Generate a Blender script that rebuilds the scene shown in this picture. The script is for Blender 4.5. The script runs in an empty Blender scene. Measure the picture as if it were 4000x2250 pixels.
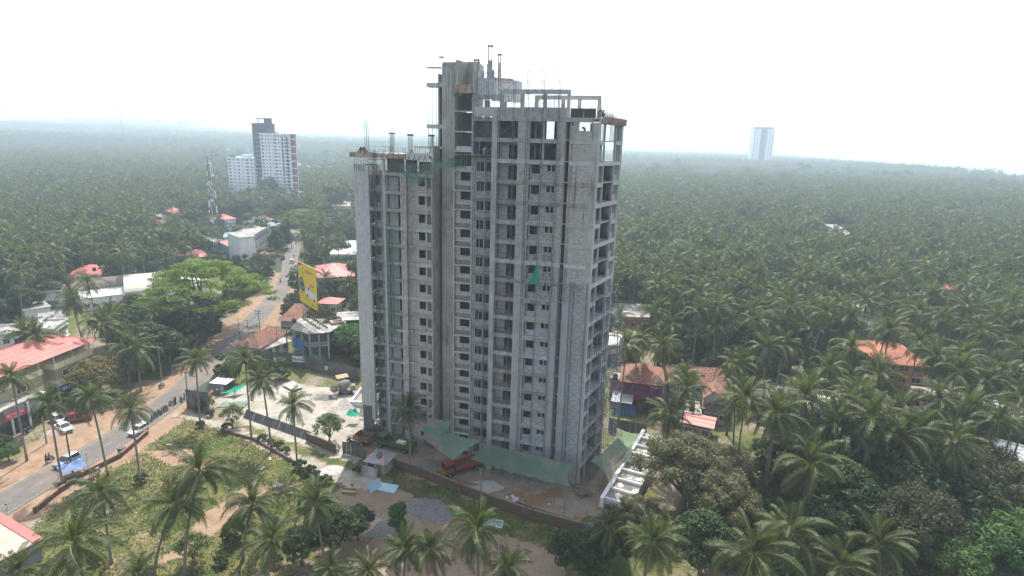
import bpy, math, random
from math import sin, cos, pi, radians, atan2, hypot
from mathutils import Vector, Matrix, noise as mnoise
SC = bpy.context.scene
COL = SC.collection
rnd = random.Random(7)

# ---------------------------------------------------------------- camera (a drone 54.5 m above the street)
cam = bpy.data.cameras.new('camera'); cam_o = bpy.data.objects.new('camera', cam); COL.objects.link(cam_o)
cam.sensor_width = 36.0; cam.lens = 36.0 * 2311 / 4000; cam.clip_start = 0.5; cam.clip_end = 30000
PIT = math.atan(2311 / 9365.0); ROLL = math.atan(258 / 9365.0)
Fv = Vector((0, cos(PIT), -sin(PIT))); Rv0 = Vector((1, 0, 0)); Uv0 = Rv0.cross(Fv)
Rv = cos(ROLL) * Rv0 + sin(ROLL) * Uv0; Uv = -sin(ROLL) * Rv0 + cos(ROLL) * Uv0
cam_o.matrix_world = Matrix(((Rv.x, Uv.x, -Fv.x, 0), (Rv.y, Uv.y, -Fv.y, 0), (Rv.z, Uv.z, -Fv.z, 54.5), (0, 0, 0, 1)))
SC.camera = cam_o

# ---------------------------------------------------------------- sky, sun, exposure
SUN_EL = radians(59)
w = bpy.data.worlds.new('World'); SC.world = w; w.use_nodes = True
nt = w.node_tree; nt.nodes.clear()
sky = nt.nodes.new('ShaderNodeTexSky'); sky.sky_type = 'NISHITA'; sky.sun_disc = False
sky.sun_elevation = SUN_EL; sky.sun_rotation = 0.0; sky.altitude = 50; sky.air_density = 1.0; sky.dust_density = 2.0; sky.ozone_density = 1.0
bg = nt.nodes.new('ShaderNodeBackground'); bg.inputs['Strength'].default_value = 0.15
out = nt.nodes.new('ShaderNodeOutputWorld')
hs = nt.nodes.new('ShaderNodeHueSaturation'); hs.inputs['Saturation'].default_value = 0.45   # a white, hazy sky
nt.links.new(sky.outputs[0], hs.inputs['Color']); nt.links.new(hs.outputs[0], bg.inputs[0]); nt.links.new(bg.outputs[0], out.inputs[0])
sl = bpy.data.lights.new('sun', 'SUN'); sl.energy = 3.5; sl.angle = radians(0.6); sl.color = (1.0, 0.95, 0.86)
so = bpy.data.objects.new('sun', sl); COL.objects.link(so); so.rotation_euler = (-(pi / 2 - SUN_EL), 0, 0); so.location = (0, 60, 300)
SC.view_settings.view_transform = 'Standard'; SC.view_settings.look = 'None'
SC.view_settings.gamma = 1.0; SC.view_settings.exposure = 1.0; SC.view_settings.use_curve_mapping = False
SC.render.engine = 'CYCLES'
SC.cycles.max_bounces = 6; SC.cycles.diffuse_bounces = 3; SC.cycles.glossy_bounces = 2; SC.cycles.transmission_bounces = 4
SC.cycles.transparent_max_bounces = 12; SC.cycles.volume_bounces = 1; SC.cycles.caustics_reflective = False; SC.cycles.caustics_refractive = False
SC.cycles.use_denoising = True

# ---------------------------------------------------------------- materials
MATS = {}
def mat(name, c1, c2=None, scale=1.0, rough=0.85, bump=0.0, bscale=None, detail=5.0, metallic=0.0, spec=0.3, c3=None, s3=0.15,
        streak=None, island=0.0, objvar=0.0, transl=0.0, tcol=None, alpha=1.0, stretch=(1, 1, 1), coat=0.0, lo=0.35, hi=0.65, spot=None, aovs=None):
    """procedural material: two-tone noise, optional large patches (c3), vertical streaks, per-island / per-object variation"""
    if name in MATS: return MATS[name]
    m = bpy.data.materials.new(name); MATS[name] = m; m.use_nodes = True
    t = m.node_tree; N = t.nodes; L = t.links; N.clear()
    o = N.new('ShaderNodeOutputMaterial'); b = N.new('ShaderNodeBsdfPrincipled')
    b.inputs['Roughness'].default_value = rough; b.inputs['Metallic'].default_value = metallic
    b.inputs['Specular IOR Level'].default_value = spec
    if coat: b.inputs['Coat Weight'].default_value = coat; b.inputs['Coat Roughness'].default_value = 0.1
    geo = N.new('ShaderNodeNewGeometry')
    mp = N.new('ShaderNodeMapping'); mp.inputs['Scale'].default_value = stretch; L.new(geo.outputs['Position'], mp.inputs['Vector'])
    def nz(sc, det=detail, vec=None):
        n = N.new('ShaderNodeTexNoise'); n.inputs['Scale'].default_value = sc; n.inputs['Detail'].default_value = det
        L.new(vec or mp.outputs[0], n.inputs['Vector']); return n.outputs['Fac']
    def ramp(v, a, c):
        r = N.new('ShaderNodeMapRange'); r.inputs['From Min'].default_value = a; r.inputs['From Max'].default_value = c; L.new(v, r.inputs['Value']); return r.outputs[0]
    def mix(f, a, c, kind='MIX'):
        x = N.new('ShaderNodeMix'); x.data_type = 'RGBA'; x.blend_type = kind
        if isinstance(f, (int, float)): x.inputs[0].default_value = f
        else: L.new(f, x.inputs[0])
        for i, q in ((6, a), (7, c)):
            if isinstance(q, tuple): x.inputs[i].default_value = (*q, 1) if len(q) == 3 else q
            else: L.new(q, x.inputs[i])
        return x.outputs[2]
    col = c1
    if c2: col = mix(ramp(nz(scale), lo, hi), c1, c2)
    if c3: col = mix(ramp(nz(s3, 3.0), 0.5, 0.62), col, c3)
    if streak:
        mp2 = N.new('ShaderNodeMapping'); mp2.inputs['Scale'].default_value = (2.2, 2.2, 0.12); L.new(geo.outputs['Position'], mp2.inputs['Vector'])
        s = ramp(nz(1.0, 4.0, mp2.outputs[0]), 0.52, 0.72)
        g = ramp(nz(0.12, 2.0), 0.40, 0.62)
        mm = N.new('ShaderNodeMath'); mm.operation = 'MULTIPLY'; L.new(s, mm.inputs[0]); L.new(g, mm.inputs[1])
        col = mix(mm.outputs[0], col, streak)
    if spot:
        sp = ramp(nz(spot[1], 2.0), spot[2], spot[2] + 0.03); col = mix(sp, col, spot[0])
    if island or objvar:
        if island: v = geo.outputs['Random Per Island']; amt = island
        else:
            oi = N.new('ShaderNodeObjectInfo'); v = oi.outputs['Random']; amt = objvar
        hsv = N.new('ShaderNodeHueSaturation')
        r = N.new('ShaderNodeMapRange'); r.inputs['To Min'].default_value = 1 - amt; r.inputs['To Max'].default_value = 1 + amt; L.new(v, r.inputs['Value'])
        L.new(r.outputs[0], hsv.inputs['Value'])
        if isinstance(col, tuple): hsv.inputs['Color'].default_value = (*col, 1)
        else: L.new(col, hsv.inputs['Color'])
        if objvar:
            r2 = N.new('ShaderNodeMapRange'); r2.inputs['To Min'].default_value = 0.485; r2.inputs['To Max'].default_value = 0.515
            w1 = N.new('ShaderNodeMath'); w1.operation = 'MULTIPLY'; w1.inputs[1].default_value = 7.31; L.new(v, w1.inputs[0])
            w2 = N.new('ShaderNodeMath'); w2.operation = 'FRACT'; L.new(w1.outputs[0], w2.inputs[0]); L.new(w2.outputs[0], r2.inputs['Value']); L.new(r2.outputs[0], hsv.inputs['Hue'])
        col = hsv.outputs[0]
    if isinstance(col, tuple): b.inputs['Base Color'].default_value = (*col, 1)
    else: L.new(col, b.inputs['Base Color'])
    if bump:
        bm_ = N.new('ShaderNodeBump'); bm_.inputs['Strength'].default_value = min(bump, 1.0); bm_.inputs['Distance'].default_value = 0.05 * max(1.0, bump)
        L.new(nz(bscale or scale * 3, 4.0), bm_.inputs['Height']); L.new(bm_.outputs[0], b.inputs['Normal'])
    sh = b.outputs[0]
    if transl:
        tr = N.new('ShaderNodeBsdfTranslucent')
        if tcol:
            tr.inputs['Color'].default_value = (*tcol, 1)
        elif isinstance(col, tuple): tr.inputs['Color'].default_value = (*col, 1)
        else: L.new(col, tr.inputs['Color'])
        ms = N.new('ShaderNodeMixShader'); ms.inputs[0].default_value = transl; L.new(sh, ms.inputs[1]); L.new(tr.outputs[0], ms.inputs[2]); sh = ms.outputs[0]
    if alpha < 1:
        tp = N.new('ShaderNodeBsdfTransparent'); ms = N.new('ShaderNodeMixShader'); ms.inputs[0].default_value = alpha
        L.new(tp.outputs[0], ms.inputs[1]); L.new(sh, ms.inputs[2]); sh = ms.outputs[0]
    L.new(sh, o.inputs['Surface'])
    return m

# ---------------------------------------------------------------- mesh helpers
class MB:
    def __init__(s): s.v = []; s.f = []; s.m = []
    def add(s, vs, fs, m=0):
        n = len(s.v); s.v.extend(tuple(p) for p in vs); s.f.extend(tuple(i + n for i in f) for f in fs); s.m.extend([m] * len(fs)); return s
    def box(s, x0, x1, y0, y1, z0, z1, m=0):
        return s.add([(x0, y0, z0), (x1, y0, z0), (x1, y1, z0), (x0, y1, z0), (x0, y0, z1), (x1, y0, z1), (x1, y1, z1), (x0, y1, z1)],
              [(3, 2, 1, 0), (4, 5, 6, 7), (0, 1, 5, 4), (1, 2, 6, 5), (2, 3, 7, 6), (3, 0, 4, 7)], m)
    def rbox(s, c, size, rz=0.0, rx=0.0, m=0, ry=0.0):
        M = Matrix.Rotation(rz, 3, 'Z') @ Matrix.Rotation(ry, 3, 'Y') @ Matrix.Rotation(rx, 3, 'X'); hx, hy, hz = size[0] / 2, size[1] / 2, size[2] / 2
        vs = [M @ Vector(p) + Vector(c) for p in ((-hx, -hy, -hz), (hx, -hy, -hz), (hx, hy, -hz), (-hx, hy, -hz), (-hx, -hy, hz), (hx, -hy, hz), (hx, hy, hz), (-hx, hy, hz))]
        return s.add(vs, [(3, 2, 1, 0), (4, 5, 6, 7), (0, 1, 5, 4), (1, 2, 6, 5), (2, 3, 7, 6), (3, 0, 4, 7)], m)
    def prism(s, pts, z0, z1, m=0, top=None):
        n = len(pts); vs = [(p[0], p[1], z0) for p in pts] + [(p[0], p[1], z1) for p in pts]
        s.add(vs, [tuple(range(n - 1, -1, -1))] + [(i, (i + 1) % n, (i + 1) % n + n, i + n) for i in range(n)], m)
        return s.add([(p[0], p[1], z1) for p in pts], [tuple(range(n))], m if top is None else top)
    def tube(s, p0, p1, r0, r1=None, n=4, m=0, cap=True):
        p0 = Vector(p0); p1 = Vector(p1); r1 = r0 if r1 is None else r1; d = (p1 - p0)
        if d.length < 1e-6: return s
        d.normalize(); a = Vector((0, 0, 1)) if abs(d.z) < 0.9 else Vector((1, 0, 0)); u = d.cross(a).normalized(); v = d.cross(u)
        vs = []
        for p, r in ((p0, r0), (p1, r1)):
            for i in range(n):
                t = 2 * pi * i / n + pi / 4; vs.append(p + (u * cos(t) + v * sin(t)) * r)
        fs = [(i, (i + 1) % n, (i + 1) % n + n, i + n) for i in range(n)]
        if cap: fs += [tuple(range(n - 1, -1, -1)), tuple(range(n, 2 * n))]
        return s.add(vs, fs, m)
    def path(s, pts, r, n=5, m=0):
        """one continuous tube through points; r number or list"""
        pts = [Vector(p) for p in pts]; R = r if isinstance(r, (list, tuple)) else [r] * len(pts); vs = []
        for i, p in enumerate(pts):
            d = (pts[min(i + 1, len(pts) - 1)] - pts[max(i - 1, 0)]).normalized(); a = Vector((0, 0, 1)) if abs(d.z) < 0.9 else Vector((1, 0, 0))
            u = d.cross(a).normalized(); v = d.cross(u)
            for k in range(n): t = 2 * pi * k / n; vs.append(p + (u * cos(t) + v * sin(t)) * R[i])
        fs = [(i * n + k, i * n + (k + 1) % n, (i + 1) * n + (k + 1) % n, (i + 1) * n + k) for i in range(len(pts) - 1) for k in range(n)]
        fs += [tuple(range(n - 1, -1, -1)), tuple(range((len(pts) - 1) * n, len(pts) * n))]
        return s.add(vs, fs, m)
    def lathe(s, c, prof, n=10, m=0):
        vs = [(c[0] + r * cos(2 * pi * k / n), c[1] + r * sin(2 * pi * k / n), c[2] + z) for r, z in prof for k in range(n)]
        fs = [(i * n + k, i * n + (k + 1) % n, (i + 1) * n + (k + 1) % n, (i + 1) * n + k) for i in range(len(prof) - 1) for k in range(n)]
        fs += [tuple(range(n - 1, -1, -1)), tuple(range((len(prof) - 1) * n, len(prof) * n))]
        return s.add(vs, fs, m)
    def quad(s, a, b, c, d, m=0): return s.add([a, b, c, d], [(0, 1, 2, 3)], m)
    def blob(s, c, r, seed=0, nu=8, nv=5, amp=0.25, m=0, zs=1.0):
        vs = []; fs = []
        for j in range(nv + 1):
            ph = pi * j / nv
            for i in range(nu):
                th = 2 * pi * i / nu; d = Vector((sin(ph) * cos(th), sin(ph) * sin(th), cos(ph)))
                k = 1 + amp * mnoise.noise(d * 2.1 + Vector((seed * 3.7, seed, 0))) * 2
                vs.append((c[0] + d.x * r * k, c[1] + d.y * r * k, c[2] + d.z * r * k * zs))
        for j in range(nv):
            for i in range(nu): fs.append((j * nu + i, (j + 1) * nu + i, (j + 1) * nu + (i + 1) % nu, j * nu + (i + 1) % nu))
        return s.add(vs, fs, m)
    def mesh(s, name, mats, smooth=False):
        me = bpy.data.meshes.new(name); me.from_pydata(s.v, [], s.f)
        for q in (mats if isinstance(mats, (list, tuple)) else [mats]): me.materials.append(q)
        if any(s.m): me.polygons.foreach_set('material_index', s.m)
        if smooth: me.polygons.foreach_set('use_smooth', [True] * len(s.f))
        me.update(); return me
    def build(s, name, mats, parent=None, smooth=False, loc=(0, 0, 0), rz=0.0):
        return link(name, s.mesh(name, mats, smooth), parent, loc, rz)
def link(name, me, parent=None, loc=(0, 0, 0), rz=0.0):
    o = bpy.data.objects.new(name, me); COL.objects.link(o); o.parent = parent; o.location = loc; o.rotation_euler = (0, 0, rz); return o
def tag(o, label=None, cat=None, group=None, kind=None):
    if label: o['label'] = label
    if cat: o['category'] = cat
    if group: o['group'] = group
    if kind: o['kind'] = kind
    return o
def empty(name, loc=(0, 0, 0), rz=0.0, label=None, cat=None, group=None):
    o = bpy.data.objects.new(name, None); COL.objects.link(o); o.location = loc; o.rotation_euler = (0, 0, rz); o.empty_display_size = 0.3
    return tag(o, label, cat, group)
def kids(o): return [c for c in bpy.data.objects if c.parent == o]
def dup(root, ch, loc, rz=None, label=None, group=None, scale=None):
    """copy of a thing; ch = [(part, [subparts])]"""
    r = root.copy(); COL.objects.link(r); r.location = loc
    if rz is not None: r.rotation_euler = (0, 0, rz)
    if label: r['label'] = label
    if group: r['group'] = group
    if scale: r.scale = (scale,) * 3
    for c, gs in ch:
        q = c.copy(); COL.objects.link(q); q.parent = r
        for g in gs:
            h = g.copy(); COL.objects.link(h); h.parent = q
    return r
def tree_of(o): return [(c, kids(c)) for c in kids(o)]
def lerp(a, b, t): return a + (b - a) * t

M_conc = mat('concrete', (0.42, 0.425, 0.40), (0.32, 0.325, 0.305), scale=0.9, rough=0.9, bump=0.15, bscale=6, streak=(0.15, 0.15, 0.14), c3=(0.46, 0.46, 0.44), s3=0.25)
M_concL = mat('light_concrete', (0.54, 0.55, 0.535), (0.44, 0.45, 0.44), scale=1.2, rough=0.9, bump=0.1, bscale=5, streak=(0.37, 0.375, 0.36))
M_plas = mat('cement_plaster', (0.44, 0.445, 0.43), (0.37, 0.375, 0.36), scale=0.5, rough=0.9, bump=0.08, bscale=9, c3=(0.45, 0.46, 0.46), s3=0.2, streak=(0.25, 0.25, 0.24))
M_block = mat('concrete_block', (0.50, 0.49, 0.46), (0.36, 0.35, 0.33), scale=3.0, rough=0.95, bump=0.08, bscale=14, island=0.13, streak=(0.14, 0.13, 0.115))
M_mort = mat('mortar', (0.23, 0.23, 0.22), (0.16, 0.16, 0.15), scale=2.0, rough=1.0)
M_stain = mat('stained_concrete', (0.35, 0.345, 0.32), (0.26, 0.255, 0.24), scale=1.1, rough=0.95, streak=(0.10, 0.09, 0.08), c3=(0.36, 0.33, 0.28), s3=0.4)
M_dark = mat('darkened_inner_concrete', (0.15, 0.15, 0.15), (0.095, 0.095, 0.10), scale=0.6, rough=0.95)  # darker than the outer concrete: room shade put into the colour
M_form = mat('formwork_plywood', (0.36, 0.25, 0.20), (0.46, 0.36, 0.29), scale=1.5, rough=0.8, c3=(0.28, 0.17, 0.135), s3=0.8)
M_steel = mat('scaffold_steel_blue', (0.09, 0.14, 0.21), (0.16, 0.19, 0.22), scale=0.7, rough=0.6, metallic=0.2)
M_rust = mat('rusty_steel', (0.10, 0.06, 0.045), (0.17, 0.10, 0.07), scale=3, rough=0.9)
M_rebar = mat('rebar', (0.09, 0.08, 0.075), (0.13, 0.11, 0.10), scale=3, rough=0.8)
M_net = mat('green_net', (0.16, 0.30, 0.23), (0.26, 0.33, 0.27), scale=0.35, rough=0.9, c3=(0.38, 0.36, 0.31), s3=0.16, transl=0.35, alpha=0.86, bump=0.5, bscale=1.5)
M_netT = mat('green_net_thin', (0.06, 0.20, 0.13), (0.10, 0.22, 0.16), scale=0.6, rough=0.9, transl=0.3, alpha=0.45)
M_netB = mat('bright_green_net', (0.01, 0.36, 0.24), (0.02, 0.30, 0.20), scale=1, rough=0.8, transl=0.3)
M_wood = mat('timber', (0.20, 0.15, 0.11), (0.30, 0.24, 0.18), scale=4, rough=0.9)
M_white = mat('white_paint', (0.74, 0.75, 0.74), (0.62, 0.63, 0.62), scale=0.6, rough=0.7, streak=(0.42, 0.42, 0.40))
M_glass = mat('dark_glass', (0.03, 0.035, 0.04), rough=0.15, spec=0.6)
M_void = mat('opening_shade', (0.045, 0.045, 0.05), rough=0.9)  # near-black stand-in for the shade inside openings

# ================================================================ THE UNFINISHED TOWER
# local axes: x along the front (0 at the right front corner, negative to the left), y into the building, z up
T0 = (11.8, 87.0, 0.0); TA = -radians(15)
tower = empty('tower_block', T0, TA, 'tall unfinished grey concrete apartment tower wrapped in scaffolding at the centre', 'building')
FH = 3.05
def zb(k): return 57.5 - FH * k
def zt(k): return zb(k) + 0.6
def part(mb, name, m, parent=tower, **kw): return mb.build(name, m, parent, **kw)
BLK = MB()                                                        # masonry blocks past the 300 built singly
bl_mesh = MB().box(0, 0.385, -0.035, 0.02, 0, 0.185).mesh('concrete_block', M_block)
blh_mesh = MB().box(0, 0.185, -0.035, 0.02, 0, 0.185).mesh('concrete_block_half', M_block)
n_single = [0]
def blocks(s0, s1, z0, z1, t, ops=(), single=False, skip=0.0, face='y'):
    """courses of blocks 0.4 x 0.2 on the face at y=t, leaving the openings free"""
    r = 0; z = z0 + 0.01
    while z + 0.185 <= z1 + 0.02:
        s = s0 + (0.0 if r % 2 else -0.2)
        while s < s1 - 0.05:
            a = max(s, s0) + 0.008; b = min(s + 0.385, s1 - 0.008); s += 0.4
            if b - a < 0.08 or (skip and rnd.random() < skip): continue
            segs = [(a, b)]
            for (o0, o1, q0, q1) in ops:
                if z + 0.19 > q0 and z < q1:
                    ns = []
                    for (c, d) in segs:
                        if d <= o0 or c >= o1: ns.append((c, d)); continue
                        if c < o0 - 0.06: ns.append((c, o0))
                        if d > o1 + 0.06: ns.append((o1, d))
                    segs = ns
            for (c, d) in segs:
                j = rnd.uniform(-0.012, 0.012)
                if single and n_single[0] < 300 and (abs(d - c - 0.385) < 0.02 or abs(d - c - 0.185) < 0.02):
                    link('concrete_block', bl_mesh if d - c > 0.3 else blh_mesh, tower, (c, t + j, z)); n_single[0] += 1
                else:
                    BLK.box(c, d, t - 0.035 + j, t + 0.02, z, z + 0.185)
        r += 1; z += 0.2
def panel(s0, s1, z0, z1, t, ops=(), m=None, th=0.15, name='wall_panel', frames=True, blk=False, single=False, fm=None):
    mb = MB(); cuts = sorted({s0, s1, *[c for o in ops for c in o[:2] if s0 < c < s1]})
    for a, b in zip(cuts, cuts[1:]):
        mid = (a + b) / 2; zz = [(z0, z1)]
        for (o0, o1, q0, q1) in ops:
            if o0 < mid < o1:
                nz_ = []
                for (c, d) in zz:
                    if q0 > c: nz_.append((c, min(q0, d)))
                    if q1 < d: nz_.append((max(q1, c), d))
                zz = nz_
        for (c, d) in zz:
            if d - c > 0.01: mb.box(a, b, t, t + th, c, d)
    p = part(mb, name, m or M_plas)
    if blk: blocks(s0, s1, z0, z1, t, ops, single)
    if frames:
        for (o0, o1, q0, q1) in ops:
            if q0 - z0 < 0.05: continue
            f = MB(); e = 0.05; y0 = t - 0.06; y1 = t + 0.1
            f.box(o0 - e, o1 + e, y0 - 0.03, y1, q0 - 0.09, q0); f.box(o0 - e, o0, y0, y1, q0, q1); f.box(o1, o1 + e, y0, y1, q0, q1); f.box(o0 - e, o1 + e, y0, y1, q1, q1 + e)
            part(f, 'window_frame', fm or M_concL, p)
    return p

SK = 4.1 / 10.16 * 0 + 2.3 / 9.9                                    # the side face runs slightly outwards
def sx(t): return SK * t
# ---- floor slabs and beams
for k in range(19):
    a, b = zb(k), zt(k)
    sl_ = MB(); yb = 10.0
    sl_.box(-20.0, -15.95, 3.26, 12.9, b - .16, b)
    sl_.prism([(-15.9, 0.25), (-0.25, 0.25), (sx(yb) - 0.1, yb), (-15.9, yb + 3)], b - 0.16, b)
    part(sl_, 'floor_slab', M_conc)
    f = MB()
    for (s0, s1, t) in ((-15.12, -11.96, 0.0), (-10.08, -6.15, 0.0)): f.box(s0 + .003, s1 - .003, t + .02, t + 0.3, a, b - .003)
    if k < 9:                                                      # exposed beam bands where the wall is not yet plastered
        for (s0, s1, t) in ((-12.0, -10.05, -0.045), (-6.18, -4.92, -0.045), (-4.12, -0.92, -0.045)): f.box(s0, s1, t, t + 0.25, a, b)
    part(f, 'edge_beam', (M_conc, M_stain, M_conc, M_stain, M_concL)[k * 7 % 5])
    if k > 8: continue
# columns of the front
for (s0, s1, t0, t1, z0, z1, m) in ((-15.93, -15.12, 0.0, 0.9, 0, 61.2 if 0 else 58.1, M_conc), (-0.92, 0.0, 0.0, 0.55, 0, 57.5, M_conc), (-12.0, -11.75, 0.15, 0.8, 0, 58, M_conc),
        (-5.05, -4.80, 0.2, 2.6, 0, 58, M_conc), (-4.25, -4.05, 0.2, 2.6, 0, 58, M_conc), (-16.1, -15.9, 0.4, 3.2, 0, 58, M_conc)):
    part(MB().box(s0, s1, t0, t1, z0, z1), 'column', m)
for k in range(19):
    lo, hi = (zt(k + 1), zb(k)) if k < 18 else (0.0, zb(18))
    blk = k < 9; wm = M_mort if blk else M_plas; one = k < 2
    # corner wall, pier, wall between bays
    if k == 0: panel(-3.75, -1.0, lo, hi, 0.06, [(-2.9, -1.15, lo + 1.25, hi - .02)], wm, blk=True, single=True, frames=False); panel(-4.1, -3.75, lo, lo + 2.0, 0.3, (), wm, blk=True)
    else:
        panel(-3.7, -0.92, lo, hi if blk else hi + .6, 0.06 if blk else 0.0, (), wm, blk=blk, single=one)
        panel(-4.12, -3.7, lo, hi if blk else hi + .6, 0.35 if blk else 0.12, (), wm, blk=blk)
        if not blk: part(MB().box(-0.95, -0.01, -0.03, 0.2, lo - .6, hi), 'corner_pilaster', M_plas)
    panel(-6.12, -4.95, lo, hi if blk else hi + .6, 0.03, (), wm, blk=blk, single=one)
    panel(-11.96, -10.08, lo, hi if blk else hi + .6, 0.03, (), wm, blk=blk, single=one)
    # bay D, set back half a metre
    if k >= 2:
        a0 = lo + 1.05; a1 = min(lo + 2.4, hi - .03)
        panel(-10.08, -6.15, lo, hi, 0.55, [(-9.8, -8.5, a0, a1), (-7.45, -6.9, lo + 1.45, a1), (-6.72, -6.3, lo + 1.45, a1)], wm, blk=blk)
        part(MB().box(-10.05, -6.18, 0.02, 0.55, lo - 0.02, lo + 0.12), 'sill_ledge', M_concL)
    else:
        part(MB().box(-8.3, -8.05, 0.5, 0.9, lo, hi).box(-10.05, -9.75, 2.5, 2.9, lo, hi), 'column', M_conc)
    # bay C: loggia with a half wall and a grille
    if k >= 1:
        part(MB().box(-15.1, -13.7, 1.5, 1.65, lo, hi).box(-13.7, -12.0, 1.5, 1.65, hi - 0.35, hi), 'inner_wall', M_plas)
        if 5 <= k: part(MB().box(-13.6, -12.05, 3.9, 4.05, lo, hi), 'inner_wall', M_dark)
        if k >= 6:
            gmb = MB(); gmb.box(-15.05, -12.0, 0.16, 0.2, lo + 0.95, lo + 1.0).box(-15.05, -12.0, 0.16, 0.2, lo + 0.08, lo + 0.11)
            for i in range(21): x = -15.0 + i * 0.148; gmb.box(x, x + 0.02, 0.17, 0.19, lo + 0.1, lo + 0.96)
            part(gmb, 'balcony_grille', M_rust)
    # bay B, three metres back
    if k >= 2:
        panel(-20.04, -15.95, lo, hi, 3.1, [(-19.3, -18.75, lo + 0.95, hi - .05), (-18.68, -18.1, lo + 0.95, hi - .05), (-17.85, -16.9, lo + 0.95, hi - .05)], M_mort if blk else M_plas, blk=blk and k < 9)
        part(MB().box(-19.6, -16.05, 2.55, 3.1, lo - 0.1, lo + 0.06), 'sill_ledge', M_conc)
    part(MB().box(-20.0, -15.95, 2.95, 3.25, zb(k), zt(k)), 'edge_beam', M_stain if k % 3 else M_conc)
    # the floors behind, so that openings look into real rooms
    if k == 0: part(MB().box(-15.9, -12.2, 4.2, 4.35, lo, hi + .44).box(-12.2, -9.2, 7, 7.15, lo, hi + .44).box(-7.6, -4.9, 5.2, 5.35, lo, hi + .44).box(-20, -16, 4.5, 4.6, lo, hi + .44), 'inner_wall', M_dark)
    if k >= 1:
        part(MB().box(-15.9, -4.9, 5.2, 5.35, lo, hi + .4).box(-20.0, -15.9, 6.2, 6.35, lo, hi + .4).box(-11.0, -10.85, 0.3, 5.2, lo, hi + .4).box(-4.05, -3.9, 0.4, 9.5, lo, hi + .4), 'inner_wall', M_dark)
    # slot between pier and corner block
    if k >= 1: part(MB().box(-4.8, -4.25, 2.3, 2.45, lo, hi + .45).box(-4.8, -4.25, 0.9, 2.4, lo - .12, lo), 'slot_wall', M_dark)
# back of the main block
part(MB().box(-16.0, -5.0, 12.4, 12.6, 0, 52.0).prism([(-3.9, 9.7), (sx(9.7), 9.7), (sx(9.9), 9.95), (-3.9, 9.95)], 0, 51.9), 'rear_wall', M_conc)
# ---- right side face: storeys of open loggias on slanting line
def sp(w_, off=0.0):                                               # a point w_ metres along the side face
    L_ = 10.16; return Vector((2.3 * w_ / L_ + off * 0.974, 9.9 * w_ / L_ - off * 0.226, 0))
def sbox(mb, w0, w1, d0, d1, z0, z1, m=0):
    a, b, c, d = sp(w0, -d0), sp(w1, -d0), sp(w1, -d1), sp(w0, -d1)
    return mb.prism([(a.x, a.y), (b.x, b.y), (c.x, c.y), (d.x, d.y)][::-1] if d1 < d0 else [(a.x, a.y), (b.x, b.y), (c.x, c.y), (d.x, d.y)], z0, z1, m)
for (w0, w1, d1, m) in ((0.0, 0.5, 0.9, M_concL), (9.95, 10.75, 1.2, M_conc)):
    part(sbox(MB(), w0, w1, 0.0, d1, 0, 57.4 if w0 < 1 else 57.4), 'column', m)
for k in range(19):
    lo, hi = (zt(k + 1), zb(k)) if k < 18 else (0.0, zb(18))
    mb = MB()
    for (w0, w1) in ((0.5, 2.7), (2.7, 7.6), (7.6, 9.95)):
        if w0 == 2.7 and k % 2 == 1: continue
        sbox(mb, w0, w1, -0.01, 0.3, zb(k), zt(k) - .004)
    part(mb, 'edge_beam', M_concL)
    for w0 in (2.7, 7.55): part(sbox(MB(), w0, w0 + 0.2, 0.03, 0.3, lo - 0.02, hi + 0.02 if k % 2 == 0 else hi + .58), 'post', M_concL)
    if k >= 1:
        mb = MB(); sbox(mb, 0.6, 2.7, 1.3, 1.45, lo, hi + .4); sbox(mb, 2.7, 7.6, 2.2, 2.35, lo, hi + .4)
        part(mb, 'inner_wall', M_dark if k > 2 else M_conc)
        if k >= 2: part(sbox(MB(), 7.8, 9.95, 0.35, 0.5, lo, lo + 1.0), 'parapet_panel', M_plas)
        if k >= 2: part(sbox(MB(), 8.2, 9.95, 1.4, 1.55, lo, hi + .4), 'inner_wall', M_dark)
    else:
        for w0 in (1.0, 1.5, 2.1, 2.6, 5.5, 6.0, 6.6, 7.2, 7.9, 8.3, 8.8, 9.3):
            part(sbox(MB(), w0, w0 + 0.07, 0.3, 0.37, lo, hi), 'steel_prop', M_steel)
        part(sbox(MB(), 3.0, 4.0, 2.5, 2.6, lo, hi), 'inner_wall', M_dark)
# roof edge formwork on the side
mb = MB(); sbox(mb, 0.6, 10.9, -0.35, -0.25, 57.45, 58.35); sbox(mb, 0.6, 10.9, -0.25, 0.4, 57.35, 57.45)
part(mb, 'formwork_board', M_form)
for i in range(14):
    mb = MB(); w0 = 0.9 + i * 0.75; a = sp(w0, 0.4); mb.tube((a.x, a.y, 57.4), (a.x + .1, a.y, 58.45), 0.05); part(mb, 'formwork_strut', M_wood)

# ---- stair bay (s -23.1..-20), floors at half levels
SJ = [49.85 - FH * j for j in range(-4, 17)]
for j, z in enumerate(SJ):
    lz = z - FH
    if j >= 4:
        panel(-23.0, -20.2, max(0, lz + .02), z - .12, 3.55, [(-22.2, -20.45, z - 1.55, z - 0.2)], M_mort, blk=False, frames=True)
        blocks(-23.0, -20.3, max(0, lz + 0.75), z - .2, 3.55, [(-22.25, -20.4, z - 1.6, z - 0.1)])
    elif j >= 2:
        part(MB().box(-23.0, -20.2, 3.4, 3.55, lz + 0.05, lz + 0.75), 'parapet_panel', M_concL)
    if z - .5 > 0: part(MB().box(-23.05, -20.05, 3.0, 3.7, z - .14, z), 'landing_slab', M_concL)
    if j < 4:
        for i in range(6): part(MB().tube((-22.7 + i * 0.45, 4.2, lz + .1), (-22.7 + i * 0.45, 4.2, z - .14), 0.045), 'steel_prop', M_steel)
    part(MB().box(-23.0, -20.1, 6.0, 6.15, max(0, lz), z - .15), 'inner_wall', M_dark)
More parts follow.
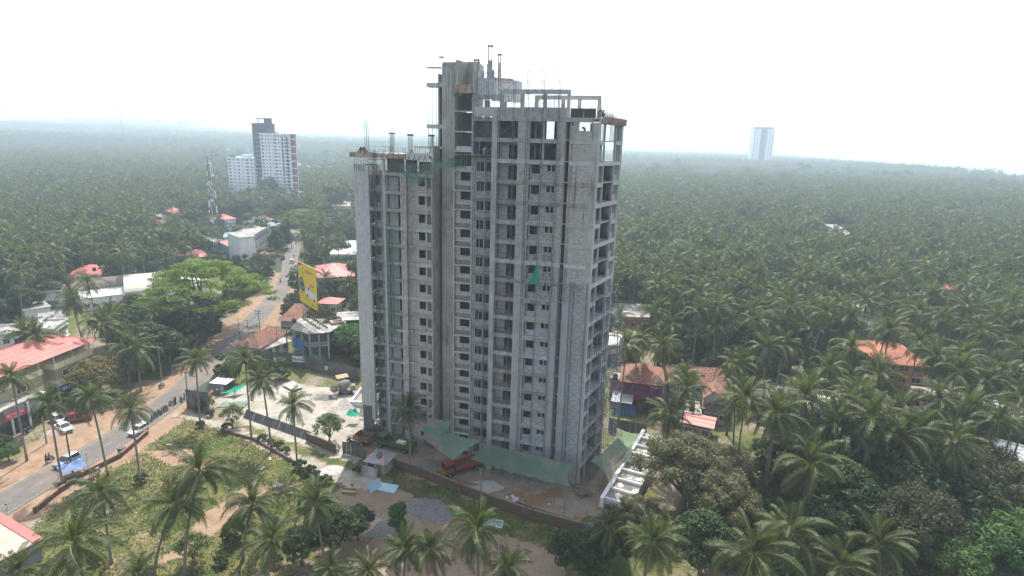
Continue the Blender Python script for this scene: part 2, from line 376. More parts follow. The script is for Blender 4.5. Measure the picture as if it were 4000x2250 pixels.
for s0 in (-23.28, -20.24):                                        # toothed block piers
    mb = MB(); mb.box(s0 + 0.05, s0 + 0.2, 3.08, 4.4, 0, 61.5)
    part(mb, 'pier', M_mort)
    z = 0.0; i = 0
    while z < 61: BLK.box(s0 if i % 2 else s0 + 0.04, s0 + 0.24, 3.0 if i % 2 else 3.03, 3.3, z + 0.01, z + 0.19); z += 0.2; i += 1
    part(MB().box(s0 + .02, s0 + 0.22, 3.32, 6.2, 0, 61.4), 'pier', M_conc)
part(MB().box(-23.1, -20.0, 2.9, 3.0, 61.6, 62.9).box(-23.1, -20.0, 3.0, 5.0, 61.55, 61.7), 'formwork_board', M_form)
for x in (-22.6, -21.4): part(MB().tube((x, 2.84, 61.7), (x + .35, 2.84, 62.9), 0.07), 'formwork_strut', M_wood)
# ---- lift core tower behind
part(MB().box(-27.15, -23.0, 8.0, 8.3, 0, 66.6).box(-27.15, -26.9, 8.3, 14, 0, 66.6).box(-20.4, -20.1, 3.7, 8.3, 55.0, 66.2), 'core_wall', M_conc)
part(MB().box(-27.9, -27.15, 10.0, 10.3, 0, 63.6).box(-27.95, -27.7, 8.2, 14, 47, 65.0), 'core_wall', M_conc)
part(MB().box(-23.0, -20.4, 8.0, 8.3, 60, 66.4).box(-23.1, -22.6, 3.6, 8.0, 61.6, 66.5), 'core_wall', M_conc)
part(MB().box(-26.9, -23.0, 7.9, 8.0, 66.25, 66.75).box(-22.9, -20.6, 7.9, 8.0, 66.3, 66.8), 'formwork_board', M_form)
for z in (63.6, 57.0): part(MB().box(-30.0, -27.2, 8.2, 10.0, z - 0.65, z), 'balcony_slab', M_concL)
part(MB().box(-32.3, -27.2, 8.2, 10.0, 53.0, 53.45), 'balcony_slab', M_concL)
for (z0, z1) in ((57.0, 63.0), (53.4, 56.4), (63.6, 66.0)):
    for i in range(3): part(MB().tube((-29.8 + i * 0.75, 8.4, z0), (-29.75 + i * 0.75, 8.4, z1), 0.045), 'steel_prop', M_steel)
part(MB().box(-30.1, -27.6, 8.3, 9.6, 65.95, 66.05), 'plank_platform', M_wood)
for x in (-27.6, -27.2): part(MB().tube((x, 8.3, 63.6), (x, 8.3, 68.6), 0.05), 'rebar_bundle', M_rebar)
part(MB().box(-27.8, -27.0, 8.2, 8.8, 67.5, 67.65), 'column_shutter', M_rebar)
# ---- lift machine box and roof top
part(MB().box(-20.0, -17.45, 5.0, 5.25, 60.8, 64.0).prism([(-17.45, 5.0), (-14.2, 8.0), (-14.4, 8.2), (-17.65, 5.2)], 60.6, 63.9).prism([(-20.0, 5.25), (-17.65, 5.25), (-14.5, 8.1), (-14.5, 10), (-20, 10)], 63.6, 63.75).prism([(-14.4, 8.2), (-14.2, 8.0), (-14.2, 10.2), (-14.4, 10.2)], 60.6, 63.9), 'lift_room_wall', M_concL)
part(MB().prism([(-17.3, 5.0), (-14.9, 7.2), (-15.0, 7.3), (-17.4, 5.1)], 63.75, 64.1), 'formwork_board', M_form)
part(MB().box(-20.0, -15.0, 2.9, 3.2, 60.7, 61.2 + 0.2).box(-20.0, -19.5, 3.0, 3.3, 58.1, 60.7).box(-18.7, -17.9, 4.5, 5.1, 58.1, 60.7).box(-15.2, -14.8, 2.0, 2.4, 58.1, 61.3).box(-17.0, -16.0, 7.5, 7.9, 58.1, 60.8), 'roof_frame', M_conc)
for (x0, x1, y, z0, z1, r1) in ((-18.45, -17.75, 5.1, 64.0, 66.6, 68.9), (-17.4, -16.9, 7.0, 63.9, 66.5, 67.9), (-20.7, -19.92, 5.1, 61.0, 66.3, 66.9), (-19.4, -19.1, 7.6, 63.7, 66.4, 66.5), (-17.75, -17.45, 5.2, 64, 65.2, 65.3), (-19.9, -19.65, 7.0, 63.7, 65.3, 65.3)):
    part(MB().box(x0, x1, y, y + 0.35, z0, z1), 'column', M_conc)
    if r1 > z1 + 0.3:
        mb = MB()
        for x in (x0 + .08, x1 - .08):
            for yy in (y + .05, y + .3): mb.tube((x, yy, z1), (x, yy, r1), 0.045)
        mb.box(x0 - .05, x1 + .05, y - .02, y + .37, r1 - 0.35, r1 - 0.15); part(mb, 'rebar_bundle', M_rebar)
part(MB().box(-14.8, -4.39, 0.0, 0.35, 61.3, 61.95), 'roof_beam', M_concL)
for s0 in (-14.8, -11.7, -8.35): part(MB().box(s0, s0 + 0.55, 0.02, 0.33, 58.1, 61.3), 'column', M_conc)
part(MB().box(-4.85, -4.39, -0.02, 0.37, 58.1, 61.3), 'column', M_concL)
part(MB().box(-12.0, -1.31, 10.0, 10.35, 61.25, 61.9), 'roof_beam', M_conc)
for s0 in (-12.0, -7.6, -5.0, -1.85): part(MB().box(s0, s0 + 0.6, 10.02, 10.33, 58.1, 61.25), 'column', M_conc)
part(MB().box(-11.2, -4.9, 0.5, 0.62, 58.1, 59.5), 'parapet_panel', M_plas)
part(MB().box(-18.9, -11.25, 0.4, 0.52, 58.1, 59.45), 'parapet_panel', M_plas)
part(MB().box(-15.95, -0.9, -0.06, 0.25, 57.5, 58.12), 'edge_beam', M_conc)
for x in range(22):                                                # row of props under the roof beams
    s_ = -14.5 + x * 0.46; part(MB().tube((s_, 0.18, 59.4), (s_, 0.18, 61.3), 0.03), 'steel_prop', M_steel)
for x in range(12): s_ = -11.2 + x * 0.8; part(MB().tube((s_, 10.2, 59.0), (s_, 10.2, 61.25), 0.04), 'steel_prop', M_steel)
# ---- left wing
LT = 5.2
for k in range(2, 19):
    a, b = zb(k), zt(k)
    part(MB().box(-40.2, -27.9, LT + 0.35, 15, b - 0.15, b).box(-36.6, -33.6, LT - 0.1, LT + .35, b - .15, b), 'floor_slab', M_conc)
    if k >= 3:
        f = MB(); f.box(-30.9, -27.95, LT, LT + 0.3, a, b); f.box(-33.6, -30.9, LT + .45, LT + 0.7, a, b); f.box(-36.4, -33.55, LT - .05, LT + 0.2, a + .1, b)
        if k % 2: f.box(-39.45, -36.75, LT + .02, LT + 0.3, a + .1, b + .15)
        else: f.box(-39.0, -36.75, LT + 0.9, LT + 1.1, a + .1, b + .15)
        f.box(-33.65, -32.45, LT - .14, LT + .2, a, b)
        part(f, 'edge_beam', M_stain if k % 2 else M_conc)
for k in range(3, 19):
    lo, hi = (zt(k + 1), zb(k)) if k < 18 else (0.0, zb(18))
    panel(-30.9, -28.0, lo, hi, LT + 0.45, [(-30.45, -29.25, lo + 0.95, hi - 0.03)], M_mort, blk=True)
    part(MB().box(-29.12, -28.95, LT + .3, LT + .46, lo + 0.6, hi), 'mullion_pier', M_concL)
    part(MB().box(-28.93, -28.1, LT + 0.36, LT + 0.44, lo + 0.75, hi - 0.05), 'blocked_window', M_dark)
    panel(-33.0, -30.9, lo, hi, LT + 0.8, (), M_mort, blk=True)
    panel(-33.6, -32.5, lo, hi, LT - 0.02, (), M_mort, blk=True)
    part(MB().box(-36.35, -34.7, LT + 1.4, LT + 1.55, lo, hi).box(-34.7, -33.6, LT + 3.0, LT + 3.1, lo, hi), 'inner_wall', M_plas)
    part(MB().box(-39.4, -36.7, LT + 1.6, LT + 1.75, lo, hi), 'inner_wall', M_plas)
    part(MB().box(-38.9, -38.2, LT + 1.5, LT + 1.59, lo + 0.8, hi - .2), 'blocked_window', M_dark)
    part(MB().box(-31.0, -27.9, LT + 3.2, LT + 3.35, lo, hi + .4), 'inner_wall', M_dark)
    z = lo; i = 0
    while z < hi + .55: BLK.box(-28.02 if i % 2 else -27.98, -27.8, LT - 0.02, LT + 0.3, z + 0.01, z + 0.19); z += 0.2; i += 1
part(MB().box(-42.4, -40.15, LT + 0.25, LT + 0.5, 5.5, 50.1).box(-42.4, -42.15, LT + .5, 15, 5.5, 50.0).box(-40.15, -39.4, LT - 0.05, LT + 0.5, 3, 49.9), 'end_wall', M_concL)
part(MB().box(-42.3, -40.1, LT + 0.4, LT + 0.6, 0, 5.5), 'end_wall', M_dark)
part(MB().box(-40.1, -38.0, LT + 0.1, LT + 0.5, 48.4, 50.0), 'parapet_panel', M_concL)
part(MB().box(-36.8, -36.4, LT - 0.1, LT + 0.2, 0, 51.2), 'column', M_concL)
part(MB().box(-27.95, -27.75, LT + 0.3, 10.2, 0, 53.5).box(-27.95, -27.6, LT + .05, LT + .3, 48, 53), 'return_wall', M_conc)
part(MB().box(-42.0, -27.9, 14.8, 15.0, 0, 48), 'rear_wall', M_conc)
# formwork deck on the wing
part(MB().box(-42.5, -27.9, LT - 0.6, 14, 51.35, 51.5), 'formwork_deck', M_form)
part(MB().box(-42.5, -28.0, LT - 0.68, LT - 0.6, 51.3, 52.1).box(-42.58, -42.5, LT - .6, 12, 51.35, 52.1), 'formwork_board', M_form)
part(MB().box(-32.0, -28.0, LT - 0.75, LT - 0.68, 51.2, 52.3), 'fascia_beam', M_concL)
for i in range(34):
    x = -42.2 + i * 0.43
    if i < 8 or i > 22: part(MB().tube((x, LT + 0.2, 49.0), (x, LT + 0.2, 51.35), 0.04), 'steel_prop', M_steel)
for i in range(9):
    x = -36.5 + i * 0.95; part(MB().tube((x, LT - 0.9, 51.0), (x + .3, LT - 0.72, 52.2), 0.06), 'formwork_strut', M_wood)
part(MB().box(-36.3, -33.2, LT + 0.8, LT + 0.95, 48.95, 51.3).box(-33.0, -30.9, LT + 1.0, LT + 1.1, 48.95, 51.2), 'inner_wall', M_dark)
part(MB().box(-30.6, -28.4, LT + 1.2, LT + 1.3, 48.95, 50.9), 'red_formwork_panel', mat('red_shutter', (0.28, 0.06, 0.06), (0.20, 0.06, 0.05), scale=2))
for i in range(40):                                                # loose planks on the deck
    x, y = rnd.uniform(-40, -28.5), rnd.uniform(LT - .3, 9); mb = MB(); mb.rbox((0, 0, 0), (rnd.uniform(1.2, 2.6), 0.16, 0.05), rnd.uniform(-.5, .5)); part(mb, 'plank', M_wood if rnd.random() < .6 else M_form, loc=(x, y, 52.0 - .4))
for (x, y, n, top) in ((-39.9, LT + .6, 6, 57.5), (-36.3, 8, 8, 55.5), (-32.9, 8, 8, 55.3), (-29.0, 8, 6, 55.3)):   # column cages
    mb = MB(); w_ = 0.45
    for i in range(n):
        a = 2 * pi * i / n; mb.tube((x + w_ * 0.7 * cos(a), y + .3 * sin(a), 51.5), (x + w_ * 0.7 * cos(a), y + .3 * sin(a), top - rnd.random() * (.9 if top > 57 else .1)), 0.035)
    if top < 57:
        z = 51.7
        while z < top: mb.box(x - w_, x + w_, y - .3, y - .27, z, z + 0.04).box(x - w_, x - w_ + .03, y - .3, y + .3, z, z + .04).box(x + w_ - .03, x + w_, y - .3, y + .3, z, z + .04); z += 0.3
        mb.box(x - w_, x + w_, y - .32, y + .3, top - .25, top)
    part(mb, 'rebar_bundle', M_rebar)
mb = MB()
for i in range(40): x = rnd.uniform(-42, -28.5); y = rnd.uniform(LT - .3, 12); mb.tube((x, y, 51.5), (x + rnd.uniform(-.1, .1), y, 52.2 + rnd.random() * 1.2), 0.03)
for z in (53.2, 53.9): mb.tube((-39.5, LT, z), (-35.2, LT, z), 0.025)
part(mb, 'starter_bars', M_rebar)
# masonry blocks joined
tag(part(BLK, 'block_masonry', M_block), kind='stuff')
# rebar mesh stacks and starter bars at the right roof corner
for (s0, s1, t, ry) in ((-4.35, -2.5, 0.4, 0), (-2.45, -0.75, 0.6, 0)):
    mb = MB(); 
    n = int((s1 - s0) / 0.14)
    for i in range(n + 1): x = s0 + i * (s1 - s0) / n; mb.box(x, x + .035, t, t + .03, 58.15, 59.5)
    for i in range(10): z = 58.2 + i * .14; mb.box(s0, s1, t + .03, t + .06, z, z + .035)
    mb.box(s0 + .02, s1 - .02, t + .1, t + .3, 58.15, 59.4); part(mb, 'rebar_mesh_stack', [M_rebar])
mb = MB()
for i in range(90):
    w_ = rnd.uniform(0.8, 10.8); a = sp(w_, rnd.uniform(-3.5, 0.1)); h = rnd.uniform(.7, 1.9)
    mb.tube((a.x, a.y, 58.0), (a.x + rnd.uniform(-.25, .25), a.y, 58 + h), 0.022, n=3)
for i in range(8): a = sp(1 + i * .3, -.2); b = sp(9.5, -.2 - i * .3); mb.tube((a.x, a.y, 58.3 + i * .14), (b.x, b.y, 58.3 + i * .14), 0.022, n=3)
part(mb, 'starter_bars', M_rebar)
# small ledges and struts at the level-3 working platform
part(MB().box(-23.0, -15.5, 1.4, 2.9, 52.35, 52.43), 'plank_platform', M_wood)

# ---------------------------------------------------------------- scaffolding (each standing run is a thing)
def scaffold(label, poss, t_out, t_in, z0, z1, parent=None, lift=1.9, depthbrace=False, name='scaffolding', jit=0.0):
    r = empty(name, T0, TA, label, 'scaffolding', 'scaffolding on the faces of the unfinished tower')
    fm = MB().tube((0, t_out, 0), (0, t_out, lift), 0.048).tube((0, t_in, 0), (0, t_in, lift), 0.048)
    for z in (0.35, lift * 0.55, lift - 0.12): fm.tube((0, t_out, z), (0, t_in, z), 0.024)
    fmesh = fm.mesh('scaffold_frame', M_steel); bm = {}
    z = z0
    while z < z1 - 0.1:
        for i, s in enumerate(poss):
            link('scaffold_frame', fmesh, r, (s, 0, z))
            if i + 1 < len(poss) and poss[i + 1] - s < 3.5:
                d = round(poss[i + 1] - s, 2)
                if d not in bm: bm[d] = MB().tube((0, t_out - .02, 0.1), (d, t_out - .02, lift - .1), 0.03).tube((0, t_out - .05, lift - .1), (d, t_out - .05, 0.1), 0.03).tube((0, t_out, 0.0), (d, t_out, 0.0), 0.03).mesh('cross_brace', M_steel)
                link('cross_brace', bm[d], r, (s, 0, z))
        z += lift
    return r
scaffold('blue scaffolding run in front of the paired window column right of centre', (-10.45, -8.2, -5.85), -1.25, -0.2, 0, 63.0)
scaffold('blue scaffolding run in front of the wide loggia column of the tower', (-14.75, -12.45), -1.2, -0.2, 0, 63.0)
scaffold('blue scaffolding run in the recess left of the wide loggia column', (-19.4, -17.4, -16.4), 1.6, 2.6, 0, 63.0)
scaffold('dense scaffolding filling the narrow dark slot beside the corner wall', (-4.72, -4.4), -0.4, 0.8, 0, 36.0)
scaffold('lone slim scaffolding run up the blank plastered corner wall', (-2.9, -2.35, -0.35), -1.1, -0.25, 0, 34.2)
scaffold('slender scaffolding on the tower left of the stair windows', (-24.5,), 6.4, 7.4, 50, 62, lift=1.9)
def scaff_side(label, ws, z1, off0, off1):
    r = empty('scaffolding', T0, TA, label, 'scaffolding', 'scaffolding on the faces of the unfinished tower'); z = 0.0
    while z < z1:
        for i, w_ in enumerate(ws):
            a = sp(w_, off0); b = sp(w_, off1); mb = MB().tube((a.x, a.y, z), (a.x, a.y, z + 1.9), .034).tube((b.x, b.y, z), (b.x, b.y, z + 1.9), .034)
            for q in (.4, 1.05, 1.8): mb.tube((a.x, a.y, z + q), (b.x, b.y, z + q), .024)
            mb.build('scaffold_frame', M_steel, r)
            if i + 1 < len(ws):
                c = sp(ws[i + 1], off1); MB().tube((b.x, b.y, z + .1), (c.x, c.y, z + 1.8), .02).tube((b.x, b.y, z + 1.8), (c.x, c.y, z + .1), .02).tube((b.x, b.y, z), (c.x, c.y, z), .02).build('cross_brace', M_steel, r)
        z += 1.9
    return r
scaff_side('tall scaffolding run along the open right side of the tower', (0.8, 3.0, 5.2, 7.4, 9.6), 31.0, 0.3, 1.4)
sc2 = scaff_side('leaning scaffolding standing free beyond the right rear corner', (11.6, 13.6), 27.0, 0.4, 1.7)
rp = empty('timber_pole_bundle', T0, TA, 'long slanting timber poles lashed to the right side scaffolding', 'poles')
for i in range(16):
    a = sp(rnd.uniform(1, 10), 1.3); b = sp(rnd.uniform(1, 11.5), rnd.uniform(.6, 1.6)); z = rnd.uniform(1, 24)
    MB().tube((a.x, a.y, z), (b.x, b.y, z + rnd.uniform(3, 6)), .045).build('pole', M_wood, rp)
# hoist mast with green boxes
hm = empty('material_hoist', T0, TA, 'dark green lattice hoist mast climbing the left wing with a box at each floor', 'hoist')
M_dgreen = mat('dark_green_paint', (0.03, 0.07, 0.065), (0.05, 0.09, 0.08), scale=2)
seg = MB()
for (x, y) in ((0, 0), (.5, 0), (0, .5), (.5, .5)): seg.tube((x, y, 0), (x, y, 1.5), .045)
for z in (0.0, 0.5, 1.0): seg.tube((0, 0, z), (.5, 0, z), .025).tube((0, 0, z), (.5, 0, z + .5), .02).tube((.5, 0, z), (.5, .5, z + .5), .02)
sg = seg.mesh('mast_section', M_dgreen)
for i in range(35): link('mast_section', sg, hm, (-38.0, 3.9, i * 1.5))
bxm = MB().box(-.5, .4, 4.2, 4.5, 0, .85).mesh('hoist_box', M_netT)
for k in range(4, 18): link('landing_gate', bxm, hm, (-37.7, 0, zb(k) - .75))
MB().box(-38.8, -36.4, 3.9, 4.0, 51.0, 51.12).tube((-39.2, 4, 51), (-35.5, 4, 47.3), .04).tube((-38.8, 4, 45), (-36.2, 3.8, 42.6), .04).build('guide_rail', M_steel, hm)
slim = empty('scaffolding', T0, TA, 'thin scaffolding poles in front of the left wing balconies', 'scaffolding', 'scaffolding on the faces of the unfinished tower')
for s_ in (-39.0, -36.9, -34.9, -34.2):
    MB().tube((s_, 4.4, 0), (s_, 4.4, 50 if s_ < -36 else 46), .032).build('standard', M_steel, slim)
for i in range(30):
    z = 2 + i * 1.55; x = rnd.choice((-39.0, -36.9, -34.9)); MB().tube((x, 4.35, z), (x + 2.2, 4.35, z + rnd.choice((0, .9, -.7))), .025).build('ledger', M_steel, slim)
# nets on the facade
def sheet(name, corners, nu, nv, sag, m, label, cat, ruffle=0.15, seed=1, group=None, parent=None, T=False):
    """hanging cloth between four corner points; sag pulls the middle down, edges scallop inwards"""
    a, b, c, d = [Vector(p) for p in corners]; vs = []; fs = []
    for j in range(nv + 1):
        for i in range(nu + 1):
            u = i / nu; v = j / nv
            uu = u; vv = v
            p = (a * (1 - uu) + b * uu) * (1 - vv) + (d * (1 - uu) + c * uu) * vv
            k = 16 * u * (1 - u) * v * (1 - v)
            e = (4 * u * (1 - u)) * (abs(2 * v - 1) ** 3) + (4 * v * (1 - v)) * (abs(2 * u - 1) ** 3)
            ctr = (a + b + c + d) / 4; p = p.lerp(Vector((ctr.x, ctr.y, p.z)), 0.10 * e)
            p.z -= sag * (0.75 * k + 0.35 * e)
            n = mnoise.noise(Vector((u * nu * 0.22 + seed * 9, v * nv * 0.22, seed))); n2 = mnoise.noise(Vector((u * 14 + seed, v * 3 + u * 5, seed * 2)))
            n3 = math.sin((u * 31 + v * 9 + 2.5 * n) * 1.9) * .3 + math.sin((u * 13 - v * 17 + 3 * n2) * 2.3) * .3
            p.z += ruffle * (n * 1.5 + n2 + n3); vs.append(p)
    for j in range(nv):
        for i in range(nu): q = j * (nu + 1) + i; fs.append((q, q + 1, q + nu + 2, q + nu + 1))
    mb = MB(); mb.add(vs, fs); o = mb.build(name, m, parent, smooth=True)
    if T: o.location = T0; o.rotation_euler = (0, 0, TA)
    return tag(o, label, cat, group) if parent is None else o
sheet('safety_net', [(-33.5, 4.2, 50.3), (-22.5, 2.4, 51.9), (-23.5, 1.0, 51.0), (-30.5, 2.0, 47.2)], 24, 10, 1.2, M_netT, 'torn green net sagging under the formwork deck of the left wing', 'net', .3, 2, 'green nets on the tower', T=True)
sheet('safety_net', [(-24.2, 2.2, 52.0), (-20.2, 2.2, 52.4), (-21.0, 2.6, 50.5), (-23.5, 2.6, 50.3)], 12, 6, .3, M_netT, 'small green net patch beside the stair bay below the upper floors', 'net', .15, 3, 'green nets on the tower', T=True)
for (z0, z1, lb) in ((30.0, 39.5, 'faded green net hung across the middle balconies of the left wing'), (20, 29.5, 'faded green net hung over the lower balconies of the left wing')):
    sheet('safety_net', [(-36.4, 5.0, z1), (-34.8, 5.0, z1), (-34.8, 5.0, z0), (-36.4, 5.0, z0)], 6, 20, 0, M_netT, lb, 'net', .06, z0, 'green nets on the tower', T=True)
sheet('green_cloth', [(-8.0, -1.5, 36.6), (-7.75, -1.5, 36.7), (-7.6, -1.5, 33.9), (-9.4, -1.5, 33.6)], 8, 10, .8, M_netB, 'bright green cloth scrap caught on the scaffolding near mid height', 'cloth', .2, 5, T=True)

# ================================================================ GROUND, ROAD, VEGETATION
def inpoly(x, y, P):
    c = False; j = len(P) - 1
    for i in range(len(P)):
        xi, yi = P[i]; xj, yj = P[j]
        if (yi > y) != (yj > y) and x < (xj - xi) * (y - yi) / (yj - yi) + xi: c = not c
        j = i
    return c
ROAD = [(-77.5, 40), (-76.0, 60), (-74.7, 78), (-71.5, 96.5), (-70.6, 115), (-72.3, 133), (-74.3, 150), (-77, 167), (-82.6, 203), (-91, 235), (-102.8, 270), (-121, 330), (-131, 352)]
def catmull(P, n=6):
    out_ = []
    for i in range(len(P) - 1):
        p0, p1, p2, p3 = [Vector(P[max(0, min(len(P) - 1, i + q))]) for q in (-1, 0, 1, 2)]
        for k in range(n):
            t = k / n; out_.append(0.5 * ((2 * p1) + (-p0 + p2) * t + (2 * p0 - 5 * p1 + 4 * p2 - p3) * t * t + (-p0 + 3 * p1 - 3 * p2 + p3) * t ** 3))
    out_.append(Vector(P[-1])); return out_
RP = catmull(ROAD)
def droad(x, y):
    """distance to the road centre line"""
    best = 1e9
    for i in range(len(RP) - 1):
        ax, ay = RP[i]; bx, by = RP[i + 1]
        if abs(ay - y) > 40 and abs(by - y) > 40: continue
        dx, dy = bx - ax, by - ay; t = max(0, min(1, ((x - ax) * dx + (y - ay) * dy) / (dx * dx + dy * dy)))
        best = min(best, hypot(x - ax - t * dx, y - ay - t * dy))
    return best
LOT = [(-65.0, 107.1), (-54.4, 102.7), (-36.1, 90.8), (-27.4, 85.5), (-30.4, 77.4), (-31.8, 64.1), (-60.2, 63.0), (-68.7, 75.7), (-66.8, 91.5), (-65.4, 104.7)]
SITE = [(-61.8, 115.3), (-58.5, 126.4), (-33.0, 121.4), (-28.9, 111.7), (-21.4, 104.3), (-25.8, 91.7), (-30.4, 93.5), (-57.0, 108.1)]
LANE = [(-66.7, 108.4), (-66.0, 110.3), (-55.7, 105.3), (-36.1, 93.8), (-27.9, 89.7), (-20.7, 87.6), (-21.6, 83.0), (-27.4, 85.5), (-36.1, 90.8), (-54.1, 102.1), (-64.8, 106.4)]
YARD = [(-29.2, 99.2), (-22.0, 107.7), (1.7, 95.2), (16.0, 95.9), (24.2, 105.4), (15.6, 79.5), (10.2, 74.1), (-4.5, 81.6), (-21.7, 91.9)]
BARE = [(-24.7, 87.4), (-17.5, 84.3), (-4.3, 77.6), (8.2, 70.2), (6.6, 62.1), (-21.7, 61.0), (-28.3, 78.5)]
STRIP = [(-22.4, 91.9), (10.8, 74.6), (10.9, 69.5), (-0.6, 73.2), (-10.5, 79.8), (-17.6, 84.8)]
PATCHES = [[(-64.0, 93.7), (-57.1, 95.0), (-49.9, 90.5), (-49.6, 87.3), (-56.8, 89.5)], [(-44.9, 75.8), (-40.9, 85.4), (-36.4, 82.3), (-40.2, 73.2), (-42.6, 67.3), (-44.9, 65.7), (-44.2, 72.2)]]
gx0, gx1, gy0, gy1, gr = -150, 75, 44, 236, 0.75
nx = int((gx1 - gx0) / gr); ny = int((gy1 - gy0) / gr)
gv = []; gc = []
for j in range(ny + 1):
    for i in range(nx + 1):
        x = gx0 + i * gr; y = gy0 + j * gr
        q = Vector((x * .35, y * .35, 0)); wx = x + mnoise.noise(q) * 1.1; wy = y + mnoise.noise(q + Vector((9, 4, 2))) * 1.1
        n1 = mnoise.noise(Vector((x * .09, y * .09, 3))); n2 = mnoise.noise(Vector((x * .3, y * .3, 7)))
        grass, pale, mud = 0.62 + .7 * n1 + .3 * n2, 0.0, 0.95
        dr = droad(wx, wy) if x < -50 else 99
        if inpoly(wx, wy, LOT):
            grass = 0.78 + 0.55 * n1 + 0.3 * n2; mud = 0
            for pp in PATCHES:
                if inpoly(wx, wy, pp): grass = 0.1 + .2 * n2
        if inpoly(wx, wy, BARE): grass = -.1 + .5 * n2 + .3 * n1; mud = 0.45
        if inpoly(wx, wy, STRIP): grass = .95 + .5 * n2; mud = .2
        if inpoly(wx, wy, SITE): grass = 0; pale = .95 + .25 * n2; mud = 0
        if inpoly(wx, wy, YARD): grass = 0; pale = .15 + .3 * n1; mud = .8
        if inpoly(wx, wy, LANE): grass = 0; pale = .8 + .3 * n2; mud = 0
        if dr < (13 if y < 125 and x < -74 else 7.5): grass = max(-.2, grass - 1.2 + (dr - 4) * .1); mud = 0; pale = max(pale * .5, .15)
        z = 0.03 * n2 if grass > .3 else 0.0
        if dr < 5: z = 0
        gv.append((x, y, z)); gc.append((min(1, max(0, grass)), min(1, max(0, pale)), min(1, max(0, mud)), 1))
gf = [(j * (nx + 1) + i, j * (nx + 1) + i + 1, (j + 1) * (nx + 1) + i + 1, (j + 1) * (nx + 1) + i) for j in range(ny) for i in range(nx)]
gm = bpy.data.materials.new('earth'); gm.use_nodes = True; t_ = gm.node_tree; N_ = t_.nodes; L_ = t_.links; b_ = N_['Principled BSDF']; b_.inputs['Roughness'].default_value = .95; b_.inputs['Specular IOR Level'].default_value = .1
at = N_.new('ShaderNodeVertexColor'); at.layer_name = 'cover'; sep = N_.new('ShaderNodeSeparateColor'); L_.new(at.outputs[0], sep.inputs[0])
geo_ = N_.new('ShaderNodeNewGeometry')
def _nz(sc, det=6):
    n = N_.new('ShaderNodeTexNoise'); n.inputs['Scale'].default_value = sc; n.inputs['Detail'].default_value = det; n.inputs['Roughness'].default_value = .65; L_.new(geo_.outputs['Position'], n.inputs['Vector']); return n.outputs['Fac']
def _mx(f, a, c):
    x = N_.new('ShaderNodeMix'); x.data_type = 'RGBA'
    (L_.new(f, x.inputs[0]) if not isinstance(f, float) else setattr(x.inputs[0], 'default_value', f))
    for i, q in ((6, a), (7, c)):
        if isinstance(q, tuple): x.inputs[i].default_value = (*q, 1)
        else: L_.new(q, x.inputs[i])
    return x.outputs[2]
def _mr(v, a, c):
    r = N_.new('ShaderNodeMapRange'); r.inputs['From Min'].default_value = a; r.inputs['From Max'].default_value = c; L_.new(v, r.inputs['Value']); return r.outputs[0]
def _thr(v, noise_, wd=.18):
    s_ = N_.new('ShaderNodeMath'); s_.operation = 'ADD'; L_.new(v, s_.inputs[0]); m_ = N_.new('ShaderNodeMath'); m_.operation = 'MULTIPLY_ADD'; L_.new(noise_, m_.inputs[0]); m_.inputs[1].default_value = 1.6; m_.inputs[2].default_value = -.8; L_.new(m_.outputs[0], s_.inputs[1]); return _mr(s_.outputs[0], .5 - wd, .5 + wd)
soil = _mx(_mr(_nz(.5), .35, .65), (.225, .15, .10), (.32, .225, .155)); soil = _mx(_mr(_nz(6), .58, .66), soil, (.30, .19, .12))
mudc = _mx(_mr(_nz(.4), .35, .65), (.20, .155, .12), (.28, .235, .19)); mudc = _mx(_mr(_nz(3), .6, .68), mudc, (.15, .12, .10))
palec = _mx(_mr(_nz(.35), .35, .65), (.25, .225, .18), (.40, .375, .33)); palec = _mx(_mr(_nz(1.2), .58, .7), palec, (.25, .235, .21))
grs = _mx(_mr(_nz(.22), .40, .6), (.06, .09, .025), (.15, .135, .055)); grs = _mx(_mr(_nz(1.7), .52, .66), grs, (.045, .065, .02)); grs = _mx(_mr(_nz(5), .62, .7), grs, (.26, .20, .10))
c_ = _mx(_thr(sep.outputs[2], _nz(.8)), soil, mudc); c_ = _mx(_thr(sep.outputs[1], _nz(.9)), c_, palec); c_ = _mx(_thr(sep.outputs[0], _nz(2.2), .12), c_, grs)
L_.new(c_, b_.inputs['Base Color']); bu = N_.new('ShaderNodeBump'); bu.inputs['Strength'].default_value = .7; bu.inputs['Distance'].default_value = .12; L_.new(_nz(2.5), bu.inputs['Height']); L_.new(bu.outputs[0], b_.inputs['Normal'])
me = bpy.data.meshes.new('ground'); me.from_pydata(gv, [], gf); ca = me.color_attributes.new('cover', 'FLOAT_COLOR', 'POINT')
ca.data.foreach_set('color', [q for c in gc for q in c]); me.materials.append(gm); me.update()
tag(link('ground', me), kind='structure')
# far country: gently hilly to the left and straight ahead, flat towards the sea on the right
def coastx(y): return 1004 + (y - 1160) * (0.2026 if y > 1160 else .4)
def hill(x, y):
    d = hypot(x, y)
    if d < 900: return 0.0
    a = x / max(d, 1); wl = max(0.0, min(1.0, (0.16 - a) / .3)); r = min(1, (d - 900) / 3500)
    h = wl * r * (58 + 55 * (mnoise.noise(Vector((x / 1500, y / 1500, 1))) + .35 * mnoise.noise(Vector((x / 420, y / 420, 5)))))
    return max(0, h)
fv = []; ff = []; RR = [30, 60, 110, 160, 240, 350, 500, 700, 900, 1100, 1300, 1550, 1800, 2100, 2450, 2800, 3200, 3700, 4300, 5000, 6000, 7500, 9000]
NA = 72
for r in RR:
    for i in range(NA + 1):
        a = radians(-68 + 136 * i / NA); x = r * sin(a); y = r * cos(a)
        z = -0.12 + hill(x, y)
        if x > coastx(y): z = -6
        fv.append((x, y, z))
fv0 = len(fv)
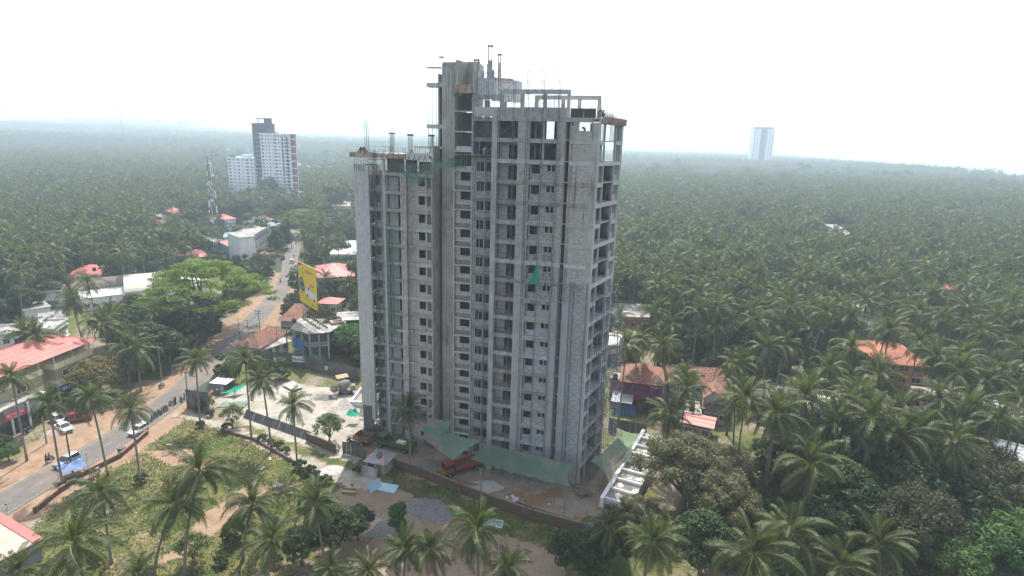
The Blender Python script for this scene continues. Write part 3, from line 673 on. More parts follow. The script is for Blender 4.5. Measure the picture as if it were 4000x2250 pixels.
for j in range(len(RR) - 1):
    for i in range(NA): q = j * (NA + 1) + i; ff.append((q, q + 1, q + NA + 2, q + NA + 1))
M_country = mat('country_ground', (.035, .045, .018), (.06, .055, .03), scale=.05, rough=1, bump=.4, bscale=.3, c3=(.05, .07, .025), s3=.012)
mb = MB(); mb.v = fv; mb.f = ff; mb.m = [0] * len(ff); tag(mb.build('terrain', M_country, smooth=True), kind='structure')
mb = MB().add([(900, 200, -1.0), (9000, 200, -1.0), (9000, 9500, -1.0), (900, 9500, -1.0)], [(0, 1, 2, 3)])
tag(mb.build('sea', mat('sea_water', (.16, .22, .23), (.2, .26, .27), scale=.01, rough=.25, spec=.5, bump=.3, bscale=.3)), kind='structure')
# road
M_asph = mat('asphalt', (.125, .112, .103), (.155, .14, .128), scale=.6, rough=.9, bump=.1, bscale=12, c3=(.19, .155, .125), s3=.12, spot=((.10, .095, .09), 3.0, .68))
def ribbon(name, pts, off0, off1, z, m, kind='structure', i0=0, i1=None):
    vs = []; P = pts[i0:i1]
    for i, p in enumerate(P):
        d = (P[min(i + 1, len(P) - 1)] - P[max(i - 1, 0)]).normalized(); n = Vector((d.y, -d.x))
        vs += [(p.x + n.x * off0, p.y + n.y * off0, z), (p.x + n.x * off1, p.y + n.y * off1, z)]
    fs = [(2 * i, 2 * i + 1, 2 * i + 3, 2 * i + 2) for i in range(len(P) - 1)]
    mb = MB().add(vs, fs); return tag(mb.build(name, m), kind=kind)
ribbon('road', RP, -3.4, 2.9, .055, M_asph)
for o in (-2.95, 2.5): ribbon('road_edge_line', RP, o - .05, o + .05, .063, mat('worn_paint', (.34, .32, .30), (.16, .145, .13), scale=2.5, rough=.8))
M_line = MATS['worn_paint']
fine = catmull(ROAD, 30)
mb = MB(); acc = 0
for i in range(len(fine) - 1):
    a, b = fine[i], fine[i + 1]; acc += (b - a).length
    if int(acc / 3.0) % 2 == 0:
        n = Vector(((b - a).y, -(b - a).x)).normalized() * .06; mb.add([(a.x - n.x, a.y - n.y, .063), (a.x + n.x, a.y + n.y, .063), (b.x + n.x, b.y + n.y, .063), (b.x - n.x, b.y - n.y, .063)], [(0, 1, 2, 3)])
tag(mb.build('road_centre_line', M_line), kind='structure')

# ---------------------------------------------------------------- coconut palms
M_frond = mat('palm_frond', (.039, .062, .019), (.062, .085, .025), scale=.9, rough=.5, spec=.35, transl=.34, tcol=(.14, .185, .03), objvar=.22)
M_frondD = mat('dry_frond', (.20, .13, .06), (.28, .19, .09), scale=2, rough=.8, transl=.3)
M_trunk = mat('palm_bark', (.17, .15, .13), (.24, .21, .18), scale=3, rough=.95, stretch=(1, 1, 4), bump=.4, bscale=9)
M_nut = mat('coconut', (.13, .12, .04), (.2, .13, .05), scale=2, rough=.6)
M_rach = mat('frond_rib', (.22, .24, .08), rough=.6)
def frond(mb, L, el, droop, pairs, ll, lw, az=0.0, seed=0, fm=0, rm=1, twist=0.0, origin=(0, 0, 0)):
    """one pinnate leaf: arching rib with drooping leaflets on both sides"""
    r = random.Random(seed); P = []; x = z = 0.0; a = el; n = 9; st = L / n; ca_, sa_ = cos(az), sin(az)
    bend = twist
    pts = [(0.0, 0.0, 0.0)]; yy = 0
    for i in range(n):
        x += cos(a) * st; z += sin(a) * st; yy += bend * st * (i / n); a -= droop / n * (0.5 + i / n); pts.append((x, yy, z))
    def at_(t):
        f = t * n; i = min(int(f), n - 1); q = f - i; A = pts[i]; B = pts[i + 1]; return Vector([A[k] + (B[k] - A[k]) * q for k in range(3)]), (Vector(B) - Vector(A)).normalized()
    def W(v): return (origin[0] + v.x * ca_ - v.y * sa_, origin[1] + v.x * sa_ + v.y * ca_, origin[2] + v.z)
    rw = 0.05 * L / 4
    vs = []
    for i in range(0, n + 1, 1):
        p = Vector(pts[i]); k = rw * (1 - .8 * i / n); vs += [W(p + Vector((0, -k, 0))), W(p + Vector((0, 0, k))), W(p + Vector((0, k, 0)))]
    mb.add(vs, [f for i in range(n) for f in ((3 * i, 3 * i + 1, 3 * i + 4, 3 * i + 3), (3 * i + 1, 3 * i + 2, 3 * i + 5, 3 * i + 4))], rm)
    for i in range(pairs):
        t = .14 + .86 * (i + r.random() * .5) / pairs; p, d = at_(min(t, .999)); l = ll * (math.sin(pi * min(1, .12 + t * .80)) ** .6) * r.uniform(.8, 1.1)
        if r.random() < .05: continue
        for sd in (-1, 1):
            side = Vector((0, sd, 0)); out_d = (side * .78 + d * .62).normalized(); up = Vector((0, 0, 1))
            tilt = r.uniform(-.15, .35); mid = p + out_d * l * .5 + up * l * (.10 - tilt * .3); tip = p + out_d * l * .80 + up * (-l * (.42 + .4 * r.random()))
            wv = d * lw * .5
            mb.add([W(p - wv), W(p + wv), W(mid + wv * 1.1), W(mid - wv * .9), W(tip)], [(0, 1, 2, 3), (3, 2, 4)], fm)
    return mb
CLS = [(radians(84), 0.7, 3.7), (radians(66), 1.45, 4.4), (radians(44), 1.95, 4.8), (radians(20), 1.9, 4.8), (radians(-8), 1.55, 4.5), (radians(-40), 1.0, 4.1)]
FR = []
for ci, (el, dr_, L0) in enumerate(CLS):
    for v_ in range(3):
        FR.append(frond(MB(), L0 * (1 + .05 * v_), el, dr_ * (.85 + .15 * v_), 50, 1.12, .06, 0, ci * 10 + v_, twist=(-.5, .0, .55)[v_]).mesh('frond', [M_frond, M_rach]))
FRD = [frond(MB(), 3.6, radians(-60), .5, 26, .9, .06, 0, 77 + i, twist=i * .5 - .3).mesh('dry_frond', [M_frondD, M_frondD]) for i in range(2)]
nutm = MB()
for i in range(11): a = i * 2.4; nutm.blob((.3 * cos(a), .3 * sin(a), -.25 - .12 * (i % 3)), .13, i, 6, 4, .05)
nutm = nutm.mesh('coconut_bunch', M_nut, True)
def trunk_mb(h, dx, dy, r0=.2, r1=.12, n=7, seg=9, wob=.15, seed=0):
    pts = []; R = []
    for i in range(seg + 1):
        t = i / seg; c = t ** 1.6; pts.append((dx * (1 - c) * -1 + wob * sin(t * 3 + seed) * t * (1 - t), dy * (1 - c) * -1, h * t)); R.append(lerp(r0, r1, t) * (1.35 if i == 0 else 1))
    return MB().path(pts, R, n)
def frond_order(k, n): return min(5, int(6 * (k / n) ** .85))
def hero_palm(x, y, h, label, dx=0.0, dy=0.0, scale=1.0, nf=26, seed=0, dry=3, group=None, nuts=True):
    """x,y under the crown; dx,dy = crown minus foot"""
    r = random.Random(seed * 13 + 5); root = empty('coconut_palm', (x - dx, y - dy, 0), 0, label, 'palm tree', group)
    tr = trunk_mb(h, 0, 0, .2 * scale ** .5, .13, seed=seed); tr.v = [(a + dx * (b3 := (max(0.0, c) / h) ** 1.5), b + dy * b3, c) for a, b, c in tr.v]
    tr.build('trunk', M_trunk, root, smooth=True)
    for k in range(nf):
        c = frond_order(k, nf); me_ = FR[c * 3 + r.randrange(3)]
        o = link('frond', me_, root, (dx, dy, h), k * 2.3999 + r.uniform(-.45, .45)); s_ = scale * r.uniform(.8, 1.12); o.scale = (s_, s_, s_)
        o.rotation_euler = (r.uniform(-.2, .2), r.uniform(-.25, .2), o.rotation_euler[2])
    for k in range(dry): o = link('dry_frond', FRD[k % 2], root, (dx, dy, h - .2), r.uniform(0, 6.28)); o.scale = (scale,) * 3
    if nuts: link('coconut_bunch', nutm, root, (dx, dy, h))
    return root
def crown_mb(seed, nf, pairs, ll, lw):
    r = random.Random(seed); mb = MB()
    for k in range(nf):
        el, dr_, L0 = CLS[frond_order(k, nf)]
        frond(mb, L0 * r.uniform(.85, 1.1), el + r.uniform(-.15, .15), dr_ * r.uniform(.8, 1.2), pairs, ll, lw, k * 2.3999 + r.uniform(-.3, .3), seed * 100 + k, twist=r.uniform(-.5, .5))
    return mb
MIDC = [crown_mb(20 + i, 26, 22, 1.05, .12).mesh('palm_crown', [M_frond, M_rach]) for i in range(4)]
PT = [trunk_mb(1.0, 0, 0, .19, .12, 6, 6, seed=i) for i in range(3)]
MIDT = [t.mesh('palm_trunk', M_trunk, True) for t in PT]

# ---------------------------------------------------------------- the palms one can single out: (x, y, height, lean) under each crown
HP = [
 ((-58.8, 103.8, 13.4, 0.4), 'tall palm on the lane corner beside the dark fence panels', .95),
 ((-47.1, 98.8, 15.6, 0.1), 'palm behind the lane hedge, left one of the close pair by the site', .95),
 ((-42.6, 95.0, 13.3, -0.6), 'palm right of the close pair, leaning left over the pale building site', 1.0),
 ((-35.7, 90.3, 11.1, 0.0), 'palm standing where the lane meets the green bushes, before the leafy bush', .9),
 ((-69.4, 82.0, 14.2, 0.0), 'palm bending over the road beside the blue tarpaulin stall', .95),
 ((-65.8, 85.7, 13.5, -0.9), 'slanting palm between the walking man in white and the grass lot', 1.0),
 ((-58.1, 83.4, 13.0, 0.0), 'palm rooted in the lot bush, leaning over the parked white hatchback', .92),
 ((-16.5, 90.0, 11.1, -0.1), 'lone palm with yellowed lower leaves in front of the left wing', .95),
 ((-39.9, 62.9, 10.8, 3.9), 'palm with bare curved trunk rising to the right at the bottom of the grass lot', 1.15),
 ((-36.8, 63.4, 15.2, 3.4), 'tallest palm of the lot with crown over the dirt path', 1.1),
 ((-32.5, 66.9, 8.3, 2.0), 'palm beside the small round shrub at the end of the dirt path', 1.15),
 ]
HC = [  # crowns whose foot is hidden: pixel-free ground positions, assumed height
 ((-81.3, 89.7), 15, 'palm at the left picture edge over the motor shop roof', 1.0),
 ((-51.1, 66.0), 10, 'bushy palm in front of the blue stall at the roadside wall', 1.1),
 ((-43.2, 51.3), 14, 'large feathery palm in the lower left foreground', 1.35),
 ((-23.3, 63.3), 11, 'palm over the rubble at the edge of the shaded soil', 1.15),
 ((-27.0, 59.2), 9, 'palm just right of the small dark round shrub at the bottom', 1.05),
 ((-3.2, 58.0), 12, 'windswept palm with yellow leaf ribs at the bottom centre', 1.25),
 ((-11.7, 59.8), 8, 'short palm beneath the bright green sapling', .95),
 ((-8.6, 59.6), 8, 'short palm between the bright sapling and the windswept palm', .9),
 ((12.8, 64.9), 8, 'small palm by the lower end of the white beamed wall', .95),
 ((16.2, 56.6), 12, 'broad palm in the lower right below the olive tree', 1.15),
 ((0.4, 56.8), 8, 'palm half cut by the lower picture edge right of centre', 1.0),
 ((-19.9, 58.0), 6, 'low palm cut by the lower edge below the rubble', .9),
 ((-15.5, 58.1), 6, 'low palm at the lower edge left of centre', .9),
 ((-53.4, 55.4), 7, 'low palm at the lower left corner', 1.0),
 ((-42.0, 58.0), 5, 'palm sprout at the lower edge left of the curved trunk', .8),
 ((32.7, 104.0), 13, 'palm standing in front of the grey gabled house', 1.0),
 ((43.2, 106.2), 14, 'bright crowned palm behind the grey gabled house', 1.05),
 ((38.9, 94.5), 12, 'palm beside the pink shed roof', .95),
 ((26.9, 90.8), 11, 'palm directly above the olive tree beside the green net', 1.05),
 ((41.7, 85.1), 14, 'first tall palm right of the pink shed', 1.05),
 ((51.3, 95.1), 13, 'dark palm in front of the long white roofs', 1.05),
 ((50.5, 83.2), 14, 'palm with lit crown over the straw patch', 1.05),
 ((41.1, 72.5), 13, 'wide palm over the dark trees right of the olive tree', 1.2),
 ((57.4, 79.3), 14, 'widest palm in the right middle ground with pale leaf tips', 1.2),
 ((63.7, 77.4), 14, 'palm at the right with drooping leaves beside the white flat house', 1.15),
 ((76.2, 90.6), 14, 'palm before the white terrace houses at the right', 1.1),
 ((76.5, 85.4), 14, 'palm above the white flat house at the right edge', 1.05),
 ((47.3, 65.4), 6, 'sparse palm in the dark hollow at the lower right', 1.1),
 ((28.1, 57.8), 10, 'pale green palm at the bottom right of centre', 1.15),
 ((34.0, 61.6), 10, 'ragged palm between the pale palm and the dark trees', 1.1),
 ((39.7, 59.9), 7, 'palm crown at the lower edge in the right third', 1.0),
 ((27.5, 120.0), 14, 'slim palm behind the purple house', .95),
 ((31.9, 116.8), 14, 'palm behind the purple house, right of the slim one', .95),
 ((84.3, 126.3), 16, 'tall palm leaning over the orange tiled roof', 1.0),
 ((102.8, 135.9), 16, 'tall slanting palm right of the orange tiled roof', 1.05),
 ((105.0, 126.7), 16, 'tallest palm in the right grove with long pale trunk', 1.05),
 ((70.2, 115.9), 15, 'straight palm left of the orange tiled house', 1.0),
 ((57.9, 119.0), 14, 'palm with crossing trunk behind the white wall', 1.0),
 ((53.3, 117.4), 14, 'palm with bare leaning trunk behind the white wall', 1.0),
 ((46.1, 140.6), 15, 'palm above the unfinished brick house', 1.0),
 ((35.7, 140.6), 15, 'palm beside the unfinished brick house', 1.0),
 ((-78.4, 229.9), 14, 'palm left of the pair at the road bend', 1.0),
 ((-65.7, 182.8), 12, 'dark palm directly behind the yellow billboard', 1.0),
 ((-62.0, 190.7), 9, 'palm in front of the pink hip roof beside the billboard', .85),
 ((-50.9, 179.4), 10, 'palm between the pink hip roof and the tower', .9),
 ((-91.5, 129.0), 13, 'broad palm left of the giant spreading tree', 1.15),
 ((-109.2, 141.0), 13, 'palm before the grey roofs left of the barrel roof', 1.05),
 ((-88.2, 139.4), 11, 'palm under the left side of the giant spreading tree', .95),
]
n_h = 0
PLACED = []
for (x, y, h, dx), lb, s in HP:
    hero_palm(x, y, h, lb, dx, 0, s * .84, 30, n_h, nuts=True, dry=5 if 'yellowed' in lb else 2); n_h += 1; PLACED.append((x, y))
for (x, y), h, lb, s in HC:
    r = random.Random(n_h); hero_palm(x, y, h, lb, r.uniform(-1.5, 1.5), r.uniform(-1, 1), s * (.76 if n_h < 27 else .98), 30, n_h); n_h += 1; PLACED.append((x, y))

# crowns of the nearest grove on the right and left, seen one by one
MP = [(95.6, 119.2), (93.0, 106.9), (107.1, 119.2), (84.1, 109.1), (82.7, 114.3), (70.4, 106.1), (59.2, 91.6), (70.5, 90.8), (40.2, 81.9), (36.4, 84.7), (83.5, 89.1), (79.7, 151.8), (55.5, 147.4), (31.2, 180.4),
 (69.2, 141.1), (26.8, 140.4), (59.6, 136.8), (97.2, 155.3), (100.5, 140.7), (131.3, 150.9), (63.5, 108.8), (61.9, 89.5), (60.9, 80.2), (54.1, 80.5), (46.6, 85.7), (49.6, 82.6), (87.7, 102.2), (85.1, 104.4), (28.3, 90.5), (22.1, 108.9),
 (-101.3, 116.6), (-156.1, 192.9), (-170.8, 196.0), (-137.5, 158.5), (-155.4, 208.4), (-145.8, 205.9), (-133.2, 196.3), (-157.2, 272.7), (-130.8, 237.0), (-144.0, 234.7), (-96.1, 115.6), (88.5, 95.9), (-111.4, 152.5), (-86.8, 260.7), (-80.3, 226.3), (-74.0, 246.8), (-71.2, 221.5), (-110.2, 290.1)]
# ---------------------------------------------------------------- broadleaf trees
def leafmat(name, c1, c2, tc, ov=.12): return mat(name, c1, c2, scale=.8, rough=.6, transl=.28, tcol=tc, objvar=ov, island=0)
M_leaf = leafmat('mango_leaf', (.032, .058, .018), (.055, .08, .024), (.08, .14, .02))
M_leafB = leafmat('bright_leaf', (.055, .12, .025), (.075, .15, .03), (.13, .25, .03))
M_leafO = leafmat('olive_leaf', (.115, .122, .055), (.16, .15, .075), (.2, .2, .07))
M_leafY = leafmat('rain_tree_leaf', (.105, .175, .022), (.16, .20, .035), (.25, .36, .04))
M_leafYo = leafmat('yellow_olive_leaf', (.20, .20, .06), (.24, .19, .08), (.24, .22, .05))
M_bark = mat('tree_bark', (.11, .09, .07), (.17, .14, .11), scale=3, rough=.95, bump=.4, bscale=8)
def leaves(mb, clumps, n, size, seed, flat=0.0, m=0, hollow=.55):
    """leaf tufts near the surface of many clumps"""
    r = random.Random(seed); tot = sum(c[3] ** 2 for c in clumps)
    for (cx, cy, cz, cr) in clumps:
        k = max(6, int(n * cr * cr / tot))
        for _ in range(k):
            th = r.uniform(0, 2 * pi); u = r.uniform(-1, 1); q = math.sqrt(1 - u * u); rr = cr * (hollow + (1 - hollow) * r.random() ** .5) * r.uniform(.85, 1.12)
            d = Vector((q * cos(th), q * sin(th), u)); zs = (1 - flat)
            p = Vector((cx + d.x * rr, cy + d.y * rr, cz + d.z * rr * zs))
            a = (d + Vector((r.uniform(-.9, .9), r.uniform(-.9, .9), r.uniform(-.2, 1.1)))).normalized(); t1 = a.cross(Vector((r.uniform(-1, 1), r.uniform(-1, 1), r.uniform(-1, 1)))).normalized(); t2 = a.cross(t1)
            s = size * r.uniform(.6, 1.3); b = t2 * s * .45; c = t1 * s
            mb.add([p - c, p + b + a * s * .12, p + c, p - b - a * s * .1], [(0, 1, 2, 3)], m)
    return mb
def tree_meshes(name, R, H, clear, n, size, seed, lm, shape='round', nclump=28, flat=.25, hollow=.55, limbs=6):
    r = random.Random(seed); cl = []
    for i in range(nclump):
        th = i * 2.4 + r.uniform(-.4, .4); t = math.sqrt((i + .5) / nclump)
        if shape == 'umbrella':
            rad = R * t; z = H - (R * .62) * t ** 2.0 + r.uniform(-1.6, .4); cr = R * r.uniform(.10, .2); rad *= r.uniform(.85, 1.08)
        elif shape == 'tall':
            rad = R * .75 * r.random() ** .6; z = clear + (H - clear) * r.uniform(.1, .95); rad *= math.sin(pi * min(.97, max(.12, (z - clear) / (H - clear)))) ** .5; cr = R * r.uniform(.28, .45)
        else:
            rad = R * .85 * t * (r.uniform(.5, 1.1) if shape == 'open' else 1); z = clear + (H - clear) * (.45 + .5 * math.cos(t * 1.45)) + r.uniform(-.14, .10) * H * .6; cr = R * (r.uniform(.10, .18) if shape == 'open' else r.uniform(.2, .36))
        cl.append((rad * cos(th), rad * sin(th), z, cr))
    cm = leaves(MB(), cl, n, size, seed, flat, 0, hollow).mesh(name + '_crown', lm)
    tb = MB(); tr_ = max(.12, R * .055); tb.path([(0, 0, 0), (.1, .05, clear * .5), (0, .1, clear), (.1, 0, clear + (H - clear) * .3)], [tr_ * 1.4, tr_, tr_ * .9, tr_ * .6], 8)
    for i in range(limbs):
        c = cl[(i * nclump) // limbs + nclump // (limbs * 2) if limbs else 0]; e = Vector(c[:3]); b = Vector((0, .1, clear * .9)); md = b.lerp(e, .5) + Vector((0, 0, -.12 * R if shape == 'umbrella' else .1 * R))
        tb.path([b, b.lerp(md, .6), md, e], [tr_ * .6, tr_ * .45, tr_ * .3, tr_ * .12], 6)
        for q in range(2):
            c2 = cl[(i * nclump // limbs + 3 * q + 1) % nclump]; tb.path([md, md.lerp(Vector(c2[:3]), .6) + Vector((0, 0, -.2)), Vector(c2[:3])], [tr_ * .28, tr_ * .18, .04], 5)
    tm = tb.mesh(name + '_trunk', M_bark, True)
    return cm, tm
def place_tree(ms, x, y, label, s=1.0, rz=0.0, name='broadleaf_tree', group=None, z=0, cat='tree', sz=1.0):
    root = empty(name, (x, y, z), rz, label, cat, group); root.scale = (s, s, s * sz)
    link('crown', ms[0], root); link('trunk', ms[1], root); return root
T_rain = tree_meshes('rain', 16.5, 21, 8.0, 30000, .32, 3, M_leafY, 'umbrella', 120, .74, .2, 15)
T_round = tree_meshes('round', 4.5, 8.5, 2.2, 6500, .30, 4, M_leaf, 'round', 30)
T_round2 = tree_meshes('roundb', 5.0, 9.5, 2.5, 7000, .32, 5, M_leaf, 'round', 34, .2)
T_bright = tree_meshes('bright', 4.0, 6.5, 1.5, 6500, .27, 6, M_leafB, 'round', 30, .2)
T_olive = tree_meshes('olive', 6.8, 9.5, 2.6, 24000, .16, 7, M_leafO, 'open', 95, .2, .15, 14)
T_yel = tree_meshes('yellowolive', 5.5, 8.5, 2.6, 9000, .28, 8, M_leafYo, 'round', 36, .35, .4)
T_tall = tree_meshes('tall', 3.5, 10, 1.5, 5500, .3, 9, M_leaf, 'tall', 24)
T_thin = tree_meshes('thin', 3.0, 5.5, 1.2, 1900, .22, 10, leafmat('thin_leaf', (.10, .15, .05), (.15, .18, .07), (.18, .26, .06)), 'round', 22, .1, .1, 7)
T_sap = tree_meshes('sapling', 1.9, 5.2, 1.6, 1900, .24, 11, M_leafB, 'tall', 16, .2, .2, 5)
T_brown = tree_meshes('brownish', 5.0, 9.0, 2.5, 13000, .17, 12, leafmat('brown_leaf', (.06, .075, .03), (.085, .088, .036), (.12, .14, .04)), 'round', 34)
T_bush = tree_meshes('bush', 1.5, 1.9, .1, 900, .22, 13, M_leaf, 'round', 12, .2, .3, 3)
BT = [
 (T_rain, (-83.6, 156.8), 'giant spreading rain tree with lime green umbrella crown beside the road', 1.0, 'rain_tree'),
 (T_yel, (-85.3, 114.2), 'olive yellow tree in front of the yellow building', 1.0, None), (T_round2, (-84.0, 129.3), 'dark dense tree at the road edge left of the lane', 1.15, None),
 (T_round, (-93.2, 136.4), 'dark tree behind the yellow building corner', 1.1, None), (T_round2, (-102.3, 145.9), 'dark tree touching the red roof end', 1.1, None), (T_round, (-81.6, 133.3), 'dark roadside tree under the giant tree', .95, None),
 (T_round2, (-92.3, 146.7), 'broad dark tree below the giant spreading tree', 1.2, None), (T_round, (-83.7, 144.4), 'dark tree beside the bare road verge', 1.0, None), (T_round2, (-103.1, 155.8), 'tree left under the giant tree', 1.1, None),
 (T_round, (-79.5, 146.2), 'small dark tree on the verge under the giant tree edge', .8, None),
 (T_brown, (-98.7, 225.4), 'brownish open tree leaning over the road by the white car', 1.05, None), (T_tall, (-111.3, 274.3), 'upright dark tree by the blue grey building', 1.3, None), (T_tall, (-113.0, 290.1), 'yellowish upright tree beside the parked cars', 1.2, None),
 (T_rain, (-118.2, 327.5), 'second umbrella tree in front of the white apartment blocks', .72, 'rain_tree'),
 (T_bright, (-42.0, 143.8), 'bright green tree beside the left edge of the tower', 1.15, None), (T_round, (-47.8, 149.8), 'darker tree next to the round fronted building', .95, None), (T_bright, (-40.9, 147.8), 'bright green tree above the dark fence near the tower', 1.0, None),
 (T_thin, (-32.6, 98.3), 'leafy half bare tree on the lane side of the site', 1.05, None), (T_thin, (-52.8, 103.3), 'thin many stemmed tree over the folded fence sheet', .8, None),
 (T_sap, (-14.9, 72.4), 'bright green sapling on the shaded soil', 1.0, 'sapling'), (T_olive, (27.2, 80.0), 'biggest olive brown tree, over the white beamed wall', 1.3, None), (T_olive, (30.2, 74.9), 'olive brown tree hanging over the hidden tile roof', 1.05, None), (T_olive, (33.3, 83.4), 'olive brown tree right behind the biggest olive one', .95, None), (T_round2, (49.1, 75.3), 'dark tree before the bare hollow at the lower right', 1.1, None), (T_brown, (55.9, 71.3), 'brown green tree low in the right foreground', 1.15, None), (T_round, (42.1, 69.2), 'dark tree at the lower edge in the right half', 1.0, None), (T_brown, (75.9, 78.3), 'brownish tree at the right edge above the bright ones', 1.1, None), (T_round2, (25.6, 66.3), 'dark tree at the bottom beside the broad palm', .9, None), (T_brown, (70.2, 82.0), 'broad brownish tree left of the white flat house', 1.25, None), (T_round, (45.6, 88.5), 'dark tree beside the wide palm, right of the olive trees', 1.0, None), (T_round2, (58.7, 77.5), 'big dark tree in the middle of the right foreground', 1.3, None),
 (T_olive, (18.9, 74.5), 'lower olive tree leaning over the wall end', .6, None), (T_brown, (58.2, 283.8), 'large grey brown tree right of the tower at mid height', 1.25, None),
 (T_round, (29.2, 114.4), 'round garden tree in front of the purple house', .42, None), (T_round2, (46.8, 84.0), 'dark tree right of the olive trees', .9, None), (T_round, (49.8, 81.0), 'dark tree under the wide palm', 1.0, None),
 (T_round2, (62.1, 90.5), 'dark tree in front of the straw patch', 1.0, None), (T_round, (63.2, 84.8), 'dark tree at the right foreground', 1.1, None), (T_brown, (64.3, 79.7), 'brownish tree in the right foreground', 1.0, None),
 (T_brown, (77.4, 86.6), 'brownish tree beside the white flat house', 1.0, None), (T_round2, (64.6, 74.2), 'dark tree in the lower right corner', 1.1, None), (T_bright, (64.8, 68.5), 'bright green tree in the lower right corner', 1.25, None),
 (T_bright, (58.2, 66.1), 'bright green tree left of the corner one', .95, None), (T_bright, (72.5, 72.0), 'bright green tree at the right picture edge', 1.0, None), (T_bright, (39.0, 79.6), 'small bright bush tree under the wide palm', .55, None),
 (T_round, (-26.8, 73.8), 'dark shrub tree in front of the pink rubble', .6, None), (T_round2, (-23.0, 68.5), 'dark shrubby tree at the lower edge left of centre', .7, None), (T_round, (-26.5, 66.4), 'dark tree at the bottom beside the short palm', .6, None), (T_round2, (-20.5, 71.5), 'thin dark tree below the sapling', .5, None),
 (T_thin, (-40.3, 65.9), 'pale thin shrub between the two curved palm trunks', .8, None), (T_bush, (-37.2, 70.8), 'small dark round shrub on the dirt path', 1.5, 'shrub'), (T_round, (9.3, 64.6), 'grey green tree at the bottom right of centre', .8, None), (T_round2, (13.8, 67.7), 'grey green tree beneath the small palm by the wall', .65, None),
 (T_bright, (11.7, 64.0), 'bright green shrub tree at the bottom edge', .55, None), (T_round, (51.1, 147.6), 'broad dark tree behind the grey gabled house', 1.1, None), (T_round2, (63.1, 151.5), 'dark mango tree behind the white wall', 1.0, None), (T_brown, (35.3, 80.4), 'brown green tree right below the olive trees', .8, None), (T_round, (98.3, 210.5), 'mango tree among the palms, left', 1.2, None),
 (T_round2, (215.5, 395.4), 'round dark tree beside the white villa', 1.5, None), (T_bright, (132.6, 364.2), 'bright crowned tree in the far right grove', 1.3, None), (T_yel, (95.5, 373.7), 'yellowish tree right of the tower in the far grove', 1.2, None), (T_round2, (-188.0, 402.7), 'dark tree before the low white block', 1.2, None),
 (T_round, (-143.3, 167.2), 'tree at the left edge behind the flat roofs', 1.1, None), (T_round2, (-159.9, 178.7), 'tree cut by the left picture edge', 1.1, None), (T_bright, (-83.9, 89.3), 'bright bush at the roadside wall by the motor shop', .4, None), (T_round, (-87.0, 91.5), 'tree hanging over the left roadside wall', .38, None), 
]
for i, (ms, (x, y), lb, s, nm) in enumerate(BT):
    place_tree(ms, x, y, lb, s, i * 1.7, nm or 'broadleaf_tree'); PLACED.append((x, y))
BU = [(-58.4, 84.0), (-69.3, 82.3), (-34.9, 89.3), (-33.4, 87.0), (-31.5, 87.1), (-29.3, 85.4), (-41.0, 95.6), (-39.1, 94.4), (-43.1, 97.2), (-45.0, 98.3), (-32.8, 88.2), (-58.7, 103.0), (-53.5, 102.5), (-25.0, 88.6), (-23.9, 92.5), (-21.6, 91.3), (-62.9, 109.6), (-59.1, 107.5), (-52.9, 65.4), (-36.7, 66.0), (-30.1, 66.3), (-28.1, 67.9), (40.4, 90.7), (32.5, 91.5)]
BULB = ['round the palm foot in the middle of the grass lot', 'round the palm foot by the blue stall', 'at the lane end, upper of the dark mounds', 'below the dark mound at the lane end', 'in the weeds by the lane end', 'at the weedy edge near the grey shed', 'of the lane hedge by the right palm', 'of the lane hedge, last before the mounds', 'of the lane hedge near the palm pair', 'of the lane hedge at its upper end', 'between the dark mounds and the shed', 'at the foot of the corner palm', 'at the foot of the thin many stemmed tree', 'left of the grey shed', 'behind the grey shed', 'right of the grey shed on the wall', 'left below the dark fence panels', 'right below the dark fence panels', 'under the large lower left palm', 'at the bottom of the grass lot', 'under the short bottom palm', 'at the edge of the rubble below', 'beside the palm right of the olive trees', 'between the olive trees']
for i, (x, y) in enumerate(BU): place_tree(T_bush, x, y, 'low green bush ' + BULB[i], random.Random(i).uniform(.5, .85), i, 'bush', 'low green bushes', cat='bush')

# ---------------------------------------------------------------- where nothing grows
KEEP = [[(-64.7, 132.0), (-66.8, 145.7), (-59.9, 149.4), (-45.4, 140.1), (-34.7, 130.4), (-32.4, 121.4)], LOT, SITE, LANE, YARD, BARE, [(26.1, 96.5), (13.2, 74.7), (9.1, 74.5), (19.7, 106.7)]]
CIRC = [((30.7, 85.5), 6), ((-110.6, 131.1), 20), ((-104.4, 117.6), 12), ((-68.5, 215.8), 13), ((-67.2, 162.6), 12), ((-52.6, 153.3), 11), ((-124.9, 272.3), 14), ((-135.0, 304.5), 14), ((33.4, 153.8), 11), ((28.7, 124.4), 11), ((42.7, 123.2), 11), ((40.3, 109.6), 9), ((98.7, 141.3), 11), ((93.1, 126.5), 10),
 ((110.5, 125.5), 9), ((87.8, 93.0), 12), ((-240.0, 605.4), 22), ((-332.1, 724.1), 20), ((-118.1, 192.9), 22), ((-131.8, 181.5), 14), ((-154.2, 205.8), 12), ((-165.7, 198.6), 11), ((-129.0, 146.9), 14), ((208.6, 377.4), 10), ((61.0, 120.3), 14), ((-80.1, 278.9), 14), ((-365.0, 1114.1), 25), ((4.3, 120.7), 22), ((-24.2, 118.8), 18), ((16.4, 111.7), 10), ((-133.5, 261.3), 6), ((-51.4, 176.0), 7), ((-209.3, 367.5), 8), ((-177.6, 310.2), 8), ((125.7, 192.9), 9), ((191.7, 253.4), 10), ((114.4, 247.9), 9), ((26.3, 131.1), 10), ((41.6, 132.2), 9), ((31.4, 120.4), 8)]
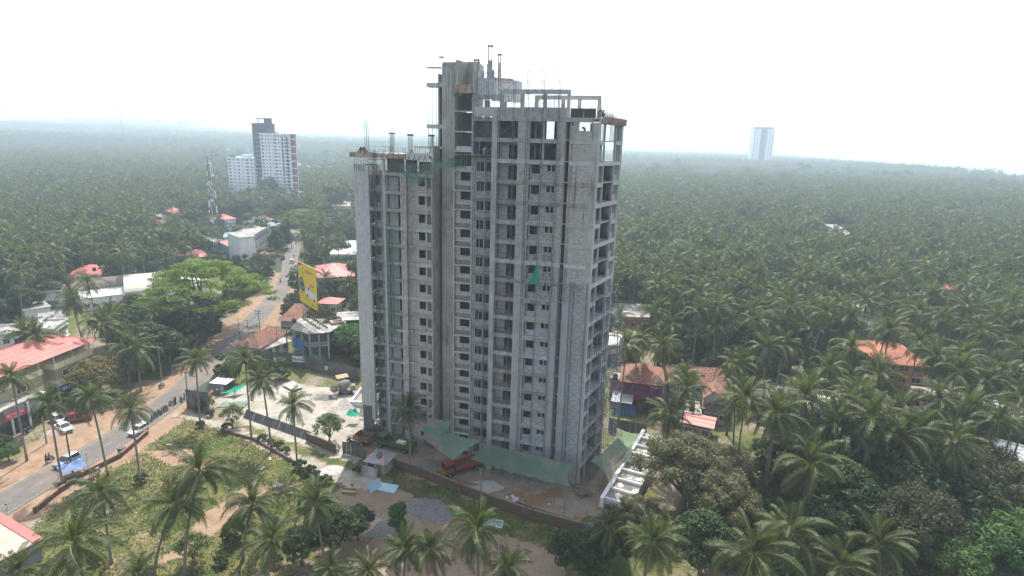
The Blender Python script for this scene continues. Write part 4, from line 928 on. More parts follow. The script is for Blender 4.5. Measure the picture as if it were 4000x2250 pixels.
OPEN = [  # ground left clear of tall palms, so that roofs, road and yards stay open as they are
 [(-124.4, 144.8), (-99.7, 147.4), (-120.7, 180.4), (-150.1, 176.6)],
 [(-112.2, 146.1), (-89.9, 148.4), (-109.1, 181.8), (-135.6, 178.5)],
 [(-77.0, 122.0), (-51.4, 124.2), (-88.4, 219.0), (-130.5, 212.7)],
 [(-83.3, 89.1), (-68.7, 90.0), (-93.7, 126.2), (-113.3, 124.4)],
 [(-87.7, 184.5), (-64.5, 187.5), (-87.5, 257.0), (-118.3, 251.7)],
 [(-51.4, 111.8), (-39.7, 112.7), (-64.5, 187.5), (-82.9, 185.2)],
 [(-106.8, 204.8), (-81.4, 208.4), (-143.9, 374.1), (-186.2, 363.1)],
 [(-110.9, 207.9), (-103.2, 209.0), (-177.5, 365.4), (-190.0, 362.1)],
 [(-52.1, 148.4), (-40.4, 149.6), (-56.6, 211.9), (-72.6, 209.7)],
 [(-46.6, 99.0), (-27.6, 100.3), (-40.9, 151.5), (-68.3, 148.7)],
 [(-52.9, 139.3), (-46.8, 139.9), (-68.0, 206.6), (-76.8, 205.4)],
 [(-194.6, 398.7), (-148.5, 411.9), (-646.7, 1817.3), (-766.4, 1593.8)],
 [(-266.1, 779.9), (-239.7, 795.3), (-407.6, 1356.7), (-446.4, 1313.2)],
 [(20.4, 116.2), (30.1, 117.0), (41.3, 166.3), (27.8, 164.9)],
 [(15.8, 81.4), (34.5, 82.4), (46.9, 117.1), (21.1, 115.1)],
 [(72.7, 113.4), (86.8, 114.5), (99.3, 132.8), (83.0, 131.4)],
 [(71.0, 97.1), (80.0, 97.6), (87.8, 108.4), (77.9, 107.7)],
 [(78.7, 93.2), (88.4, 93.8), (94.3, 100.9), (83.9, 100.2)],
 [(62.8, 68.7), (67.7, 68.9), (80.0, 83.7), (74.1, 83.4)],
 [(39.2, 91.1), (55.0, 92.0), (61.6, 104.6), (43.8, 103.4)],
 [(153.8, 289.1), (170.5, 291.9), (215.9, 373.1), (194.3, 368.6)],
 [(100.6, 275.6), (108.6, 276.9), (122.3, 313.6), (113.2, 311.9)],
 [(85.7, 190.8), (91.9, 191.5), (98.8, 206.9), (92.0, 206.1)],
 [(88.9, 145.1), (96.6, 145.8), (108.9, 165.9), (100.1, 165.0)],
 [(140.8, 188.4), (148.3, 189.2), (162.4, 208.4), (154.1, 207.4)],
 [(250.1, 459.0), (277.0, 465.8), (316.4, 533.7), (285.1, 525.0)],
 [(260.4, 878.0), (305.2, 899.0), (380.5, 1124.5), (322.8, 1091.9)],
 [(-161.6, 267.0), (-146.4, 269.9), (-179.6, 333.1), (-197.8, 328.8)],
 [(-190.0, 328.7), (-182.7, 330.4), (-198.6, 359.9), (-206.4, 357.9)],
 [(-236.3, 317.8), (-229.7, 319.3), (-252.9, 352.5), (-260.1, 350.6)],
 [(-142.6, 283.9), (-133.8, 285.6), (-157.8, 338.3), (-168.0, 335.9)],
 [(-415.8, 780.0), (-394.3, 794.1), (-492.7, 994.2), (-517.2, 972.4)],
 [(-66.6, 210.5), (-56.6, 211.9), (-69.2, 260.2), (-81.2, 258.1)],
 [(-169.2, 453.1), (-159.7, 456.1), (-185.0, 529.5), (-195.8, 525.5)],
 [(-98.1, 307.7), (-81.3, 311.2), (-113.6, 437.0), (-136.4, 430.3)],
 [(44.5, 71.5), (48.1, 71.7), (52.1, 78.7), (48.2, 78.5)],
 [(-36.2, 74.0), (-19.3, 74.9), (-28.6, 113.6), (-52.9, 111.7)],
 [(10.5, 59.6), (19.8, 60.0), (26.6, 85.8), (13.9, 85.1)],
 [(-45.7, 84.2), (-39.7, 84.6), (-51.4, 111.8), (-59.1, 111.2)]]
OBB = [(min(p[0] for p in P_), max(p[0] for p in P_), min(p[1] for p in P_), max(p[1] for p in P_), P_) for P_ in OPEN]
def opened(x, y): return any(a - 3 < x < b + 3 and c - 3 < y < d + 3 and (inpoly(x, y, P_) or inpoly(x - 3, y, P_) or inpoly(x + 3, y, P_) or inpoly(x, y + 3, P_) or inpoly(x, y - 3, P_)) for a, b, c, d, P_ in OBB)
BROAD = [(18.9, 77.2), (85.9, 80.4), (68.2, 52.0), (13.6, 50.1)]
def free(x, y, pad=0.0):
    if x < -50 and y < 640 and droad(x, y) < 7.5: return False
    for P_ in KEEP:
        if inpoly(x, y, P_): return False
    for (c, r) in CIRC:
        if hypot(x - c[0], y - c[1]) < r + pad: return False
    return True
mids = [(q, 13 + (i % 5)) for i, q in enumerate(MP)]
for (q, h) in mids: PLACED.append(q)
cells = {}
for p in PLACED: cells.setdefault((int(p[0] // 6), int(p[1] // 6)), []).append(p)
def crowded(x, y, d):
    ix, iy = int(x // 6), int(y // 6)
    for a in (-1, 0, 1):
        for b in (-1, 0, 1):
            for (px, py) in cells.get((ix + a, iy + b), ()):
                if hypot(px - x, py - y) < d: return True
    return False
cand = []; fr_rnd = random.Random(42)
y = 66.0
while y < 3600:
    st = 6.3 if y < 300 else (7.6 if y < 900 else (10.5 if y < 1600 else 17))
    xl = -min(.92 * y + 25, 3300); xr = min(.92 * y + 25, coastx(y) - 6)
    x = xl
    while x < xr:
        px = x + fr_rnd.uniform(-.48, .48) * st; py = y + fr_rnd.uniform(-.48, .48) * st; x += st
        if y < 640 and (not free(px, py) or crowded(px, py, 4.2)): continue
        if px < -40 and py < 105: continue
        if opened(px, py) or (py < 120 and inpoly(px, py, BROAD)) or mnoise.noise(Vector((px / 60, py / 60, 2))) > .52: continue
        if px < 27 and py < 108: continue
        cand.append((px, py))
    y += st
cand.sort(key=lambda p: p[1] ** 2 + p[0] ** 2)
n_mid = 300 - n_h - len(mids)
sel = []; rest = []
for p in cand:
    a = abs(p[0]) / p[1]
    (sel if len(sel) < n_mid and a < .90 and not (-.12 < p[0] / p[1] < .16 and p[1] < 240) else rest).append(p)
pr = None
def mid_palm(x, y, h, label, group, seed):
    r = random.Random(seed); root = empty('coconut_palm', (x, y, 0), r.uniform(0, 6.28), label, 'palm tree', group); s = r.uniform(.95, 1.25)
    c = link('crown', MIDC[r.randrange(4)], root, (0, 0, h)); c.scale = (s, s, s); t = link('trunk', MIDT[r.randrange(3)], root); t.scale = (1, 1, h)
    root.rotation_euler = (r.gauss(0, .05), r.gauss(0, .05), root.rotation_euler[2]); return root
def zone(x, y):
    a = x / y
    if a < -.62: return 'the grove at the left edge beyond the flat roofs'
    if a < -.45: return 'the grove around the red roofed house and barrel hall'
    if a < -.2: return 'the clumps along the far road near the billboard'
    if a < .28: return 'the grove just behind the unfinished brick house'
    if a < .5: return 'the grove behind the long white wall' if y > 125 else 'the grove in front of the white wall'
    if a < .68: return 'the grove round the orange tiled house' if y > 115 else 'the grove between olive trees and straw patch'
    return 'the grove along the right edge beyond the terrace house' if y > 115 else 'the grove near the modern white house'
for i, (q, h) in enumerate(mids): mid_palm(q[0], q[1], h, 'coconut palm in ' + zone(*q), 'palms in ' + zone(*q), i)
for i, q in enumerate(sel):
    mid_palm(q[0], q[1], fr_rnd.uniform(9, 17), 'coconut palm in ' + zone(*q), 'palms in ' + zone(*q), 1000 + i)
# ---------------------------------------------------------------- forest beyond, as one object of instances
FARC = []
hid = bpy.data.collections.new('forest_sources')
def src(name, mb, mats, sm=False):
    o = bpy.data.objects.new(name, mb.mesh(name, mats, sm)); hid.objects.link(o); return o
for i in range(3):
    mb = crown_mb(60 + i, 18, 10, 1.15, .28); mb.v = [(a, b, c + 13) for a, b, c in mb.v]; t = trunk_mb(13, 0, 0, .2, .13, 4, 3); n0 = len(mb.f); mb.add(t.v, t.f, 2); src('a_forest_palm_%d' % i, mb, [M_frond, M_rach, M_trunk])
for i in range(2):
    mb = crown_mb(70 + i, 13, 6, 1.3, .5); mb.v = [(a, b, c + 13) for a, b, c in mb.v]; mb.tube((0, 0, 0), (0, 0, 13), .22, .15, 3, 2); src('b_far_palm_%d' % i, mb, [M_frond, M_rach, M_trunk])
r_ = random.Random(5)
for i, lm in enumerate((M_leaf, M_leaf, M_leafB, MATS['brown_leaf'])):
    cl = [(r_.uniform(-2.2, 2.2), r_.uniform(-2.2, 2.2), r_.uniform(2.2, 6.0 + i), r_.uniform(1.3, 2.2)) for _ in range(9)]
    mb = leaves(MB(), cl, 900, .55, i, .2); mb.tube((0, 0, 0), (0, 0, 4), .2, n=4, m=1); src('c_undergrowth_%d' % i, mb, [lm, M_bark])
def joined(ms):
    mb = MB()
    for k, m_ in enumerate(ms): mb.add([v.co[:] for v in m_.vertices], [tuple(p.vertices) for p in m_.polygons], k)
    return mb
for i, (t_, lm) in enumerate(((T_round, M_leaf), (T_round2, MATS['thin_leaf']), (T_brown, MATS['brown_leaf']), (T_bright, M_leafB))): src('d_broadleaf_%d' % i, joined(t_), [lm, M_bark])
pts = []; rot = []; scl = []; idx = []
for (x, y) in rest:
    d = hypot(x, y); z = hill(x, y)
    pts.append((x, y, z)); rot.append(fr_rnd.uniform(0, 6.28)); s = fr_rnd.uniform(.6, 1.3); scl.append(s * (1 if d < 1600 else 1.35)); idx.append(fr_rnd.randrange(3) if d < 420 else 3 + fr_rnd.randrange(2))
    if d < 1500 and fr_rnd.random() < (.10 if mnoise.noise(Vector((x / 90, y / 90, 4))) < .15 else .3): idx[-1] = 9 + min(3, int(fr_rnd.random() * 3.5)); scl[-1] *= fr_rnd.uniform(.9, 1.5)
y = 70.0
while y < 2600:
    st = 5.5 if y < 420 else (11 if y < 1000 else 26)
    x = -.92 * y - 20
    while x < min(.92 * y + 20, coastx(y) - 20):
        px = x + fr_rnd.uniform(-.5, .5) * st; py = y + fr_rnd.uniform(-.5, .5) * st; x += st
        if y < 640 and not free(px, py, -1): continue
        if px < -40 and py < 105 or (px < 27 and py < 108): continue
        if mnoise.noise(Vector((px / 45, py / 45, 8))) < -.25: continue
        pts.append((px, py, hill(px, py))); rot.append(fr_rnd.uniform(0, 6.28)); big = fr_rnd.random() < .14 and y > 190; scl.append(fr_rnd.uniform(.4, .85) * (2.0 if big else 1) * (1 if y < 420 else (1.5 if y < 1000 else 2.0))); idx.append(5 + (fr_rnd.randrange(2) if fr_rnd.random() < .9 or y < 170 else 2 + fr_rnd.randrange(2)))
    y += st
fm_ = bpy.data.meshes.new('forest_points'); fm_.from_pydata(pts, [], [])
for nm_, ty, dt in (('rot', 'FLOAT', rot), ('scl', 'FLOAT', scl), ('pick', 'INT', idx)):
    a = fm_.attributes.new(nm_, ty, 'POINT'); a.data.foreach_set('value', dt)
fo = link('palm_forest', fm_); tag(fo, 'endless hazy coconut palm forest filling the plain to the horizon', 'forest', kind='stuff')
ng = bpy.data.node_groups.new('forest', 'GeometryNodeTree'); ng.interface.new_socket('Geometry', in_out='INPUT', socket_type='NodeSocketGeometry'); ng.interface.new_socket('Geometry', in_out='OUTPUT', socket_type='NodeSocketGeometry')
gi = ng.nodes.new('NodeGroupInput'); go = ng.nodes.new('NodeGroupOutput'); ip = ng.nodes.new('GeometryNodeInstanceOnPoints'); ci = ng.nodes.new('GeometryNodeCollectionInfo'); ci.inputs['Collection'].default_value = hid; ci.inputs['Separate Children'].default_value = True; ci.inputs['Reset Children'].default_value = True
ip.inputs['Pick Instance'].default_value = True
def nattr(n, ty):
    a = ng.nodes.new('GeometryNodeInputNamedAttribute'); a.data_type = ty; a.inputs['Name'].default_value = n; return a.outputs['Attribute']
cx_ = ng.nodes.new('ShaderNodeCombineXYZ'); ng.links.new(nattr('rot', 'FLOAT'), cx_.inputs['Z'])
ng.links.new(gi.outputs[0], ip.inputs['Points']); ng.links.new(ci.outputs[0], ip.inputs['Instance']); ng.links.new(nattr('pick', 'INT'), ip.inputs['Instance Index']); ng.links.new(cx_.outputs[0], ip.inputs['Rotation']); ng.links.new(nattr('scl', 'FLOAT'), ip.inputs['Scale']); ng.links.new(ip.outputs[0], go.inputs[0])
md = fo.modifiers.new('forest', 'NODES'); md.node_group = ng
print('forest points', len(pts), 'heroes', n_h, 'mid', len(mids) + len(sel))
# grass tufts on the lot and the strip
M_grass = mat('grass_blade', (.095, .14, .04), (.235, .20, .09), scale=.3, rough=.8, island=.25, transl=.55)
mb = MB(); gr_ = random.Random(3); cnt = 0
while cnt < 26000:
    x, y = gr_.uniform(-72, 14), gr_.uniform(52, 112)
    dens = mnoise.noise(Vector((x * .13, y * .13, 3))) * .8 + .55
    if not ((inpoly(x, y, LOT) and not any(inpoly(x, y, q) for q in PATCHES)) or inpoly(x, y, STRIP)) or gr_.random() > dens or (x < -55 and droad(x, y) < 7): cnt += .25; continue
    cnt += 1; h = gr_.uniform(.08, .28); a = gr_.uniform(0, 3.14); c, s = cos(a) * .09, sin(a) * .09; lx, ly = gr_.uniform(-.15, .15), gr_.uniform(-.15, .15)
    mb.add([(x - c, y - s, 0), (x + c, y + s, 0), (x + c * 1.3 + lx, y + s * 1.3 + ly, h), (x - c * .6 + lx, y - s * .6 + ly, h * .8)], [(0, 1, 2, 3)])
tag(mb.build('grass', M_grass), 'dry and green weeds covering the empty roadside lot', 'grass', kind='stuff')

# ================================================================ HOUSES, ROOFS, FAR BUILDINGS
M_tileO = mat('old_clay_tile', (.30, .13, .085), (.20, .105, .075), scale=1.4, rough=.9, island=.22, c3=(.16, .11, .085), s3=.5)
M_tileN = mat('orange_clay_tile', (.42, .165, .10), (.34, .135, .08), scale=1.2, rough=.8, island=.15)
M_redsh = mat('red_sheet_roof', (.48, .15, .13), (.42, .13, .115), scale=.5, rough=.55, c3=(.48, .17, .14), s3=.2)
M_pinksh = mat('pink_sheet_roof', (.56, .24, .21), (.50, .20, .18), scale=.4, rough=.6)
M_greysh = mat('grey_sheet_roof', (.36, .37, .38), (.26, .27, .28), scale=.5, rough=.6, c3=(.22, .18, .15), s3=.3)
M_bluesh = mat('blue_sheet_roof', (.16, .27, .45), (.22, .34, .52), scale=.5, rough=.5)
M_cream = mat('cream_wall', (.86, .77, .50), (.78, .70, .45), scale=.5, rough=.85, streak=(.34, .31, .22))
M_creamShade = mat('shaded_cream_wall', (.42, .37, .25), (.36, .32, .21), scale=.5, rough=.9)  # the cream paint again, with the recessed wall's shade put into the colour
M_bgrey = mat('blue_grey_wall', (.26, .36, .42), (.30, .38, .42), scale=.5, rough=.9, streak=(.16, .2, .22))
M_purple = mat('purple_wall', (.26, .05, .14), (.22, .05, .12), scale=.5, rough=.9, streak=(.14, .05, .09))
M_orange = mat('ochre_wall', (.55, .26, .06), (.48, .22, .06), scale=.5, rough=.9)
M_brickw = mat('red_brick', (.24, .10, .075), (.17, .085, .065), scale=2.5, rough=.95, island=.2)
M_roofc = mat('weathered_roof_concrete', (.33, .31, .275), (.24, .225, .20), scale=.5, rough=.95, c3=(.20, .19, .17), s3=.3, spot=((.62, .60, .55), .6, .6))
M_black = mat('black_plastic', (.015, .015, .018), (.03, .03, .03), scale=2, rough=.5)
M_dkgrey = mat('dark_grey_paint', (.09, .095, .105), (.13, .13, .135), scale=.8, rough=.7)
def rect3(A, B, D):
    """rectangle from three corners: origin A, width along AB, depth towards D -> (origin, angle, width, depth)"""
    A, B, D = Vector(A), Vector(B), Vector(D); u = (B - A); w_ = u.length; u.normalize(); v = Vector((-u.y, u.x)); d = (D - A).dot(v)
    if d < 0: A = A + v * d; d = -d
    return (A.x, A.y), atan2(u.y, u.x), w_, d
def window(parent, x, y, z, w_, h, ax='x', out_=-1, frame=None, pane=None, shade=True):
    f = MB(); e = .07; t = .06 * out_
    def bx(a0, a1, z0, z1, d0, d1, m=0):
        lo, hi = min(d0, d1), max(d0, d1)
        (f.box(a0, a1, y + lo, y + hi, z0, z1, m) if ax == 'x' else f.box(x + lo, x + hi, a0, a1, z0, z1, m))
    c = x if ax == 'x' else y
    bx(c - w_ / 2 - e, c + w_ / 2 + e, z - e, z, 0, t); bx(c - w_ / 2 - e, c + w_ / 2 + e, z + h, z + h + e, 0, t); bx(c - w_ / 2 - e, c - w_ / 2, z, z + h, 0, t); bx(c + w_ / 2, c + w_ / 2 + e, z, z + h, 0, t); bx(c - .03, c + .03, z, z + h, 0, t * .8)
    if shade: bx(c - w_ / 2 - .2, c + w_ / 2 + .2, z + h + .12, z + h + .2, 0, .45 * out_)
    o = f.build('window', frame or M_white, parent)
    f2 = MB(); f = f2
    bx(c - w_ / 2, c + w_ / 2, z, z + h, 0.01 * out_, .03 * out_); f2.build('pane', pane or M_glass, o)
def facade_windows(root, w_, d, h, fl, nx_, sides='fl', ww=1.2, wh=1.1, sill=1.0, **k):
    fh = h / fl
    for f_ in range(fl):
        for i in range(nx_):
            if 'f' in sides: window(root, w_ * (i + .5) / nx_, 0, f_ * fh + sill, ww, wh, 'x', -1, **k)
        for i in range(max(1, int(nx_ * d / max(w_, .1)))):
            n = max(1, int(nx_ * d / w_)); y_ = d * (i + .5) / n
            if 'r' in sides: window(root, w_, y_, f_ * fh + sill, ww, wh, 'y', 1, **k)
            if 'l' in sides: window(root, 0, y_, f_ * fh + sill, ww, wh, 'y', -1, **k)
def flat_house(R, h, label, wall=None, roof=None, par=.5, fl=1, nx_=3, sides='fr', name='flat_roof_house', cat='house', over=.35, group=None, wk={}, win=True):
    (ox, oy), an, w_, d = R; root = empty(name, (ox, oy, 0), an, label, cat, group); wall = wall or M_white; roof = roof or M_roofc
    MB().box(0, w_, 0, d, 0, h - .15).build('wall', wall, root)
    MB().box(-over, w_ + over, -over, d + over, h - .15, h).build('roof_slab', roof, root)
    if par:
        p = MB(); e = .15; z0, z1 = h + .002, h + par; p.box(-over + .02, w_ + over - .02, -over + .02, -over + e, z0, z1).box(-over + .02, w_ + over - .02, d + over - e, d + over - .02, z0, z1).box(-over + .02, -over + e, -over + e, d + over - e, z0, z1).box(w_ + over - e, w_ + over - .02, -over + e, d + over - e, z0, z1); p.build('parapet', wall, root)
    if win: facade_windows(root, w_, d, h, fl, nx_, sides, **wk)
    for f_ in range(1, fl): MB().box(-.12, w_ + .12, -.12, d + .12, h / fl * f_ - .1, h / fl * f_ + .1).build('string_course', wall, root)
    MB().box(w_ * .5 - .5 + w_ / nx_ / 2 if w_ > 6 else .3, w_ * .5 + .5 + w_ / nx_ / 2 if w_ > 6 else 1.2, -.05, -.005, 0, 2.1).build('door', M_wood, root)
    return root
def slope(mb, a, b, c, d, rows, th=.06, m=0, cols=0):
    """tiled slope: eave a-b, ridge d-c; stepped courses, optionally cut into tile columns"""
    a, b, c, d = map(Vector, (a, b, c, d)); nrm = (b - a).cross(d - a).normalized()
    if nrm.z < 0: nrm = -nrm
    for i in range(rows):
        t0, t1 = i / rows, (i + 1.04) / rows; t1 = min(t1, 1)
        p, q, r, s = a.lerp(d, t0), b.lerp(c, t0), b.lerp(c, t1), a.lerp(d, t1); n = max(1, int((q - p).length / cols)) if cols else 1
        for k in range(n):
            u0, u1 = k / n + (.004 if cols else 0), (k + 1) / n - (.004 if cols else 0); lift = th * (1 + (.25 * rnd.random() if cols else 0))
            P, Q, R_, S = p.lerp(q, u0), p.lerp(q, u1), s.lerp(r, u1), s.lerp(r, u0)
            mb.add([P + nrm * lift, Q + nrm * lift, R_ + nrm * .01, S + nrm * .01, P, Q], [(0, 1, 2, 3), (0, 4, 5, 1)], m)
def hip_roof(root, w_, d, z, rise, m, rows=9, hip=.5, over=.7, cols=0, ribs=False, under=None):
    x0, x1, y0, y1 = -over, w_ + over, -over, d + over; ym = (y0 + y1) / 2; hl = (y1 - y0) / 2 * hip * 2; hx = min(hl, (x1 - x0) / 2 - .05) if hip else 0
    r0, r1 = (x0 + hx, ym, z + rise), (x1 - hx, ym, z + rise); A, B, C, D = (x0, y0, z), (x1, y0, z), (x1, y1, z), (x0, y1, z)
    for nm, q in (('front', (A, B, r1, r0)), ('back', (C, D, r0, r1)), ('right', (B, C, r1, r1)), ('left', (D, A, r0, r0))):
        if not hip and nm in ('right', 'left'): continue
        mb = MB(); slope(mb, *q, rows, .05 if not cols else .07, 0, cols)
        if ribs:
            a, b, c, e = map(Vector, q); n = int((b - a).length / .9)
            for i in range(n + 1):
                t = i / max(n, 1); p = a.lerp(b, t)
                tl = 1.0
                if hip and nm in ('right', 'left'): tl = 1 - abs(2 * t - 1)
                elif hip: xx = t * (b - a).length; L_ = (b - a).length; tl = min(1, xx / hx if hx else 1, (L_ - xx) / hx if hx else 1)
                up = Vector((0, 1, 0)) if nm == 'front' else Vector((0, -1, 0)) if nm == 'back' else Vector((-1, 0, 0)) if nm == 'right' else Vector((1, 0, 0))
                run = (y1 - y0) / 2 if nm in ('front', 'back') else hx
                e2 = p + up * run * tl + Vector((0, 0, rise * tl)); mb.tube(p + Vector((0, 0, .05)), e2 + Vector((0, 0, .05)), .035, n=4, cap=False)
        mb.build('roof_slope', m, root)
    rb = MB(); rb.tube(r0, r1, .13, n=6)
    if hip:
        for e in (A, D): rb.tube(e, r0, .1, n=5)
        for e in (B, C): rb.tube(e, r1, .1, n=5)
    rb.build('ridge_cap', m, root)
    if not hip: MB().add([(0, 0, z - .1), (0, d, z - .1), (0, d / 2, z + rise * .82)], [(0, 1, 2)]).add([(w_, 0, z - .1), (w_, d, z - .1), (w_, d / 2, z + rise * .82)], [(2, 1, 0)]).build('gable', under or M_white, root)
def hip_house(R, h, rise, label, wall=None, m=None, hip=.5, over=.7, fl=1, nx_=3, sides='fr', rows=9, cols=0, ribs=False, name='hip_roof_house', cat='house', group=None, wk={}):
    (ox, oy), an, w_, d = R; root = empty(name, (ox, oy, 0), an, label, cat, group); wall = wall or M_white
    MB().box(0, w_, 0, d, 0, h).build('wall', wall, root); hip_roof(root, w_, d, h, rise, m or M_tileO, rows, hip, over, cols, ribs, wall)
    facade_windows(root, w_, d, h, fl, nx_, sides, **wk); MB().box(w_ * .5 - .5, w_ * .5 + .5, -.05, -.005, 0, 2.1).build('door', M_wood, root)
    return root
def tank(x, y, z, label, r=.55, h=1.2):
    o = MB().lathe((0, 0, 0), [(r, 0), (r, h * .75), (r * .85, h * .88), (r * .4, h), (r * .4, h + .08), (.02, h + .1)], 12)
    for k in (.2, .4, .6): o.lathe((0, 0, 0), [(r + .03, h * k), (r + .03, h * k + .05)], 12)
    return tag(o.build('water_tank', M_black, loc=(x, y, z), smooth=False), label, 'water tank', 'black rooftop water tanks')

# ---- the yellow three storey building with red sheet roof, bottom left
A_, B_, D_ = (-93.5, 103.6), (-91.3, 121.0), (-97.2, 126.0)
R_ = rect3(A_, B_, D_); (ox, oy), an, w_, d_ = R_; d_ = min(max(d_, 11), 15); ext = 16
root = empty('shop_building', (ox - cos(an) * ext, oy - sin(an) * ext, 0), an, 'three storey cream building with red sheet roof and open top floor', 'building'); w_ += ext
hip_roof(root, w_, d_, 10.4, 2.3, M_redsh, 5, .5, 1.4, 0, True)
MB().box(.5, w_ - .3, 1.6, d_ - .3, 0, 9.0).build('wall', M_creamShade, root)
MB().box(.6, w_ - .4, 3.5, d_ - .4, 9.0, 10.5).build('top_storey_shade', M_void, root)  # solid box whose near-black colour is the open storey's shade
sp_ = w_ - 9.5
for (x0, x1, y0) in ((3.0, sp_ - 2.5, -.2), (sp_, w_ - .2, -.6)):
    MB().box(x0, x1, y0, 1.7, 3.3, 8.4).build('wall', M_creamShade, root)
    MB().box(x0 - .08, x1 + .08, y0 - .12, 1.75, 7.3, 8.5).build('balcony_parapet', M_cream, root)
    MB().box(x0 - .08, x1 + .08, y0 - .12, 1.75, 3.6, 5.0).build('balcony_parapet', M_cream, root)
    for xx in (x0 + (x1 - x0) * .28, x0 + (x1 - x0) * .75): window(root, xx, y0, 5.5, 1.9, 1.1, 'x', -1, frame=M_cream, shade=False)
    for xx in (x0 + .3, (x0 + x1) / 2, x1 - .3): MB().box(xx - .15, xx + .15, y0 + .1, y0 + .4, 0, 3.3).box(xx - .08, xx + .08, y0 + .15, y0 + .3, 8.5, 10.4).build('column', M_cream, root)
    MB().box(x0 + .2, x1 - .2, 1.45, 1.58, .1, 3.0).build('shop_shutter', M_dkgrey, root)
window(root, sp_ - 1.3, 1.6, 5.4, 1.3, 1.2, 'x', -1, frame=M_cream, shade=False); window(root, w_ - .3, 5, 5.4, 1.6, 1.2, 'y', 1, frame=M_cream)
M_bluesign = mat('blue_sign', (.05, .10, .42), (.06, .12, .46), scale=1, rough=.5); M_signw = mat('sign_white', (.72, .72, .72), rough=.6); M_signy = mat('sign_yellow', (.75, .55, .06), rough=.6); M_red = mat('sign_red', (.62, .04, .07), (.55, .035, .06), scale=1, rough=.5)
M_greywall = mat('grey_stucco', (.27, .29, .33), (.23, .25, .28), scale=.5, rough=.9)
MB().box(sp_, w_ - .2, -.75, -.6, 2.3, 3.5).build('facade_band', M_greywall, root)
sg = MB().box(sp_ + .5, w_ - 1.0, -.85, -.78, 2.2, 3.5).build('shop_sign', M_bluesign, root)
mb = MB().box(sp_ + .8, sp_ + 1.8, -.88, -.86, 2.5, 3.2)
for i in range(9): mb.box(sp_ + 2.1 + i * .62, sp_ + 2.45 + i * .62, -.88, -.86, 2.35 + .1 * (i % 3), 2.75 + .12 * (i % 2))
mb.build('lettering', M_signw, sg); mb = MB()
for i in range(5): mb.box(sp_ + 2.2 + i * 1.0, sp_ + 2.8 + i * 1.0, -.88, -.86, 2.95, 3.3)
mb.build('lettering', M_signy, sg)
def text_mesh(s, size, m, name='lettering', parent=None, bold=.0):
    c = bpy.data.curves.new('txt', 'FONT'); c.body = s; c.size = size; c.extrude = .012; c.offset = bold; c.resolution_u = 2
    o = bpy.data.objects.new('txt', c); dg = bpy.context.evaluated_depsgraph_get(); me = bpy.data.meshes.new_from_object(o.evaluated_get(dg) if False else o); bpy.data.objects.remove(o); me.materials.clear(); me.materials.append(m)
    return link(name, me, parent)
# motor shop with its red board
p0, p1 = Vector((-90.4, 96.9)), Vector((-89.7, 100.5)); an2 = atan2((p1 - p0).y, (p1 - p0).x); L_ = (p1 - p0).length
ms = empty('motor_shop', (p0.x, p0.y, 0), an2, 'low two wheeler shop behind the roadside palm with grey upper band', 'shop')
MB().box(-6, L_ + 5, .6, 6.5, 0, 5.0).build('wall', M_greywall, ms); MB().box(-6.3, L_ + 5.3, .3, 6.8, 5.0, 5.2).build('roof_slab', M_roofc, ms); MB().box(-5, L_ + 4, .5, .58, .1, 2.8).build('glass_front', M_glass, ms)
for i in range(5): MB().box(-5 + i * (L_ + 9) / 4 - .15, -5 + i * (L_ + 9) / 4 + .15, .1, .4, 0, 4.95).build('column', M_white, ms)
bo = empty('sign_board', (p0.x, p0.y, 0), an2, 'red board reading BBC MOTORS on the low shop front', 'sign')
bd = MB().box(0, L_, -.12, 0, 3.2, 4.5).build('board', M_red, bo); MB().box(0, L_, -.1, 0, 4.5, 5.6).build('upper_board', M_greywall, bo)
for (s, sz, x, z, m) in (('BBC MOTORS', .78, .3, 3.78, M_signw), ('TWO WHEELER SALES', .36, .7, 3.34, M_signw), ('VESPA', .5, .9, 4.85, M_red)):
    t = text_mesh(s, sz, m, 'lettering', bo); t.location = (x, -.135 if z < 4.6 else -.115, z); t.rotation_euler = (pi / 2, 0, 0); wd = max(v.co.x for v in t.data.vertices); t.scale = (min(1.6, (L_ - 2 * x) / wd) if z < 4.6 else 1, 1, 1)
sb = empty('sign_board', (p0.x + 1.0, p0.y - 6, 0), an2, 'faded board on two posts at the roadside wall reading MOTORS', 'sign')
MB().box(0, 3, 0, .08, 2.0, 2.9).build('board', mat('faded_sign', (.42, .40, .38), (.36, .30, .28), scale=1), sb); MB().box(.1, .2, 0, .1, 0, 2).box(2.8, 2.9, 0, .1, 0, 2).build('post', M_rust, sb)
t = text_mesh('MOTORS', .55, M_red, 'lettering', sb); t.location = (.4, -.02, 2.25); t.rotation_euler = (pi / 2, 0, 0)

# ---- roofs left
flat_house(rect3((-123.8, 132.5), (-116.2, 136.5), (-122.4, 142.1)), 6.5, 'weathered white flat roofed house right behind the red sheet roof', fl=2, nx_=4)
flat_house(rect3((-119.1, 138.4), (-114.3, 139.8), (-121.3, 146.5)), 6.0, 'flat roof with raised white slab next to the red sheet roof', roof=M_roofc, fl=2, nx_=3)
r = flat_house(rect3((-116.7, 137.7), (-114.9, 138.6), (-118.4, 142.2)), 7.0, 'small white roof room on the raised slab house', roof=M_white, par=0, nx_=2, win=False, name='roof_room', cat='building')
hip_house(rect3((-123.9, 148.7), (-120.3, 151.5), (-126.2, 157.8)), 4.5, 2.0, 'house with dull grey pitched roof at the left', m=M_greysh, hip=0, nx_=2)
flat_house(rect3((-148.4, 176.6), (-142.4, 179.8), (-152.3, 191.1)), 5.0, 'white flat house with long blue roof band at the left edge', nx_=3, fl=1)
flat_house(rect3((-156.6, 181.9), (-154.3, 185.4), (-161.5, 193.7)), 5.5, 'white house with dark roof terrace at the far left', nx_=2, fl=2)
